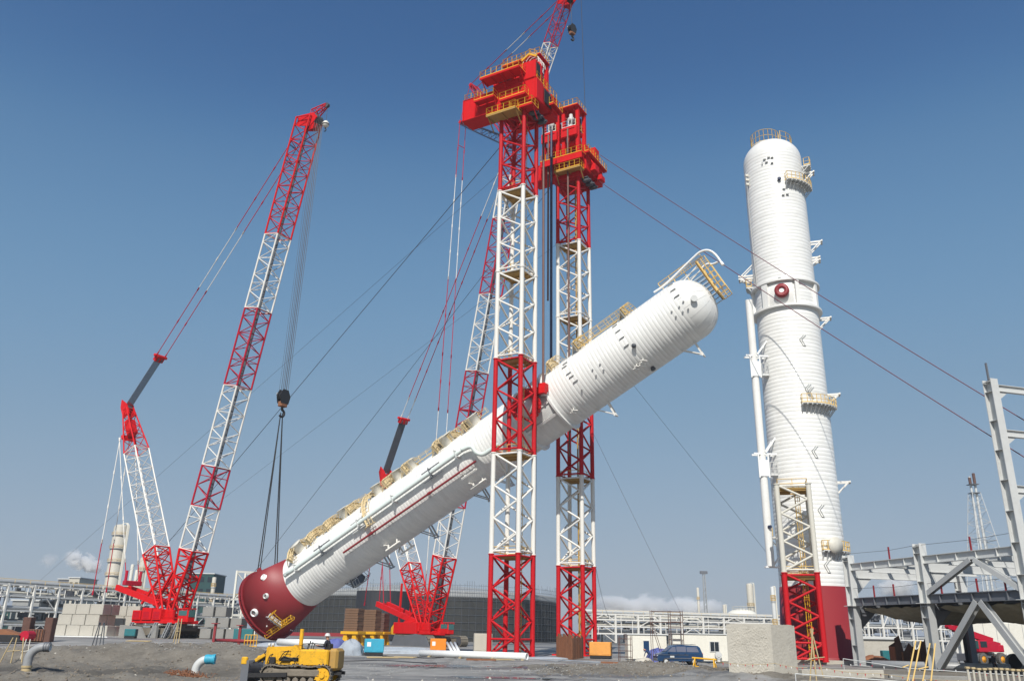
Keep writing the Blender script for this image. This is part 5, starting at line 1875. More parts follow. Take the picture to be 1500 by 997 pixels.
for (ya, yb) in ((YA, YB), (YB, YC)):
    for x, mk in ((FX, 'lightgrey'), (BX, 'lightgrey')):
        b_ = MB().ibeam(V((x, ya - .5, uz)), V((x, yb + .5, uz)), .42, .75, .05)
        for k in range(1, 5):
            y = ya + (yb - ya) * k / 5
            b_.box(V((x, y, uz)), (.4, .03, .64))
        b_.build('beam', mk, fr)
    b_ = MB().ibeam(V((FX, ya - .5, lz)), V((FX, yb + .5, lz)), .45, .8, .05)
    for k in range(1, 6):
        y = ya + (yb - ya) * k / 6
        b_.box(V((FX, y, lz)), (.43, .03, .69))
    b_.build('beam', 'deckgrey', fr)
    MB().ibeam(V((BX, ya - .5, lz)), V((BX, yb + .5, lz)), .45, .8, .05).build('beam', 'deckgrey', fr)
    MB().ibeam(V((FX + 4.8, ya, uz + .1)), V((FX + 4.8, yb, uz + .1)), .3, .5, .04).build('beam', 'lightgrey', fr)
    MB().ibeam(V((FX + 9.6, ya, uz + .1)), V((FX + 9.6, yb, uz + .1)), .3, .5, .04).build('beam', 'lightgrey', fr)
for y in (YA, YB, YC):
    MB().ibeam(V((FX + .45, y, uz - .55)), V((BX - .45, y, uz - .55)), .4, 1.1, .05).build('beam', 'lightgrey', fr)
    MB().ibeam(V((FX + .45, y, lz - .55)), V((BX - .45, y, lz - .55)), .4, 1.0, .05).build('beam', 'deckgrey', fr)
    for s, zz in ((1, uz - 1.1), (1, lz - 1.05)):
        MB().prism([(0, 0), (2.2, 0), (0, -1.9)], (V((1, 0, 0)), Z, V((0, 1, 0))), V((FX + .4, y, zz)), .12).build('haunch', 'lightgrey' if zz > lz else 'deckgrey', fr)
for k in range(4):
    y = YA + (YC - YA) * (k + .5) / 4
    MB().ibeam(V((FX + .3, y, uz - .3)), V((BX - .3, y, uz - .3)), .3, .7, .04).build('beam', 'lightgrey', fr)
    MB().ibeam(V((FX + .3, y, lz - .3)), V((BX - .3, y, lz - .3)), .3, .6, .04).build('beam', 'deckgrey', fr)
# sheet of decking laid on the lower level
MB().box(V(((FX + BX) / 2 + .4, (YA + YC) / 2, lz + .46)), (BX - FX - .6, YA - YC - .4, .06)).build('deck_plate', 'deckgrey', fr)
# V braces
def brace(p, q, mk='lightgrey', s=.5):
    b_ = MB().ibeam(p, q, s, s, .06, V((1, 0, 0)))
    b_.build('diagonal_brace', mk, fr)
ym = YB + (YC - YB) * .56
brace(V((FX - .1, ym + .2, lz - .4)), V((FX - .1, YB - .6, .3)), 'grey', .55)
brace(V((FX - .1, ym - .2, lz - .4)), V((FX - .1, YC + .5, .3)), 'grey', .55)
brace(V((FX - .1, ym + .2, uz - .4)), V((FX - .1, YB - .5, lz + .5)), 'grey', .45)
brace(V((FX - .1, ym - .2, uz - .4)), V((FX - .1, YC + .5, lz + .5)), 'lightgrey', .45)
brace(V((BX - .1, ym + .2, uz - .4)), V((BX - .1, YB - .5, lz + .5)), 'grey', .45)
for y in (YA - 3.6, YA - 6.5, ym, ym + 4.2, ym - 3.0):
    for zz, hh in ((lz + .4, 1.15), (uz + .38, 1.2)):
        if zz > uz and y not in (YA - 6.5, ym):
            continue
        MB().box(V((FX - .1, y, zz + hh / 2)), (.12, .12, hh)).build('guard_post', 'maroon', fr)
mb = MB()
for zz in (lz + 1.4, uz + 1.4):
    mb.path([V((FX - .1, YA - .3, zz)), V((FX - .1, YA - 6.5, zz - .15)), V((FX - .1, YB + .5, zz)), V((FX - .1, ym, zz - .1)), V((FX - .1, YC + .4, zz + .05))], .018, 4)
mb.build('lifeline', 'cable', fr)
# stubs on the tall column
for py in (566, 632, 714):
    z = at(1485, py, YC).z
    MB().ibeam(V((FX + .5, YC, z)), V((FX + 9, YC, z)), .36, .62, .05).build('beam', 'lightgrey', fr)
    MB().prism([(0, 0), (1.3, 0), (0, -.9)], (V((1, 0, 0)), Z, V((0, 1, 0))), V((FX + .4, YC, z - .35)), .12).build('haunch', 'lightgrey', fr)
MB().box(V((FX - .1, YC, zC + .75)), (.14, .14, 1.6)).build('guard_post', 'deckgrey', fr)
# sagging safety net under the lower level
def sagnet(y0, y1, nm):
    nx, ny = 14, 18
    mb = MB()
    for j in range(ny + 1):
        for i in range(nx + 1):
            u, v = i / nx, j / ny
            sag = 1.5 * (1 - (2 * u - 1) ** 2) ** .6 * (1 - (2 * v - 1) ** 2) ** .5 + .18 * math.sin(v * 31) * math.sin(u * 17 + 1)
            mb.v.append((FX + .3 + (BX - FX - .8) * u, y0 + (y1 - y0) * v, lz - .62 - max(0, sag)))
    k = len(mb.v)
    for j in range(ny + 1):
        for i in range(nx + 1):
            x, y, z = mb.v[j * (nx + 1) + i]
            mb.v.append((x, y, z + .05))
    for j in range(ny):
        for i in range(nx):
            a = j * (nx + 1) + i
            q = (a, a + nx + 1, a + nx + 2, a + 1)
            mb.face(q, True); mb.face(tuple(k + t for t in reversed(q)), True)
    o = mb.build('safety_net', 'net', None, V(((FX + BX) / 2, (y0 + y1) / 2, lz - 1.2)))
    return o
tag(sagnet(YA - .8, YB + .8, 'a'), 'brown safety net sagging under the frame between its first and second column', 'safety net', 'safety nets under the frame')
tag(sagnet(YB - .8, YC + .8, 'b'), 'brown safety net sagging behind the V brace of the steel frame', 'safety net', 'safety nets under the frame')

fr.rotation_euler.z = R(16.0)
_rot = Matrix.Rotation(R(16.0), 3, 'Z')
for o in bpy.data.objects:
    if o.name.startswith('safety_net'):
        o.location = V((FX, 82.0, 0)) + _rot @ (o.location - V((FX, 82.0, 0)))
        o.rotation_euler.z = R(16.0)

# ---- short lattice mast section standing in front of the upright column
PM = V((at(1183, 960, 96.5).x, 96.5, .3))
sm = thing('mast_stub', PM, 'two red and white gantry mast sections stacked in front of the standing column', 'lattice mast')
ang = R(-16)
MX = (V((math.cos(ang), math.sin(ang), 0)), V((-math.sin(ang), math.cos(ang), 0)), Z)
z1m, z2m = at(1186, 838, 95).z, at(1170, 708, 95).z
PM.z = 0
mast_section(sm, PM, .3, z1m, 'mastred', 6, True, ax=MX, hs=1.72, hr=1.72)
mast_section(sm, PM, z1m, z2m, 'offwhite', 6, False, ax=MX, hs=1.72, hr=1.72)
mast_platform(sm, PM, z1m - .5, MX, 1.72)
mast_platform(sm, PM, z2m - .6, MX, 1.72)
lb = MB(); ladder(lb, PM + MX[0] * .5 + MX[1] * .6 + Z * .4, PM + MX[0] * .5 + MX[1] * .6 + Z * z1m, -MX[1], .5, .05, True, .45); lb.build('ladder', 'yellow', sm)
lb = MB(); ladder(lb, PM + MX[0] * .5 + MX[1] * .6 + Z * z1m, PM + MX[0] * .5 + MX[1] * .6 + Z * z2m, -MX[1], .5, .05, True, .45); lb.build('ladder', 'paleyellow', sm)

# ------------------------------------------------------------------ background plant
def gbase(px, Y):
    p = at(px, 930, Y)
    return V((p.x, Y, gz(p.x, Y)))
# big tank wrapped in scaffold netting
tkY = 300.0
xl, xr = at(436, 872, tkY).x, at(818, 880, tkY).x
tR = (xr - xl) / 2
tc0 = V(((xl + xr) / 2, tkY, 0))
tH = at(600, 872, tkY - tR).z
tank = thing('storage_tank', tc0, 'very wide dark storage tank wrapped in scaffold netting behind the gantry', 'storage tank', 'tanks under construction')
XYZ = (V((1, 0, 0)), V((0, 1, 0)), Z)
MB().lathe([(tR, 0), (tR, tH)], tc0, XYZ, 120).build('tank_shell', 'mesh', tank)
mb = MB()
mb.lathe([(tR - .6, tH - .3), (tR - .6, tH + 1.6), (tR - 3, tH + 2.0), (0.1, tH + 6.0)], tc0, XYZ, 96)
mb.build('tank_rim', 'meshpale', tank)
for k in range(6):
    z = tH * (k + .5) / 6
    mb = MB(); mb.lathe([(tR + .02, z), (tR + .14, z + .02), (tR + .14, z + .14), (tR + .02, z + .16)], tc0, XYZ, 120, smooth=False); mb.build('scaffold_lift', 'darkgrey', tank)
mb = MB()
n = 190
for i in range(n):
    a = math.pi + math.pi * i / n
    p = tc0 + V((math.cos(a), math.sin(a), 0)) * (tR + .25)
    hh = tH + random.choice((2.0, 3.2, 3.8, 4.6))
    mb.tube(p + Z * (tH - .5 if i % 3 else 0), p + Z * hh, .04, 4, False)
for k in range(3):
    z = tH + 1.1 + k * 1.1
    pts = [tc0 + V((math.cos(math.pi + math.pi * i / 90), math.sin(math.pi + math.pi * i / 90), 0)) * (tR + .25) + Z * z for i in range(91)]
    mb.path(pts, .04, 4)
tag(mb.build('scaffold_tube', 'deckgrey', tank), kind='stuff')
# smaller dark tank in front of it
t2c = gbase(558, 232)
t2 = thing('storage_tank', t2c, 'black sheeted tank section just above the brown ballast stacks', 'storage tank', 'tanks under construction')
z1 = at(549, 867, 226).z
r2 = (at(598, 870, 232).x - at(520, 870, 232).x) / 2
MB().lathe([(r2, 0), (r2, z1), (r2 - .3, z1), (0.1, z1 + .5)], t2c, XYZ, 40, smooth=False).build('tank_shell', 'blacksheet', t2)
mb = MB()
rail_run(mb, [t2c + V((r2 * math.cos(R(a)), r2 * math.sin(R(a)), z1)) for a in range(180, 361, 15)], 1.4, r=.06, gap=3)
mb.build('scaffold_tube', 'grey', t2)
# low perimeter wall in front of tank
wl0, wl1 = gbase(425, 240), gbase(508, 238)
wall_ = MB()
wall_.bbox((wl0 + wl1) / 2 + Z * .45, ((wl1 - wl0).length, .4, .9), (lambda d: (d, Z.cross(d), Z))((wl1 - wl0).normalized()), .03)
o = wall_.build('site_wall', 'maroon', None, (wl0 + wl1) / 2)
tag(o, 'long low maroon panel wall at the foot of the big dark tank', 'wall')

def rack(name, p0, p1, h, nb, depth, label, lev, mk='white', pipes=40, seed=1, thick=.45, pipec=None, pm=('cream', 'meshpale', 'grey', 'deckgrey', 'offwhite'), group='pipe racks of the plant'):
    rnd = random.Random(seed)
    p0, p1 = V(p0), V(p1)
    d = (p1 - p0).normalized(); n_ = V((-d.y, d.x, 0))
    if n_.y < 0: n_ = -n_
    L = (p1 - p0).length
    ax = (d, n_, Z)
    t = thing(name, p0, label, 'pipe rack', group)
    cm = MB().box((0, 0, .5), (1, 1, 1)).mesh('column', M[mk])
    for i in range(nb + 1):
        for r in (0, depth):
            o = p0 + d * (L * i / nb) + n_ * r
            m = Matrix(((d.x * thick, n_.x * thick, 0, o.x), (d.y * thick, n_.y * thick, 0, o.y), (0, 0, h, o.z), (0, 0, 0, 1)))
            inst(cm, 'column', t, m)
        for z in lev:
            a = p0 + d * (L * i / nb) + Z * z
            MB().beam(a + n_ * .3, a + n_ * (depth - .3), thick * .7, thick * .9).build('cross_beam', mk, t)
    for z in lev:
        for r in (0, depth):
            MB().beam(p0 + n_ * (r - .01) + Z * (z + thick * .2), p1 + n_ * (r - .01) + Z * (z + thick * .2), thick * .55, thick * .8).build('girt', mk, t)
    for i in range(nb):
        if i % 2 == 0:
            a, b = p0 + d * (L * i / nb), p0 + d * (L * (i + 1) / nb)
            for z0, z1 in zip([0] + list(lev), lev):
                if rnd.random() < .8:
                    if rnd.random() < .5: binst(a + Z * z0, (a + b) / 2 + Z * z1, thick * .4, thick * .4, 'brace', t, mk)
                    binst(b + Z * z0, (a + b) / 2 + Z * z1, thick * .4, thick * .4, 'brace', t, mk)
    for i in range(nb * 2):
        a = p0 + d * (L * (i + .5) / nb / 2)
        for z0, z1 in zip(lev, lev[1:]):
            if rnd.random() < .5:
                binst(a + Z * z0, a + Z * z1, thick * .35, thick * .35, 'strut', t, mk)
    for z in lev:
        for k in range(pipes // len(lev)):
            r = rnd.uniform(.12, .5) * (thick / .45)
            o = n_ * rnd.uniform(.5, depth - .5) + Z * (z + thick * .65 + r)
            f0, f1 = sorted((rnd.uniform(0, .5), rnd.uniform(.5, 1)))
            if rnd.random() < .7: f0, f1 = 0, 1
            MB().tube(lerp(p0, p1, f0) + o, lerp(p0, p1, f1) + o, r, 8).build('pipe', rnd.choice(pm), t)
    # clutter carried below: valves, boxes, hangers
    mb = MB()
    for k in range(int(L / 1.1)):
        a = p0 + d * rnd.uniform(0, L) + n_ * rnd.uniform(.5, depth)
        z = rnd.choice(lev) - rnd.uniform(.5, 1.6)
        mb.box(a + Z * z, (rnd.uniform(.4, 2.4), rnd.uniform(.4, 1.6), rnd.uniform(.3, 1.3)), ax)
    tag(mb.build('small_equipment', 'deckgrey', t), kind='stuff')
    mb = MB()
    for k in range(int(L / .6)):
        a = p0 + d * rnd.uniform(0, L) + n_ * rnd.uniform(.2, depth)
        z = rnd.choice(lev)
        mb.tube(a + Z * (z - rnd.uniform(.5, 2.5)), a + Z * (z + rnd.uniform(.2, 1.2)), .09, 4, False)
    tag(mb.build('hanger', 'offwhite', t), kind='stuff')
    if pipec:
        for zz, r, mk2, off in pipec:
            MB().tube(p0 + n_ * off + Z * zz - d * 4, p1 + n_ * off + Z * zz + d * 4, r, 10).build('main_pipe', mk2, t)
    mb = MB()
    q = p0 + Z * (h + .1); q1 = p1 + Z * (h + .1)
    k = int(L / 4)
    for i in range(k):
        mb.tube(lerp(q, q1, i / k), lerp(q, q1, i / k) + Z * .9, .05, 4, False)
    mb.tube(q + Z * .9, q1 + Z * .9, .05, 4, False)
    mb.build('handrail', 'paleyellow', t)
    return t
ra0, ra1 = at(-40, 913, 190), at(352, 922, 272)
ra0.z = ra1.z = 0
hL = at(70, 857, 205).z
rack('pipe_rack', ra0, ra1, hL, 13, 9, 'long white steel pipe rack behind the left crane and its concrete ballast', (hL * .22, hL * .48, hL * .76, hL - .3), pipes=44, seed=3,
     pipec=((hL + .9, .4, 'cream', 8), (hL + .7, .3, 'paleyellow', 6.2)))
rb0, rb1 = at(868, 938, 300), at(1150, 940, 330)
rb0.z = rb1.z = 0
hR = at(1000, 901, 312).z
rack('pipe_rack', rb0, rb1, hR, 9, 10, 'white steel pipe rack running behind the white cabins and dark blue van', (hR * .3, hR * .55, hR * .78, hR - .3), pipes=48, seed=5, thick=.6,
     pm=('meshpale', 'lightgrey', 'offwhite', 'grey', 'cream'), pipec=((hR + 1.0, .5, 'cream', 7),))
rc0, rc1 = at(1252, 940, 190), at(1420, 940, 205)
rc0.z = rc1.z = 0
hC = at(1300, 896, 195).z
rack('pipe_rack', rc0, rc1, hC, 8, 8, 'low white pipe rack seen under the grey frame beyond its sagging net', (hC * .3, hC * .6, hC - .3), pipes=30, seed=8, thick=.35,
     pm=('meshpale', 'lightgrey', 'offwhite', 'grey'))
# white wall or hoarding behind the red mobile crane
a, b = at(1405, 930, 150), at(1580, 930, 140)
a.z = b.z = 0
d = (b - a).normalized(); n_ = Z.cross(d)
ht = at(1470, 912, 145).z
wt = thing('white_hoarding', a, 'long low white panelled wall behind the red mobile crane', 'wall')
k = 9
for i in range(k):
    MB().bbox(lerp(a, b, (i + .5) / k) + Z * ht / 2, ((b - a).length / k - .05, .25, ht), (d, n_, Z), .03).build('panel', 'cabin', wt)
mb = MB(); rail_run(mb, [a + Z * ht, b + Z * ht], 1.3, r=.06, gap=2.2); mb.build('railing', 'white', wt)
def building(px0, px1, pyt, Y, label, mk, name='plant_building', dep=14, win=0, roof=None, cat='building'):
    a, b = gbase(px0, Y), gbase(px1, Y)
    a.z = b.z = 0
    h = at((px0 + px1) / 2, pyt, Y).z
    t = thing(name, (a + b) / 2, label, cat, 'buildings of the plant')
    c = (a + b) / 2 + V((0, dep / 2, 0))
    MB().bbox(c + Z * h / 2, ((b - a).length, dep, h), bv=.1).build('wall', mk, t)
    MB().bbox(c + Z * (h + .2), ((b - a).length + .6, dep + .6, .4), bv=.05).build('roof', roof or 'lightgrey', t)
    if win:
        nx, nz = win
        for i in range(nx):
            for j in range(nz):
                x = a.x + (b.x - a.x) * (i + .5) / nx
                z = h * (j + .55) / nz
                MB().box(V((x, Y - .03, z)), ((b.x - a.x) / nx * .55, .1, h / nz * .45)).build('window', 'glass', t)
    return t
building(70, 88, 848, 330, 'small dark plant building on the horizon at the far left', 'deckgrey', win=(3, 3))
building(86, 102, 846, 318, 'cream plant building with a flat roof beside the small dark one', 'cream', win=(2, 3))
building(268, 302, 840, 330, 'dark green block building seen through the left crane boom foot', 'darkgreen', win=(3, 5))
building(-30, 60, 893, 222, 'low dark green shed under the left pipe rack', 'darkgreen', dep=10, win=(7, 1), roof='deckgrey')
building(298, 340, 884, 285, 'low blue shed behind the right end of the left pipe rack', 'vanblue', dep=10)
building(8, 64, 880, 216, 'pale panelled shed under the left end of the white pipe rack', 'meshpale', dep=3, win=(5, 1), name='panelled_shed')
building(1260, 1315, 936, 128, 'plain concrete wall block below the sagging net', 'concrete', name='concrete_block_building', dep=5)
def stack(name, px, pyt, pyb, wpx, Y, label, mk='cream', bands=4, cat='chimney', taper=1.0, ladder_=True, group=None, dome=True):
    p = gbase(px + (940 - (pyt + pyb) / 2) * (px - 810) / 3900 * -1 * 0, Y)
    q = at(px, (pyt + pyb) / 2, Y)
    base = V((q.x, Y, 0))
    h = at(px, pyt, Y).z
    r = wpx / 2 * Y / 1290
    t = thing(name, base, label, cat, group)
    pr = [(r * taper, 0), (r * taper, h * .4), (r, h * .42), (r, h)]
    pr += [(r * .8, h + r * .35), (.01, h + r * .5)] if dome else [(r * .8, h), (r * .8, h - 1)]
    MB().lathe(pr, base, XYZ, 28).build('stack_shell', mk, t)
    for k in range(bands):
        z = h * (k + 1) / (bands + .6)
        MB().lathe([(r * .9, z - .2), (r * 1.18, z - .2), (r * 1.18, z + .2), (r * .9, z + .2)], base, XYZ, 28, smooth=False).build('ring_platform', 'grey', t)
        mb = MB()
        rail_run(mb, [base + V((r * 1.16 * math.cos(R(a)), r * 1.16 * math.sin(R(a)), z + .2)) for a in range(180, 361, 30)], 1.2, r=.06, gap=3)
        mb.build('railing', 'paleyellow', t)
    if ladder_:
        for s, z0 in ((1.15, 0), (1.28, h * .35), (1.42, h * .2), (1.1, h * .5)):
            mb = MB()
            x = r * s
            mb.path([base + V((x, -r * .4, z0)), base + V((x, -r * .4, h + r * .2)), base + V((x * .8, -r * .4, h + r * .6)), base + V((r * .3, -r * .3, h + r * .6)), base + V((r * .2, -r * .3, h))], max(.09, r * .07), 6)
            mb.build('riser_pipe', 'offwhite', t)
    return t
stack('distillation_column', 171, 772, 850, 20, 420, 'tall cream distillation column with ring platforms behind the left crane mast', 'cream', 7, 'process tower', 1.18)
stack('exhaust_stack', 208, 818, 858, 11, 380, 'shorter cream stack with a ladder right of the tall distillation column', 'cream', 3, 'chimney')
stack('exhaust_stack', 192, 827, 858, 5, 390, 'slim white stack between the tall column and its shorter neighbour', 'offwhite', 1, 'chimney', ladder_=False)
stack('exhaust_stack', 199, 835, 858, 5, 385, 'lowest slim white stack of the group near the tall distillation column', 'offwhite', 1, 'chimney', ladder_=False)
stack('exhaust_stack', 312, 846, 880, 6, 300, 'small cream stack rising from the left rack beside the maroon skirt', 'cream', 3, 'chimney', ladder_=False)
stack('chimney', 1023, 860, 897, 3.6, 420, 'thin red and white chimney left of a lattice pole on the horizon', 'cream', 2, 'chimney', ladder_=False, dome=False)
stack('process_drum', 1099, 856, 892, 9.5, 360, 'upright cream vessel with an external pipe right of a domed tank', 'cream', 1, 'process tower')
stack('process_drum', 1061, 886, 897, 4.5, 350, 'tiny upright drum just left of the cream domed tank', 'cream', 0, 'process tower')
stack('process_drum', 1134, 860, 930, 6, 200, 'slim pipe column at the left edge of the standing maroon skirt', 'lightgrey', 2, 'process tower')
# dome tank
q = gbase(1089, 345)
dt = thing('domed_tank', q, 'cream tank with a shallow domed roof beside an upright vessel on the horizon', 'storage tank')
r = 23 * 345 / 1290; z0 = at(1089, 903, 345).z; z1 = at(1089, 891, 345).z
MB().lathe([(r, 0), (r, z0)], q, XYZ, 48).build('tank_shell', 'cabin', dt)
MB().lathe([(r * math.sin(R(a)), z0 + (z1 - z0) * math.cos(R(a))) for a in range(90, -1, -10)][:-1] + [(.01, z1)], q, XYZ, 48).build('dome_roof', 'cabin', dt)
mb = MB(); rail_run(mb, [q + V((r * .6 * math.cos(R(a)), r * .6 * math.sin(R(a)), z0 + (z1 - z0) * .8)) for a in range(180, 361, 20)], 1.4, r=.08, gap=3); mb.build('railing', 'offwhite', dt)
# thin lattice pole
q = gbase(1036, 380)
lp = thing('lattice_pole', q, 'thin lattice floodlight pole standing on the horizon right of a thin chimney', 'pole')
h = at(1036, 838, 380).z
lattice(lp, 'pole_shaft', quad(q, V((1, 0, 0)), V((0, 1, 0)), .8, .8), quad(q + Z * h, V((1, 0, 0)), V((0, 1, 0)), .4, .4), 24, .12, .07, 'grey')
MB().box(q + Z * h, (3.2, 1.2, 1.2)).build('lamp_head', 'deckgrey', lp)
# flare tower
q = gbase(1449, 330)
q = V((at(1440, 800, 330).x, 330, 0))
fl = thing('flare_tower', q, 'white lattice flare tower with twin dark tips on the right horizon', 'flare tower')
h = at(1434, 722, 330).z
hb = 8.2
for (f0, f1, mk) in ((0, .35, 'lightgrey'), (.35, .68, 'lightgrey'), (.68, 1, 'lightgrey')):
    w0, w1 = hb + (1.6 - hb) * f0, hb + (1.6 - hb) * f1
    lattice(fl, 'tower_section', quad(q + Z * h * f0, V((1, 0, 0)), V((0, 1, 0)), w0, w0), quad(q + Z * h * f1, V((1, 0, 0)), V((0, 1, 0)), w1, w1), 8, .13, .07, mk)
for s in (-.9, .9):
    MB().tube(q + V((s, 0, 0)), q + V((s, 0, h + 6.5)), .45, 10).build('flare_pipe', 'lightgrey', fl)
    MB().tube(q + V((s, 0, h + 3.6)), q + V((s, 0, h + 7 + s)), .55, 12).build('flare_tip', 'rustdark', fl)
mb = MB()
for z in (h, h + 3.4): mb.box(q + Z * z, (3.4, 3.4, .25))
mb.build('tip_platform', 'deckgrey', fl)
# white gantry-like portal behind the maroon skirt (left side)
q0, q1 = gbase(336, 240), gbase(372, 244)
pt = thing('steel_portal', q0, 'white open steel portal standing just left of the tilted maroon skirt', 'steel frame')
h = at(336, 840, 240).z
for q in (q0, q1, q0 + V((0, 8, 0)), q1 + V((0, 8, 0))):
    MB().beam(q, q + Z * h, .5, .5).build('column', 'cabin', pt)
for z in (h - .3, h * .55, h * .3):
    for o in (V((0, 0, 0)), V((0, 8, 0))):
        MB().beam(q0 + o + Z * z, q1 + o + Z * z, .4, .55).build('beam', 'cabin', pt)
mb = MB(); mb.beam(q0 + Z * h * .55, q1 + Z * (h - .5), .25, .25); mb.beam(q0 + Z * (h - .5), q1 + Z * h * .55, .25, .25); mb.build('bracing', 'cabin', pt)
mb = MB(); rail_run(mb, [q0 + Z * (h * .55), q1 + Z * (h * .55)], 1.3, r=.07, gap=2); mb.build('railing', 'paleyellow', pt)

# ------------------------------------------------------------------ steam
def steam(name, c, size, label, dens, sc, seed, lean=(0, 0)):
    mb = MB().box((0, 0, 0), size)
    o = mb.build(name, 'white', None, (0, 0, 0))
    o.location = c
    m = bpy.data.materials.new('steam_vapour')
    m.use_nodes = True
    N, L = m.node_tree.nodes, m.node_tree.links
    N.remove(N['Principled BSDF'])
    pv = N.new('ShaderNodeVolumePrincipled')
    pv.inputs['Color'].default_value = (.992, .992, .992, 1)
    pv.inputs['Anisotropy'].default_value = 0.2
    L.new(pv.outputs[0], N['Material Output'].inputs['Volume'])
    tc = N.new('ShaderNodeTexCoord')
    mp = N.new('ShaderNodeMapping')
    mp.inputs['Location'].default_value = (seed * 13.7, seed * 5.1, seed * 2.3)
    mp.inputs['Scale'].default_value = (sc, sc, sc * 1.25)
    L.new(tc.outputs['Object'], mp.inputs[0])
    n1 = N.new('ShaderNodeTexNoise')
    n1.inputs['Scale'].default_value = 1.0
    n1.inputs['Detail'].default_value = 7
    n1.inputs['Roughness'].default_value = .62
    n1.inputs['Distortion'].default_value = .5
    L.new(mp.outputs[0], n1.inputs[0])
    # ellipsoid fall-off inside the box
    ms = N.new('ShaderNodeMapping')
    ms.inputs['Scale'].default_value = (2 / size[0], 2 / size[1], 2 / size[2])
    L.new(tc.outputs['Object'], ms.inputs[0])
    vl = N.new('ShaderNodeVectorMath'); vl.operation = 'LENGTH'
    L.new(ms.outputs[0], vl.inputs[0])
    fo = N.new('ShaderNodeMapRange')
    fo.inputs[1].default_value = .15; fo.inputs[2].default_value = 1.0; fo.inputs[3].default_value = .27; fo.inputs[4].default_value = -.22
    L.new(vl.outputs['Value'], fo.inputs[0])
    ad = N.new('ShaderNodeMath'); ad.operation = 'ADD'
    L.new(n1.outputs[0], ad.inputs[0]); L.new(fo.outputs[0], ad.inputs[1])
    rp = N.new('ShaderNodeMapRange')
    rp.inputs[1].default_value = .48; rp.inputs[2].default_value = .82; rp.inputs[3].default_value = 0; rp.inputs[4].default_value = dens
    L.new(ad.outputs[0], rp.inputs[0])
    L.new(rp.outputs[0], pv.inputs['Density'])
    o.data.materials.clear()
    o.data.materials.append(m)
    tag(o, label, None, None, 'stuff')
    return o
c = at(125, 824, 450)
o = steam('steam', c, (34, 14, 13), 'white steam plume drifting left from the tall distillation column', 1.6, .16, 1)
o.rotation_euler = (0, R(16), 0)
c = at(72, 820, 460)
o = steam('steam', c, (16, 10, 12), 'faint torn end of the steam plume at the far left', .3, .2, 2)
c = at(930, 890, 520)
steam('steam', c, (78, 30, 22), 'low bank of steam above the pipe rack left of the thin chimney', .9, .07, 3)
c = at(1010, 890, 540)
steam('steam', c, (70, 30, 24), 'low bank of steam above the pipe rack behind the thin chimney', .7, .07, 7)
c = at(1312, 858, 560)
steam('steam', c, (36, 22, 26), 'small white steam cloud seen through the grey steel frame', 1.0, .1, 5)

# ------------------------------------------------------------------ things on the site
def gpos(px, py, z=0.0):
    p = gr(px, py, z)
    return V((p.x, p.y, gz(p.x, p.y)))
def yawax(deg):
    a = R(deg)
    return (V((math.cos(a), math.sin(a), 0)), V((-math.sin(a), math.cos(a), 0)), Z)

ORD = ['first', 'second', 'third', 'fourth', 'fifth', 'sixth', 'seventh', 'eighth', 'ninth', 'tenth', 'eleventh', 'twelfth', 'thirteenth']
# ---- concrete ballast blocks, each a thing
blk = [MB().bbox((0, 0, 0), (1.98, 1.98, 1.98), bv=.05).mesh('concrete_block', M[k]) for k in ('concrete', 'concretedark')]
def bl(p, yaw, z, label, grp, sc=(1, 1, 1), k=0):
    a = R(yaw)
    m = Matrix.Translation(V((p.x, p.y, z))) @ Matrix.Rotation(a, 4, 'Z') @ Matrix.Diagonal((sc[0], sc[1], sc[2], 1))
    o = inst(blk[k], 'concrete_block', None, m)
    tag(o, label, 'concrete block', grp)
    return o
YB0 = 142.0
GA = 'concrete ballast blocks of the left crane'
yw = -7
u_, v_, _z = yawax(yw)
pz = .95
BWD, BH = 2.3, 1.62
def bz(lv): return pz + .12 + BH * (lv + .5)
sc_ = (BWD / 2, BWD / 2, BH / 2)
sx = BWD + .05
org = V((at(99, 900, YB0).x, YB0, 0))
for lv, off, n, nm in ((0, -.3, 4, 'bottom'), (1, .4, 3, 'middle'), (2, .9, 3, 'top')):
    for i in range(n):
        who = ['leftmost', 'second', 'third', 'rightmost'][i] if n == 4 else ['left', 'middle', 'right'][i]
        bl(org + u_ * (off + i * sx) - v_ * (.05 * ((i * 3 + lv) % 3)), yw + ((i * 5 + lv) % 3 - 1) * .8, bz(lv), '%s block of the %s row in the front ballast stack left of the crane' % (who, nm), GA, sc_)
        if i == n - 1:
            bl(org + u_ * (off + i * sx + .02) + v_ * sx, yw, bz(lv), 'end block behind the %s row of the front ballast stack' % nm, GA, sc_)
o = MB().bbox(org + u_ * 3.2 + v_ * .7 + Z * (pz + .05), (11.4, 6.2, .14), (u_, v_, Z), .02).build('ballast_mat', 'whiteclean', None, org)
tag(o, 'white timber mat under the front ballast stack of the left crane', 'mat')
org2 = V((at(178, 900, 148).x, 148, 0))
for lv, nm, n in ((0, 'bottom', 2), (1, 'middle', 2), (2, 'top', 2)):
    for i in range(n):
        bl(org2 + u_ * (i * sx + .3 * (lv == 2)), yw, bz(lv) - .1, '%s %s block of the rear ballast stack beside the crane deck' % (('left', 'right')[i], nm), GA, sc_)
org3 = V((at(308, 905, 139).x, 139, 0))
for lv, nm, n in ((0, 'bottom', 3), (1, 'middle', 3), (2, 'top', 2)):
    for i in range(n):
        bl(org3 + u_ * (i * sx * .9 + (.6 if lv == 1 else 0)), yw - 6, bz(lv) - .1, '%s %s block of the grey stack right of the left crane cab' % (('left', 'centre', 'right')[i], nm), 'grey blocks right of the left crane', (.95, .95, BH / 2 * .9), k=1)
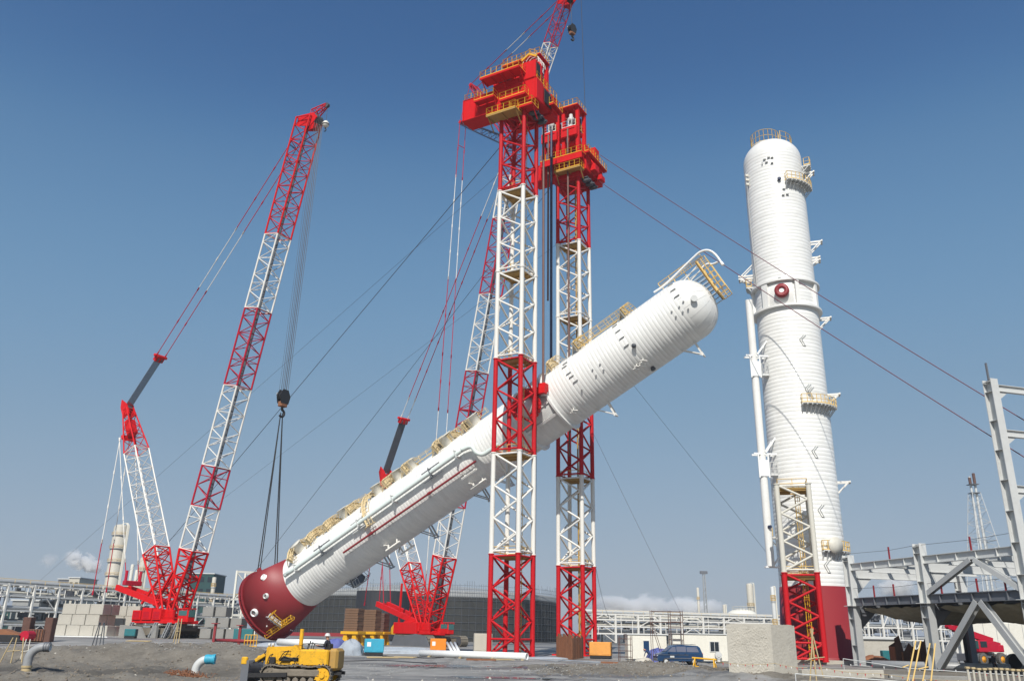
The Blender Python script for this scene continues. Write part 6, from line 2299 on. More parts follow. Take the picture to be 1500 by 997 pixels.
# ---- brown ballast slabs of the rear crane on yellow trays
M['slab'] = mat('brown_ballast_steel', (0.17, 0.095, 0.055), 0.75, var=0.3, scale=1.2, dirt=0.4, dcol=(0.09, 0.06, 0.04))
slab = MB().bbox((0, 0, 0), (2.7, 2.3, .4), bv=.03).mesh('ballast_slab', M['slab'])
slab2 = MB().bbox((0, 0, 0), (2.7, 2.3, .4), bv=.03).mesh('ballast_slab', M['rustdark'])
def slabstack(px, py, Y, n, yaw, which, me):
    p = V((at(px, py, Y).x, Y, 0))
    x, y, _ = yawax(yaw)
    t = thing('ballast_tray', p, 'yellow ballast tray on legs carrying the %s stack of slabs' % which, 'ballast tray', 'ballast trays of the rear crane')
    MB().bbox(p + Z * 2.2, (3.5, 3.0, .5), (x, y, Z), .05).build('tray', 'yellow', t)
    for a in (-.9, .9):
        for b in (-.9, .9):
            MB().prism([(-.7, 0), (.7, 0), (.3, 1.9), (-.3, 1.9)], (x, Z, y), p + x * a + y * b + Z * .02, .7).build('leg', 'yellow', t)
    for i in range(n):
        o = inst(me, 'ballast_slab', None, Matrix.Translation(p + Z * (2.68 + .43 * i) + x * (.03 * ((i * 7) % 3 - 1))) @ Matrix.Rotation(R(yaw + ((i * 5) % 3 - 1) * .6), 4, 'Z'))
        tag(o, '%s slab from the bottom of the %s brown ballast stack' % (ORD[i], which), 'ballast slab', 'slabs of the %s ballast stack' % which)
slabstack(519, 905, 158, 9, -20, 'taller left', slab)
slabstack(545, 905, 165, 9, -20, 'middle rusty', slab)
slabstack(558, 905, 174, 8, -20, 'right darker', slab2)

# ---- crawler bulldozer
DZ = V((-11.6, 41.6, 0)); DZ.z = gz(-10.8, 41.6)
dx, dy, _ = yawax(178)          # nose points left
DZ = V((at(439, 985, 41.5).x, 41.5, gz(-10.8, 41.5) + .03))
dz = thing('bulldozer', DZ, 'yellow crawler bulldozer without a cab, blade pointing left, in the foreground', 'bulldozer')
dax = (dx, dy, Z)
dz.scale = (.94, .94, 1.0)
def D(a, b, c): return DZ + dx * a + dy * b + Z * c
mb = MB()
mb.prism([(.35, .85), (1.62, .85), (1.62, 1.54), (1.55, 1.6), (.35, 1.64)], (dx, Z, dy), D(0, 0, 0), .95)
mb.build('engine_hood', 'dozer', dz)
mb = MB()
mb.box(D(.95, .485, 1.24), (1.05, .03, .45), dax); mb.box(D(1.625, 0, 1.2), (.03, .8, .55), dax)
for k in range(6): mb.box(D(.62 + .14 * k, .505, 1.2), (.03, .02, .34), dax)
mb.build('hood_panel', 'dozer', dz)
mb = MB()
mb.prism([(-.15, .8), (.36, .8), (.36, 1.62), (.2, 1.7), (-.15, 1.4)], (dx, Z, dy), D(0, 0, 0), 1.15)
mb.build('dash_cowl', 'dozer', dz)
for s in (1, -1):
    mb = MB(); mb.bbox(D(-.85, s * .72, 1.16), (1.45, .5, .72), dax, .07); mb.build('fuel_tank', 'dozer', dz)
mb = MB(); mb.bbox(D(-.55, 0, .95), (1.3, 1.1, .35), dax, .05); mb.build('operator_floor', 'dozer', dz)
mb = MB(); mb.bbox(D(-1.15, 0, 1.25), (.55, .6, .18), dax, .06); mb.bbox(D(-1.42, 0, 1.5), (.15, .6, .55), dax, .06); mb.build('seat', 'black', dz)
mb = MB(); mb.bbox(D(-1.75, 0, 1.1), (.5, 1.5, .95), dax, .12); mb.build('rear_tank', 'ochre', dz)
mb = MB(); mb.tube(D(.02, .2, 1.5), D(.02, .2, 1.8), .07, 10); mb.tube(D(.02, .2, 1.7), D(.02, .2, 2.4), .10, 12); mb.build('exhaust_pipe', 'dozer', dz)
mb = MB()
for a, b, c in ((-.3, .1, 1.6), (-.35, -.15, 1.55), (-.3, .4, 1.5), (-.4, -.35, 1.5)):
    mb.tube(D(a, b, c - .3), D(a - .12, b, c + .22), .018, 5); mb.tube(D(a - .12, b, c + .2), D(a - .13, b, c + .28), .035, 6)
mb.build('control_lever', 'black', dz)
mb = MB()
for k in range(3):
    mb.path([D(.9 - .5 * k, .6, 1.0), D(.7 - .5 * k, .64, 1.2 - .05 * k), D(.35 - .4 * k, .62, 1.12), D(.1 - .4 * k, .6, 1.0)], .03, 5)
mb.bbox(D(1.25, .58, 1.02), (.3, .12, .3), dax, .03)
mb.bbox(D(.4, .56, 1.08), (.9, .1, .16), dax, .02)
mb.build('side_linkage', 'black', dz)
for k, (a, b, c, d) in enumerate(((1.45, .3, 1.5, .42), (1.2, .42, 1.3, .6), (.5, .5, 1.45, .3), (-.2, .55, 1.3, .5))):
    MB().path(smooth_path([D(a, b, c), D(a + .2, b + .18, c - .1), D(a + .35, b + .1, c - d), D(a + .5, b - .05, c - d - .1)]), .022, 6).build('hydraulic_hose', 'black', dz)
for s in (.3, -.3):
    MB().tube(D(1.5, s, 1.68), D(1.6, s, 1.68), .08, 12).build('headlamp', 'lightgrey', dz)
mb = MB(); mb.path([D(-.15, .58, 1.5), D(-.2, .62, 1.75), D(-.7, .66, 1.78), D(-1.3, .66, 1.75), D(-1.35, .62, 1.5)], .022, 6); mb.build('hand_rail', 'black', dz)
mb = MB()
for k in range(4): mb.box(D(.35, .5, 1.0 + .14 * k), (.9, .014, .02), dax)
mb.build('panel_seam', 'black', dz)
for s in (1, -1):
    mb = MB()
    mb.bbox(D(-.1, s * .98, .52), (2.3, .3, .34), dax, .06)
    tf = mb.build('track_frame', 'dusty', dz)
    c = D(-.1, s * .98, 0)
    # belt of shoes sagging between idler and sprocket
    pts = []
    f, r_, h_ = 1.28, -1.28, .44
    loop = []
    for a in range(-90, 91, 18): loop.append((f + .40 * math.cos(R(a)), h_ + .40 * math.sin(R(a))))
    for k in range(1, 12):
        t = k / 12; loop.append((f + (r_ - f) * t, .86 - .08 * math.sin(math.pi * t * 2) ** 2 + .0))
    for a in range(90, 271, 18): loop.append((r_ + .42 * math.cos(R(a)), h_ + .42 * math.sin(R(a))))
    for k in range(1, 12):
        t = k / 12; loop.append((r_ + (f - r_) * t, .04))
    nL = len(loop)
    sh = MB().bbox((0, 0, 0), (.21, .46, .05), bv=.01); sh.box((-.07, 0, -.045), (.03, .46, .05))
    me = sh.mesh('track_shoe', M['dusty'])
    for i in range(nL):
        p0, p1 = loop[i], loop[(i + 1) % nL]
        mid = ((p0[0] + p1[0]) / 2, (p0[1] + p1[1]) / 2)
        t = (dx * (p1[0] - p0[0]) + Z * (p1[1] - p0[1])).normalized()
        nrm = dy.cross(t) * -1
        inward = (dx * (0 - mid[0]) * .3 + Z * (h_ - mid[1]))
        if nrm.dot(inward) < 0: nrm = -nrm
        o = c + dx * mid[0] + Z * mid[1]
        yv = nrm.cross(t)
        inst(me, 'track_shoe', tf, Matrix(((t.x, yv.x, nrm.x, o.x), (t.y, yv.y, nrm.y, o.y), (t.z, yv.z, nrm.z, o.z), (0, 0, 0, 1))))
    for nm, a, rr, mk in (('sprocket', r_, .34, 'dozer'), ('idler', f, .33, 'dusty')):
        mb = MB()
        o = c + dx * a + Z * h_
        mb.tube(o - dy * .12, o + dy * .12, rr, 20)
        mb.tube(o - dy * .2, o + dy * .2, rr * .35, 12)
        for k in range(14):
            an = k * math.pi / 7
            e = dx * math.cos(an) + Z * math.sin(an)
            mb.box(o + e * (rr + .02), (.1, .06, .1), (dy, e.cross(dy), e))
        for k in range(6):
            an = k * math.pi / 3
            e = dx * math.cos(an) + Z * math.sin(an)
            mb.tube(o + e * rr * .6 - dy * .15, o + e * rr * .6 + dy * .15, .04, 6)
        mb.build(nm, mk, tf)
    mb = MB()
    for k in range(5):
        o = c + dx * (-.75 + .375 * k) + Z * .2
        mb.tube(o - dy * .14, o + dy * .14, .14, 12)
    for k in (-.35, .45):
        o = c + dx * k + Z * .72
        mb.tube(o - dy * .1, o + dy * .1, .09, 10)
    mb.build('track_roller', 'dusty', tf)
mb = MB()
n = 9
bp_ = []
for i in range(n):
    t = i / (n - 1)
    bp_.append((2.35 + .18 * (2 * t - 1) ** 2 - .1, .12 + .88 * t))
pts = bp_ + [(x - .07, z) for x, z in reversed(bp_)]
mb.prism(pts, (dx, Z, dy), D(0, 0, 0), 2.5)
for s in (-1.26, 1.26): mb.box(D(2.33, s, .55), (.36, .05, .95), dax)
bl_ = mb.build('blade', 'deckgrey', dz)
mb = MB(); mb.box(D(2.43, 0, .14), (.06, 2.56, .2), dax); mb.build('cutting_edge', 'dusty', bl_)
for s in (-1, 1):
    MB().bbox(D(2.4, s * 1.2, 1.0), (.3, .22, .34), dax, .05).build('blade_corner', 'dozer', bl_)
for s in (-1.2, 1.2):
    mb = MB(); mb.beam(D(2.2, s, .4), D(.3, s * 1.0, .45), .12, .18); mb.build('push_arm', 'black', dz)
for s in (-.4, .4):
    mb = MB(); mb.tube(D(1.5, s, 1.25), D(2.0, s, 1.02), .07, 8); mb.tube(D(2.0, s, 1.02), D(2.25, s, .9), .04, 8); mb.build('lift_cylinder', 'black', dz)
mb = MB(); mb.bbox(D(1.9, .35, 1.12), (.55, .3, .16), (((dx * .85 + Z * -.5)).normalized(), dy, (Z * .85 + dx * .5).normalized()), .03); mb.build('cylinder_guard', 'dozer', dz)
mb = MB()
mb.prism([(-1.55, .35), (-1.3, .35), (-1.25, 1.0), (-1.55, 1.05)], (dx, Z, dy), D(0, 0, 0), 1.4)
for s in (-.5, .5): mb.beam(D(-1.5, s, .55), D(-2.15, s * .8, .5), .12, .14)
mb.build('rear_hitch', 'black', dz)

# ---- people: one skinned body each, helmet and clothing colours
def person(p, yaw, pose, label, top='workdark', legs='workdark', hat=True, sc=1.0):
    t = thing('person', p, label, 'person', 'people on the site')
    x, y, _ = yawax(yaw)        # x: facing, y: left
    def P(a, b, c): return V(p) + (x * a + y * b + Z * c) * sc
    J = dict(pel=(0, 0, .95), ch=(.0, 0, 1.32), nk=(.01, 0, 1.48), hd=(.03, 0, 1.60), cr=(.03, 0, 1.74))
    for s, k in ((1, 'l'), (-1, 'r')):
        J['sh' + k] = (0, .19 * s, 1.42); J['el' + k] = (-.02, .25 * s, 1.14); J['wr' + k] = (.08, .26 * s, .9); J['ha' + k] = (.1, .26 * s, .83)
        J['hi' + k] = (0, .10 * s, .9); J['kn' + k] = (.03, .11 * s, .5); J['an' + k] = (0, .12 * s, .08); J['to' + k] = (.17, .13 * s, .04)
    J.update(pose)
    E_ = [('pel', 'ch'), ('ch', 'nk'), ('nk', 'hd'), ('hd', 'cr')]
    for k in 'lr':
        E_ += [('ch', 'sh' + k), ('sh' + k, 'el' + k), ('el' + k, 'wr' + k), ('wr' + k, 'ha' + k), ('pel', 'hi' + k), ('hi' + k, 'kn' + k), ('kn' + k, 'an' + k), ('an' + k, 'to' + k)]
    rad = dict(pel=.15, ch=.165, nk=.065, hd=.10, cr=.07, sh=.08, el=.052, wr=.036, ha=.03, hi=.11, kn=.07, an=.05, to=.04)
    names = list(J)
    vs = [P(*J[n]) for n in names]
    rr = [rad.get(n, rad.get(n[:2], .05)) for n in names]
    ed = [(names.index(a), names.index(b)) for a, b in E_]
    for k, s in (('l', 1), ('r', -1)):
        hv = P(*J['ha' + k]); wv = P(*J['wr' + k])
        d = (hv - wv).normalized()
        hi_ = names.index('ha' + k)
        sd = d.cross(x); sd = sd.normalized() if sd.length > .1 else y
        for f in range(4):
            off = sd * ((f - 1.5) * .022)
            vs.append(hv + off * 1.1 + d * .045); rr.append(.011)
            vs.append(hv + off * 1.3 + d * (.075 + .012 * (1 - abs(f - 1.5))) + x * .02); rr.append(.008)
            ed += [(hi_, len(vs) - 2), (len(vs) - 2, len(vs) - 1)]
        vs.append((hv + wv) / 2 + sd * .05 + x * .01); rr.append(.012)
        vs.append((hv + wv) / 2 + sd * .065 + d * .05 + x * .03); rr.append(.009)
        ed += [(hi_, len(vs) - 2), (len(vs) - 2, len(vs) - 1)]
    me = bpy.data.meshes.new('skeleton')
    me.from_pydata([tuple(v - V(p)) for v in vs], ed, [])
    o = bpy.data.objects.new('skeleton', me)
    COL.objects.link(o)
    md = o.modifiers.new('skin', 'SKIN')
    for i, r in enumerate(rr):
        me.skin_vertices[0].data[i].radius = (r * sc, r * sc)
    me.skin_vertices[0].data[names.index('pel')].use_root = True
    o.modifiers.new('sub', 'SUBSURF').levels = 1
    o.modifiers['sub'].render_levels = 1
    dg = bpy.context.evaluated_depsgraph_get()
    bm_ = bpy.data.meshes.new_from_object(o.evaluated_get(dg))
    bpy.data.objects.remove(o)
    b = bpy.data.objects.new('body', bm_)
    COL.objects.link(b)
    b.parent = t
    bm_.materials.clear()
    for k in ('skin', top, legs, 'black'):
        bm_.materials.append(M[k])
    cls = {}
    for n in names:
        cls[n] = 0 if n in ('hd', 'cr', 'nk') or n[:2] == 'ha' else (3 if n[:2] in ('to', 'an') else (2 if n[:2] in ('hi', 'kn') or n == 'pel' else 1))
    pts = [(vs[i] - V(p), cls[names[i]]) for i in range(len(names))]
    for n in (('kn', 'an'),):
        for k in 'lr':
            pts.append(((vs[names.index('kn' + k)] * .4 + vs[names.index('an' + k)] * .6) - V(p), 2))
    for k in 'lr':
        pts.append(((vs[names.index('el' + k)] * .3 + vs[names.index('wr' + k)] * .7) - V(p), 1))
    for i in range(len(names), len(vs)):
        pts.append((vs[i] - V(p), 0))
    for f in bm_.polygons:
        c = f.center
        f.material_index = min(pts, key=lambda q: (q[0] - c).length_squared)[1]
        f.use_smooth = True
    if hat:
        hp = P(*J['hd']) + (P(*J['cr']) - P(*J['hd'])) * .35
        up = (P(*J['cr']) - P(*J['hd'])).normalized()
        xx, yy, dd = frame(up)
        mb = MB()
        mb.lathe([(.15 * sc, 0), (.125 * sc, .015), (.12 * sc, .06), (.085 * sc, .115), (.001, .135)], hp, (xx, yy, dd), 16)
        mb.build('helmet', 'helmet', t)
    return t
sit = {}
for s, k in ((1, 'l'), (-1, 'r')):
    sit.update({'hi' + k: (0, .11 * s, .02), 'kn' + k: (.43, .16 * s, .06), 'an' + k: (.5, .16 * s, -.36), 'to' + k: (.66, .17 * s, -.38), 'sh' + k: (0, .2 * s, .52), 'el' + k: (.14, .26 * s, .28), 'wr' + k: (.38, .2 * s, .3), 'ha' + k: (.45, .19 * s, .32)})
sit.update(pel=(0, 0, .05), ch=(.0, 0, .4), nk=(.02, 0, .58), hd=(.05, 0, .70), cr=(.05, 0, .84))
person(D(-1.2, 0, 1.36), 178, sit, 'bulldozer driver in dark clothes and a pale helmet on the seat')
bend = dict(ch=(.25, 0, 1.12), nk=(.38, 0, 1.2), hd=(.48, 0, 1.24), cr=(.6, 0, 1.3), pel=(-.1, 0, .8))
for s, k in ((1, 'l'), (-1, 'r')):
    bend.update({'sh' + k: (.28, .2 * s, 1.14), 'el' + k: (.42, .22 * s, .88), 'wr' + k: (.5, .16 * s, .64), 'ha' + k: (.52, .14 * s, .56), 'hi' + k: (-.1, .11 * s, .78), 'kn' + k: (.08, .13 * s, .45), 'an' + k: (-.05, .14 * s, .08), 'to' + k: (.13, .15 * s, .04)})
pp_ = V((at(951, 963, 94).x, 94, 0)); pp_.z = gz(pp_.x, 94)
person(pp_, 170, bend, 'worker in blue overalls bending forward in front of the white cabin door', 'workblue', 'workblue', False)
walk = {'kn' + 'l': (.16, .1, .5), 'an' + 'l': (.25, .1, .1), 'to' + 'l': (.42, .11, .06), 'kn' + 'r': (-.02, -.1, .5), 'an' + 'r': (-.28, -.1, .12), 'to' + 'r': (-.12, -.11, .05), 'wr' + 'l': (-.06, .28, .92), 'ha' + 'l': (-.08, .28, .84), 'wr' + 'r': (.2, -.26, .94), 'ha' + 'r': (.25, -.26, .87)}
pp_ = V((at(1455, 962, 79).x, 79, 0)); pp_.z = gz(pp_.x, 79)
person(pp_, -60, walk, 'person in dark blue clothes walking past the wheels of the red mobile crane')
# ---- dark blue van
VY = 88.0
VC = V((at(993, 962, VY).x, VY, 0)); VC.z = gz(VC.x, VY)
vx, vy, _ = yawax(186)
van = thing('van', VC, 'dark blue minivan parked nose left in front of the white cabins', 'van')
vax = (vx, vy, Z)
def VV(a, b, c): return VC + vx * a + vy * b + Z * c
prof = [(-2.25, .38), (-2.3, .75), (-2.28, 1.0), (-2.05, 1.62), (-1.85, 1.78), (-.2, 1.86), (.55, 1.80), (.78, 1.70), (1.42, 1.18), (1.6, 1.1), (2.15, .95), (2.28, .78), (2.28, .45), (2.2, .34)]
hwid = [.80, .84, .845, .73, .66, .66, .66, .67, .80, .82, .80, .76, .76, .74]
mb = MB()
for s in (-1, 1):
    for (a, z), h_ in zip(prof, hwid):
        mb.v.append(tuple(VV(a, s * h_, z)))
n = len(prof)
for i in range(n):
    j = (i + 1) % n
    mb.face((i, j, n + j, n + i), False)
def side(o_, rev):
    # fan split at belt line into strips
    idx = [(0, 1, 13), (1, 2, 13), (2, 8, 9), (2, 9, 13), (9, 10, 13), (10, 11, 13), (11, 12, 13), (2, 3, 8), (3, 4, 8), (4, 5, 8), (5, 6, 8), (6, 7, 8)]
    for q in idx:
        q = tuple(o_ + k for k in q)
        mb.face(tuple(reversed(q)) if rev else q, False)
side(0, False); side(n, True)
vb = mb.build('body', 'vanblue', van)
def quadp(mb, pts, off):
    k = len(mb.v)
    for p_ in pts: mb.v.append(tuple(p_))
    for p_ in pts: mb.v.append(tuple(p_ + off))
    m_ = len(pts)
    mb.face(tuple(range(k, k + m_))); mb.face(tuple(range(k + 2 * m_ - 1, k + m_ - 1, -1)))
    for i in range(m_): mb.face((k + i, k + (i + 1) % m_, k + m_ + (i + 1) % m_, k + m_ + i))
def sidepane(a0, a1, a2, a3, zb, zt, s):
    f = lambda a, z: VV(a, s * (.815 - (z - 1.12) * .245 + .012), z)
    mb = MB(); quadp(mb, [f(a0, zb), f(a1, zb), f(a2, zt), f(a3, zt)], vy * (s * .02)); mb.build('window', 'vanglass', van)
for s in (1, -1):
    sidepane(1.28, .42, .42, .72, 1.2, 1.66, s)
    sidepane(.34, -.62, -.62, .34, 1.2, 1.70, s)
    sidepane(-.7, -1.9, -1.75, -.7, 1.2, 1.66, s)
mb = MB(); quadp(mb, [VV(1.40, .66, 1.22), VV(1.40, -.66, 1.22), VV(.84, -.58, 1.67), VV(.84, .58, 1.67)], (vx * .64 + Z * .77) * .02); mb.build('windscreen', 'vanglass', van)
mb = MB(); quadp(mb, [VV(-2.22, .68, 1.15), VV(-2.22, -.68, 1.15), VV(-2.06, -.6, 1.6), VV(-2.06, .6, 1.6)], vx * -.03); mb.build('rear_window', 'glass', van)
for a in (1.45, -1.38):
    for s in (1, -1):
        o = VV(a, s * .775, .31)
        mb = MB(); mb.lathe([(.19, -.09), (.29, -.1), (.315, -.06), (.315, .06), (.29, .1), (.19, .09)], o, (vx, Z, vy), 22); wl = mb.build('wheel', 'black', van)
        mb = MB(); mb.lathe([(.2, .04), (.19, .085), (.12, .1), (.05, .075), (.001, .075)] if s > 0 else [(.2, -.04), (.19, -.085), (.12, -.1), (.05, -.075), (.001, -.075)], o, (vx, Z, vy), 18); mb.build('wheel_rim', 'lightgrey', wl)
mb = MB(); mb.bbox(VV(2.28, 0, .5), (.16, 1.5, .2), vax, .04); mb.bbox(VV(-2.3, 0, .5), (.16, 1.62, .2), vax, .04); mb.build('bumper', 'deckgrey', van)
for s in (.55, -.55):
    MB().bbox(VV(2.2, s, .82), (.12, .34, .14), vax, .03).build('headlight', 'lightgrey', van)
    MB().bbox(VV(-2.28, s * 1.35, .95), (.06, .12, .34), vax, .02).build('tail_light', 'red', van)
mb = MB()
for s in (.55, -.55): mb.tube(VV(.4, s, 1.9), VV(-1.7, s, 1.88), .025, 5)
for a in (.2, -.8, -1.5): mb.tube(VV(a, .55, 1.9), VV(a, -.55, 1.9), .02, 5)
mb.build('roof_rack', 'deckgrey', van)
mb = MB(); mb.box(VV(.6, .845, .93), (2.9, .015, .03), vax); mb.box(VV(-.2, .845, .62), (3.2, .015, .05), vax); mb.build('side_moulding', 'deckgrey', van)
for a in (.36, -.66): MB().box(VV(a, .843, .85), (.012, .012, .8), vax).build('door_seam', 'black', van)
for a in (.2, -.5): MB().bbox(VV(a, .86, 1.02), (.16, .03, .04), vax, .01).build('door_handle', 'black', van)
MB().bbox(VV(1.15, .9, 1.16), (.12, .16, .16), vax, .03).build('mirror', 'vanblue', van)
MB().box(VV(.82, .846, .76), (.42, .01, .16), vax).build('door_marking', 'lightgrey', van)

# ---- white cabins
def cabin(px0, px1, Y, label, h=2.6, win=(), door=None, dep=2.6, z0=0.0, mk='cabin'):
    a, b = at(px0, 950, Y), at(px1, 950, Y)
    g = gz(a.x, Y)
    L = b.x - a.x
    t = thing('site_cabin', V(((a.x + b.x) / 2, Y, g)), label, 'site cabin', 'white site cabins')
    MB().bbox(V(((a.x + b.x) / 2, Y + dep / 2, g + .15 + h / 2)), (L, dep, h), bv=.05).build('wall', mk, t)
    MB().bbox(V(((a.x + b.x) / 2, Y + dep / 2, g + .15 + h + .06)), (L + .2, dep + .2, .12), bv=.03).build('roof', 'lightgrey', t)
    mb = MB()
    k = int(L / .3)
    for i in range(k + 1):
        x = a.x + .05 + (L - .1) * i / k
        skip = any(abs(x - (a.x + L * f)) < w_ / 2 + .05 for f, w_, *_ in list(win) + ([door] if door else []))
        if not skip: mb.box(V((x, Y - .012, g + .15 + h / 2)), (.05, .03, h - .2))
    tag(mb.build('cladding_rib', mk, t), kind='stuff')
    for f, w_, zz, hh in win:
        x = a.x + L * f
        fr_ = MB().box(V((x, Y - .02, g + zz)), (w_ + .14, .08, hh + .14)).build('window', 'lightgrey', t)
        for s in (-1, 1): MB().box(V((x + s * w_ / 4, Y - .055, g + zz)), (w_ / 2 - .05, .03, hh)).build('pane', 'glass', fr_)
    if door:
        f, w_ = door
        x = a.x + L * f
        d_ = MB().box(V((x, Y - .03, g + 1.2)), (w_, .08, 2.05)).build('door', 'cabin', t)
        MB().box(V((x, Y - .08, g + 1.55)), (w_ * .78, .03, 1.1)).build('door_window', 'vanblue', d_)
    for x in (a.x + .3, b.x - .3): MB().box(V((x, Y + .6, g + .07)), (.5, 1.0, .14)).build('footing', 'concretedark', t)
    return t
cabin(920, 977, 99, 'white ribbed cabin with one blue glazed door left of the van', 2.55, door=(.47, .8))
cabin(986, 1066, 96, 'longer white cabin with a square window behind the dark blue van', 2.7, win=((.76, .95, 1.65, .95),))
mb = MB()
c9 = V((at(1053, 962, 95.6).x, 95.6, gz(20, 95) + .8))
mb.tube(c9, c9 + V((0, .35, 0)), .36, 16); mb.tube(c9 - V((0, .05, 0)), c9, .2, 12); mb.box(c9 + V((0, .2, -.35)), (.3, .3, .7))
o = mb.build('cable_reel', 'lightgrey', None, c9); tag(o, 'small round cable reel standing against the longer white cabin', 'cable reel')
# ---- scaffold towers by the first cabin
for px, lab in ((917, 'thin rusty scaffold frame at the left end of the first white cabin'), (993, 'dark scaffold frame standing on the roof line between the two cabins')):
    Y = 93.0
    q = V((at(px, 950, Y).x, Y, 0)); q.z = gz(q.x, Y)
    t = thing('scaffold_tower', q, lab, 'scaffold')
    hh = 2.6 if px < 950 else 5.2
    for a in (-.65, .65):
        for b in (0, 1.2):
            tinst(q + V((a, b, 0)), q + V((a, b, hh)), .035, 'upright', t, 'rustdark')
    for z in np.arange(.5, hh, .6):
        for b in (0, 1.2): tinst(q + V((-.65, b, z)), q + V((.65, b, z)), .025, 'rung', t, 'rustdark')
    if px > 950:
        for b in (0, 1.2):
            tinst(q + V((-2.6, b, hh - .1)), q + V((.65, b, hh - .1)), .03, 'ledger', t, 'rustdark'); tinst(q + V((-2.6, b, hh - 1.2)), q + V((.65, b, hh - 1.2)), .03, 'ledger', t, 'rustdark')
            tinst(q + V((-2.6, b, 0)), q + V((-2.6, b, hh)), .03, 'upright', t, 'rustdark'); tinst(q + V((-2.6, b, hh - 1.2)), q + V((-1.4, b, 0.2)), .03, 'brace', t, 'rustdark')
# ---- large concrete foundation block
CB = thing('concrete_foundation', V((at(1117, 985, 61).x, 62, 0)), 'rough upright concrete foundation block in the right foreground', 'concrete foundation')
Yc = 61.0
xa, xm, xb = at(1066, 950, Yc).x, at(1131, 950, Yc - .6).x, at(1167, 950, Yc + .4).x
ztop = at(1110, 913, Yc).z
ft = [V((xa, Yc, 0)), V((xm, Yc - .7, 0)), V((xb, Yc + .5, 0)), V((xb - .6, Yc + 4.2, 0)), V((xa + 1.9, Yc + 3.8, 0))]
def rough(p0, p1, z0, z1, nx, nz, amp, sd, flat=False):
    """one cast face with its own relief"""
    mb = MB()
    d = (p1 - p0); nn = V((d.y, -d.x, 0)).normalized()
    for j in range(nz + 1):
        for i in range(nx + 1):
            u, v = i / nx, j / nz
            e = min(u, 1 - u, 1 - v) * 8
            e = min(1, max(0, e))
            q = p0 + d * u + Z * (z0 + (z1 - z0) * v)
            k = .35 * noise.noise(V((u * 7 + sd, v * 9, sd))) + .8 * noise.noise(V((u * 38 + v * 20, v * 34 - u * 10, sd))) + .6 * noise.noise(V((u * 80, v * 70, sd)))
            q = q + nn * (k * amp * e)
            if v == 1: q.z -= .06 * abs(noise.noise(V((u * 9, sd, 0))))+ (.14 * max(0, (u - .8) * 5) ** 2 if sd > 1 else .1 * max(0, (.12 - u) * 8) ** 2)
            mb.v.append(tuple(q))
    for j in range(nz):
        for i in range(nx):
            a = j * (nx + 1) + i
            mb.face((a, a + 1, a + nx + 2, a + nx + 1), True)
    return mb
rough(ft[0], ft[1], -.3, ztop, 110, 90, .045, 1).build('rough_face', 'concrete', CB)
rough(ft[1], ft[2], -.3, ztop - .02, 50, 70, .014, 2).build('smooth_face', 'concrete', CB)
mb = MB()
k = len(mb.v)
top = [V((p.x, p.y, ztop - .08)) for p in ft]; bot = [V((p.x, p.y, -.3)) for p in ft]
for p_ in top + bot: mb.v.append(tuple(p_ + (V((xa + 2, Yc + 2, p_.z)) - p_) * .02))
mb.face((0, 1, 2, 3, 4))
for i in range(2, 5):
    j = (i + 1) % 5
    mb.face((i, 5 + i, 5 + j, j))
mb.build('core', 'concrete', CB)
# ---- red mobile crane under the frame
RC = V((at(1441, 960, 105).x, 105, 0)); RC.z = gz(RC.x, 105)
rx, ry, _ = yawax(200)
rax = (rx, ry, Z)
rcn = thing('mobile_crane', RC, 'red rough terrain crane with orange wheel hubs under the steel frame', 'mobile crane')
rcn.scale = (.84, .84, .90)
def Q(a, b, c): return RC + rx * a + ry * b + Z * c
mb = MB(); mb.bbox(Q(.2, 0, 1.15), (6.6, 1.5, .5), rax, .06); mb.bbox(Q(3.4, 0, 1.0), (.5, 2.6, .9), rax, .06); mb.bbox(Q(-3.0, 0, 1.0), (.5, 2.6, .7), rax, .06); mb.bbox(Q(2.2, .95, 1.0), (1.6, .5, .9), rax, .05); mb.build('chassis', 'deckgrey', rcn)
for a in (-1.9, 1.6):
    for s in (-1, 1):
        o = Q(a, s * 1.15, .78)
        mb = MB(); mb.lathe([(.42, -.3), (.7, -.33), (.78, -.22), (.78, .22), (.7, .33), (.42, .3)], o, (rx, Z, ry), 26)
        for k in range(22):
            an = k * math.tau / 22
            e = rx * math.cos(an) + Z * math.sin(an)
            mb.box(o + e * .78, (.1, .6, .06), (e.cross(ry), ry, e))
        wl = mb.build('wheel', 'tyre', rcn)
        mb = MB(); sg = 1 if s > 0 else -1
        mb.lathe([(.43, .12 * sg), (.4, .26 * sg), (.22, .2 * sg), (.2, .3 * sg), (.001, .32 * sg)], o, (rx, Z, ry), 22); mb.build('wheel_hub', 'tyrehub', wl)
mb = MB(); mb.tube(Q(-.2, 0, 1.4), Q(-.2, 0, 1.65), 1.0, 22); mb.build('slew_ring', 'black', rcn)
mb = MB(); mb.prism([(-2.3, 1.7), (.6, 1.7), (.6, 2.5), (-1.2, 3.0), (-2.3, 2.8)], (rx, Z, ry), RC, 2.2); mb.bbox(Q(-2.3, 0, 2.1), (.9, 2.4, .9), rax, .1); mb.build('turntable', 'crimson', rcn)
mb = MB(); mb.bbox(Q(1.1, .85, 2.35), (1.7, .85, 1.5), rax, .12); cbn = mb.build('operator_cab', 'crimson', rcn)
MB().box(Q(1.1, 1.29, 2.6), (1.2, .03, .75), rax).build('side_window', 'glass', cbn)
MB().box(Q(1.97, .85, 2.55), (.03, .68, .95), rax).build('front_window', 'tealglass', cbn)
mb = MB(); mb.beam(Q(-2.0, -.15, 3.0), Q(4.6, -.15, 4.5), .75, .8); mb.build('telescopic_boom', 'crimson', rcn)
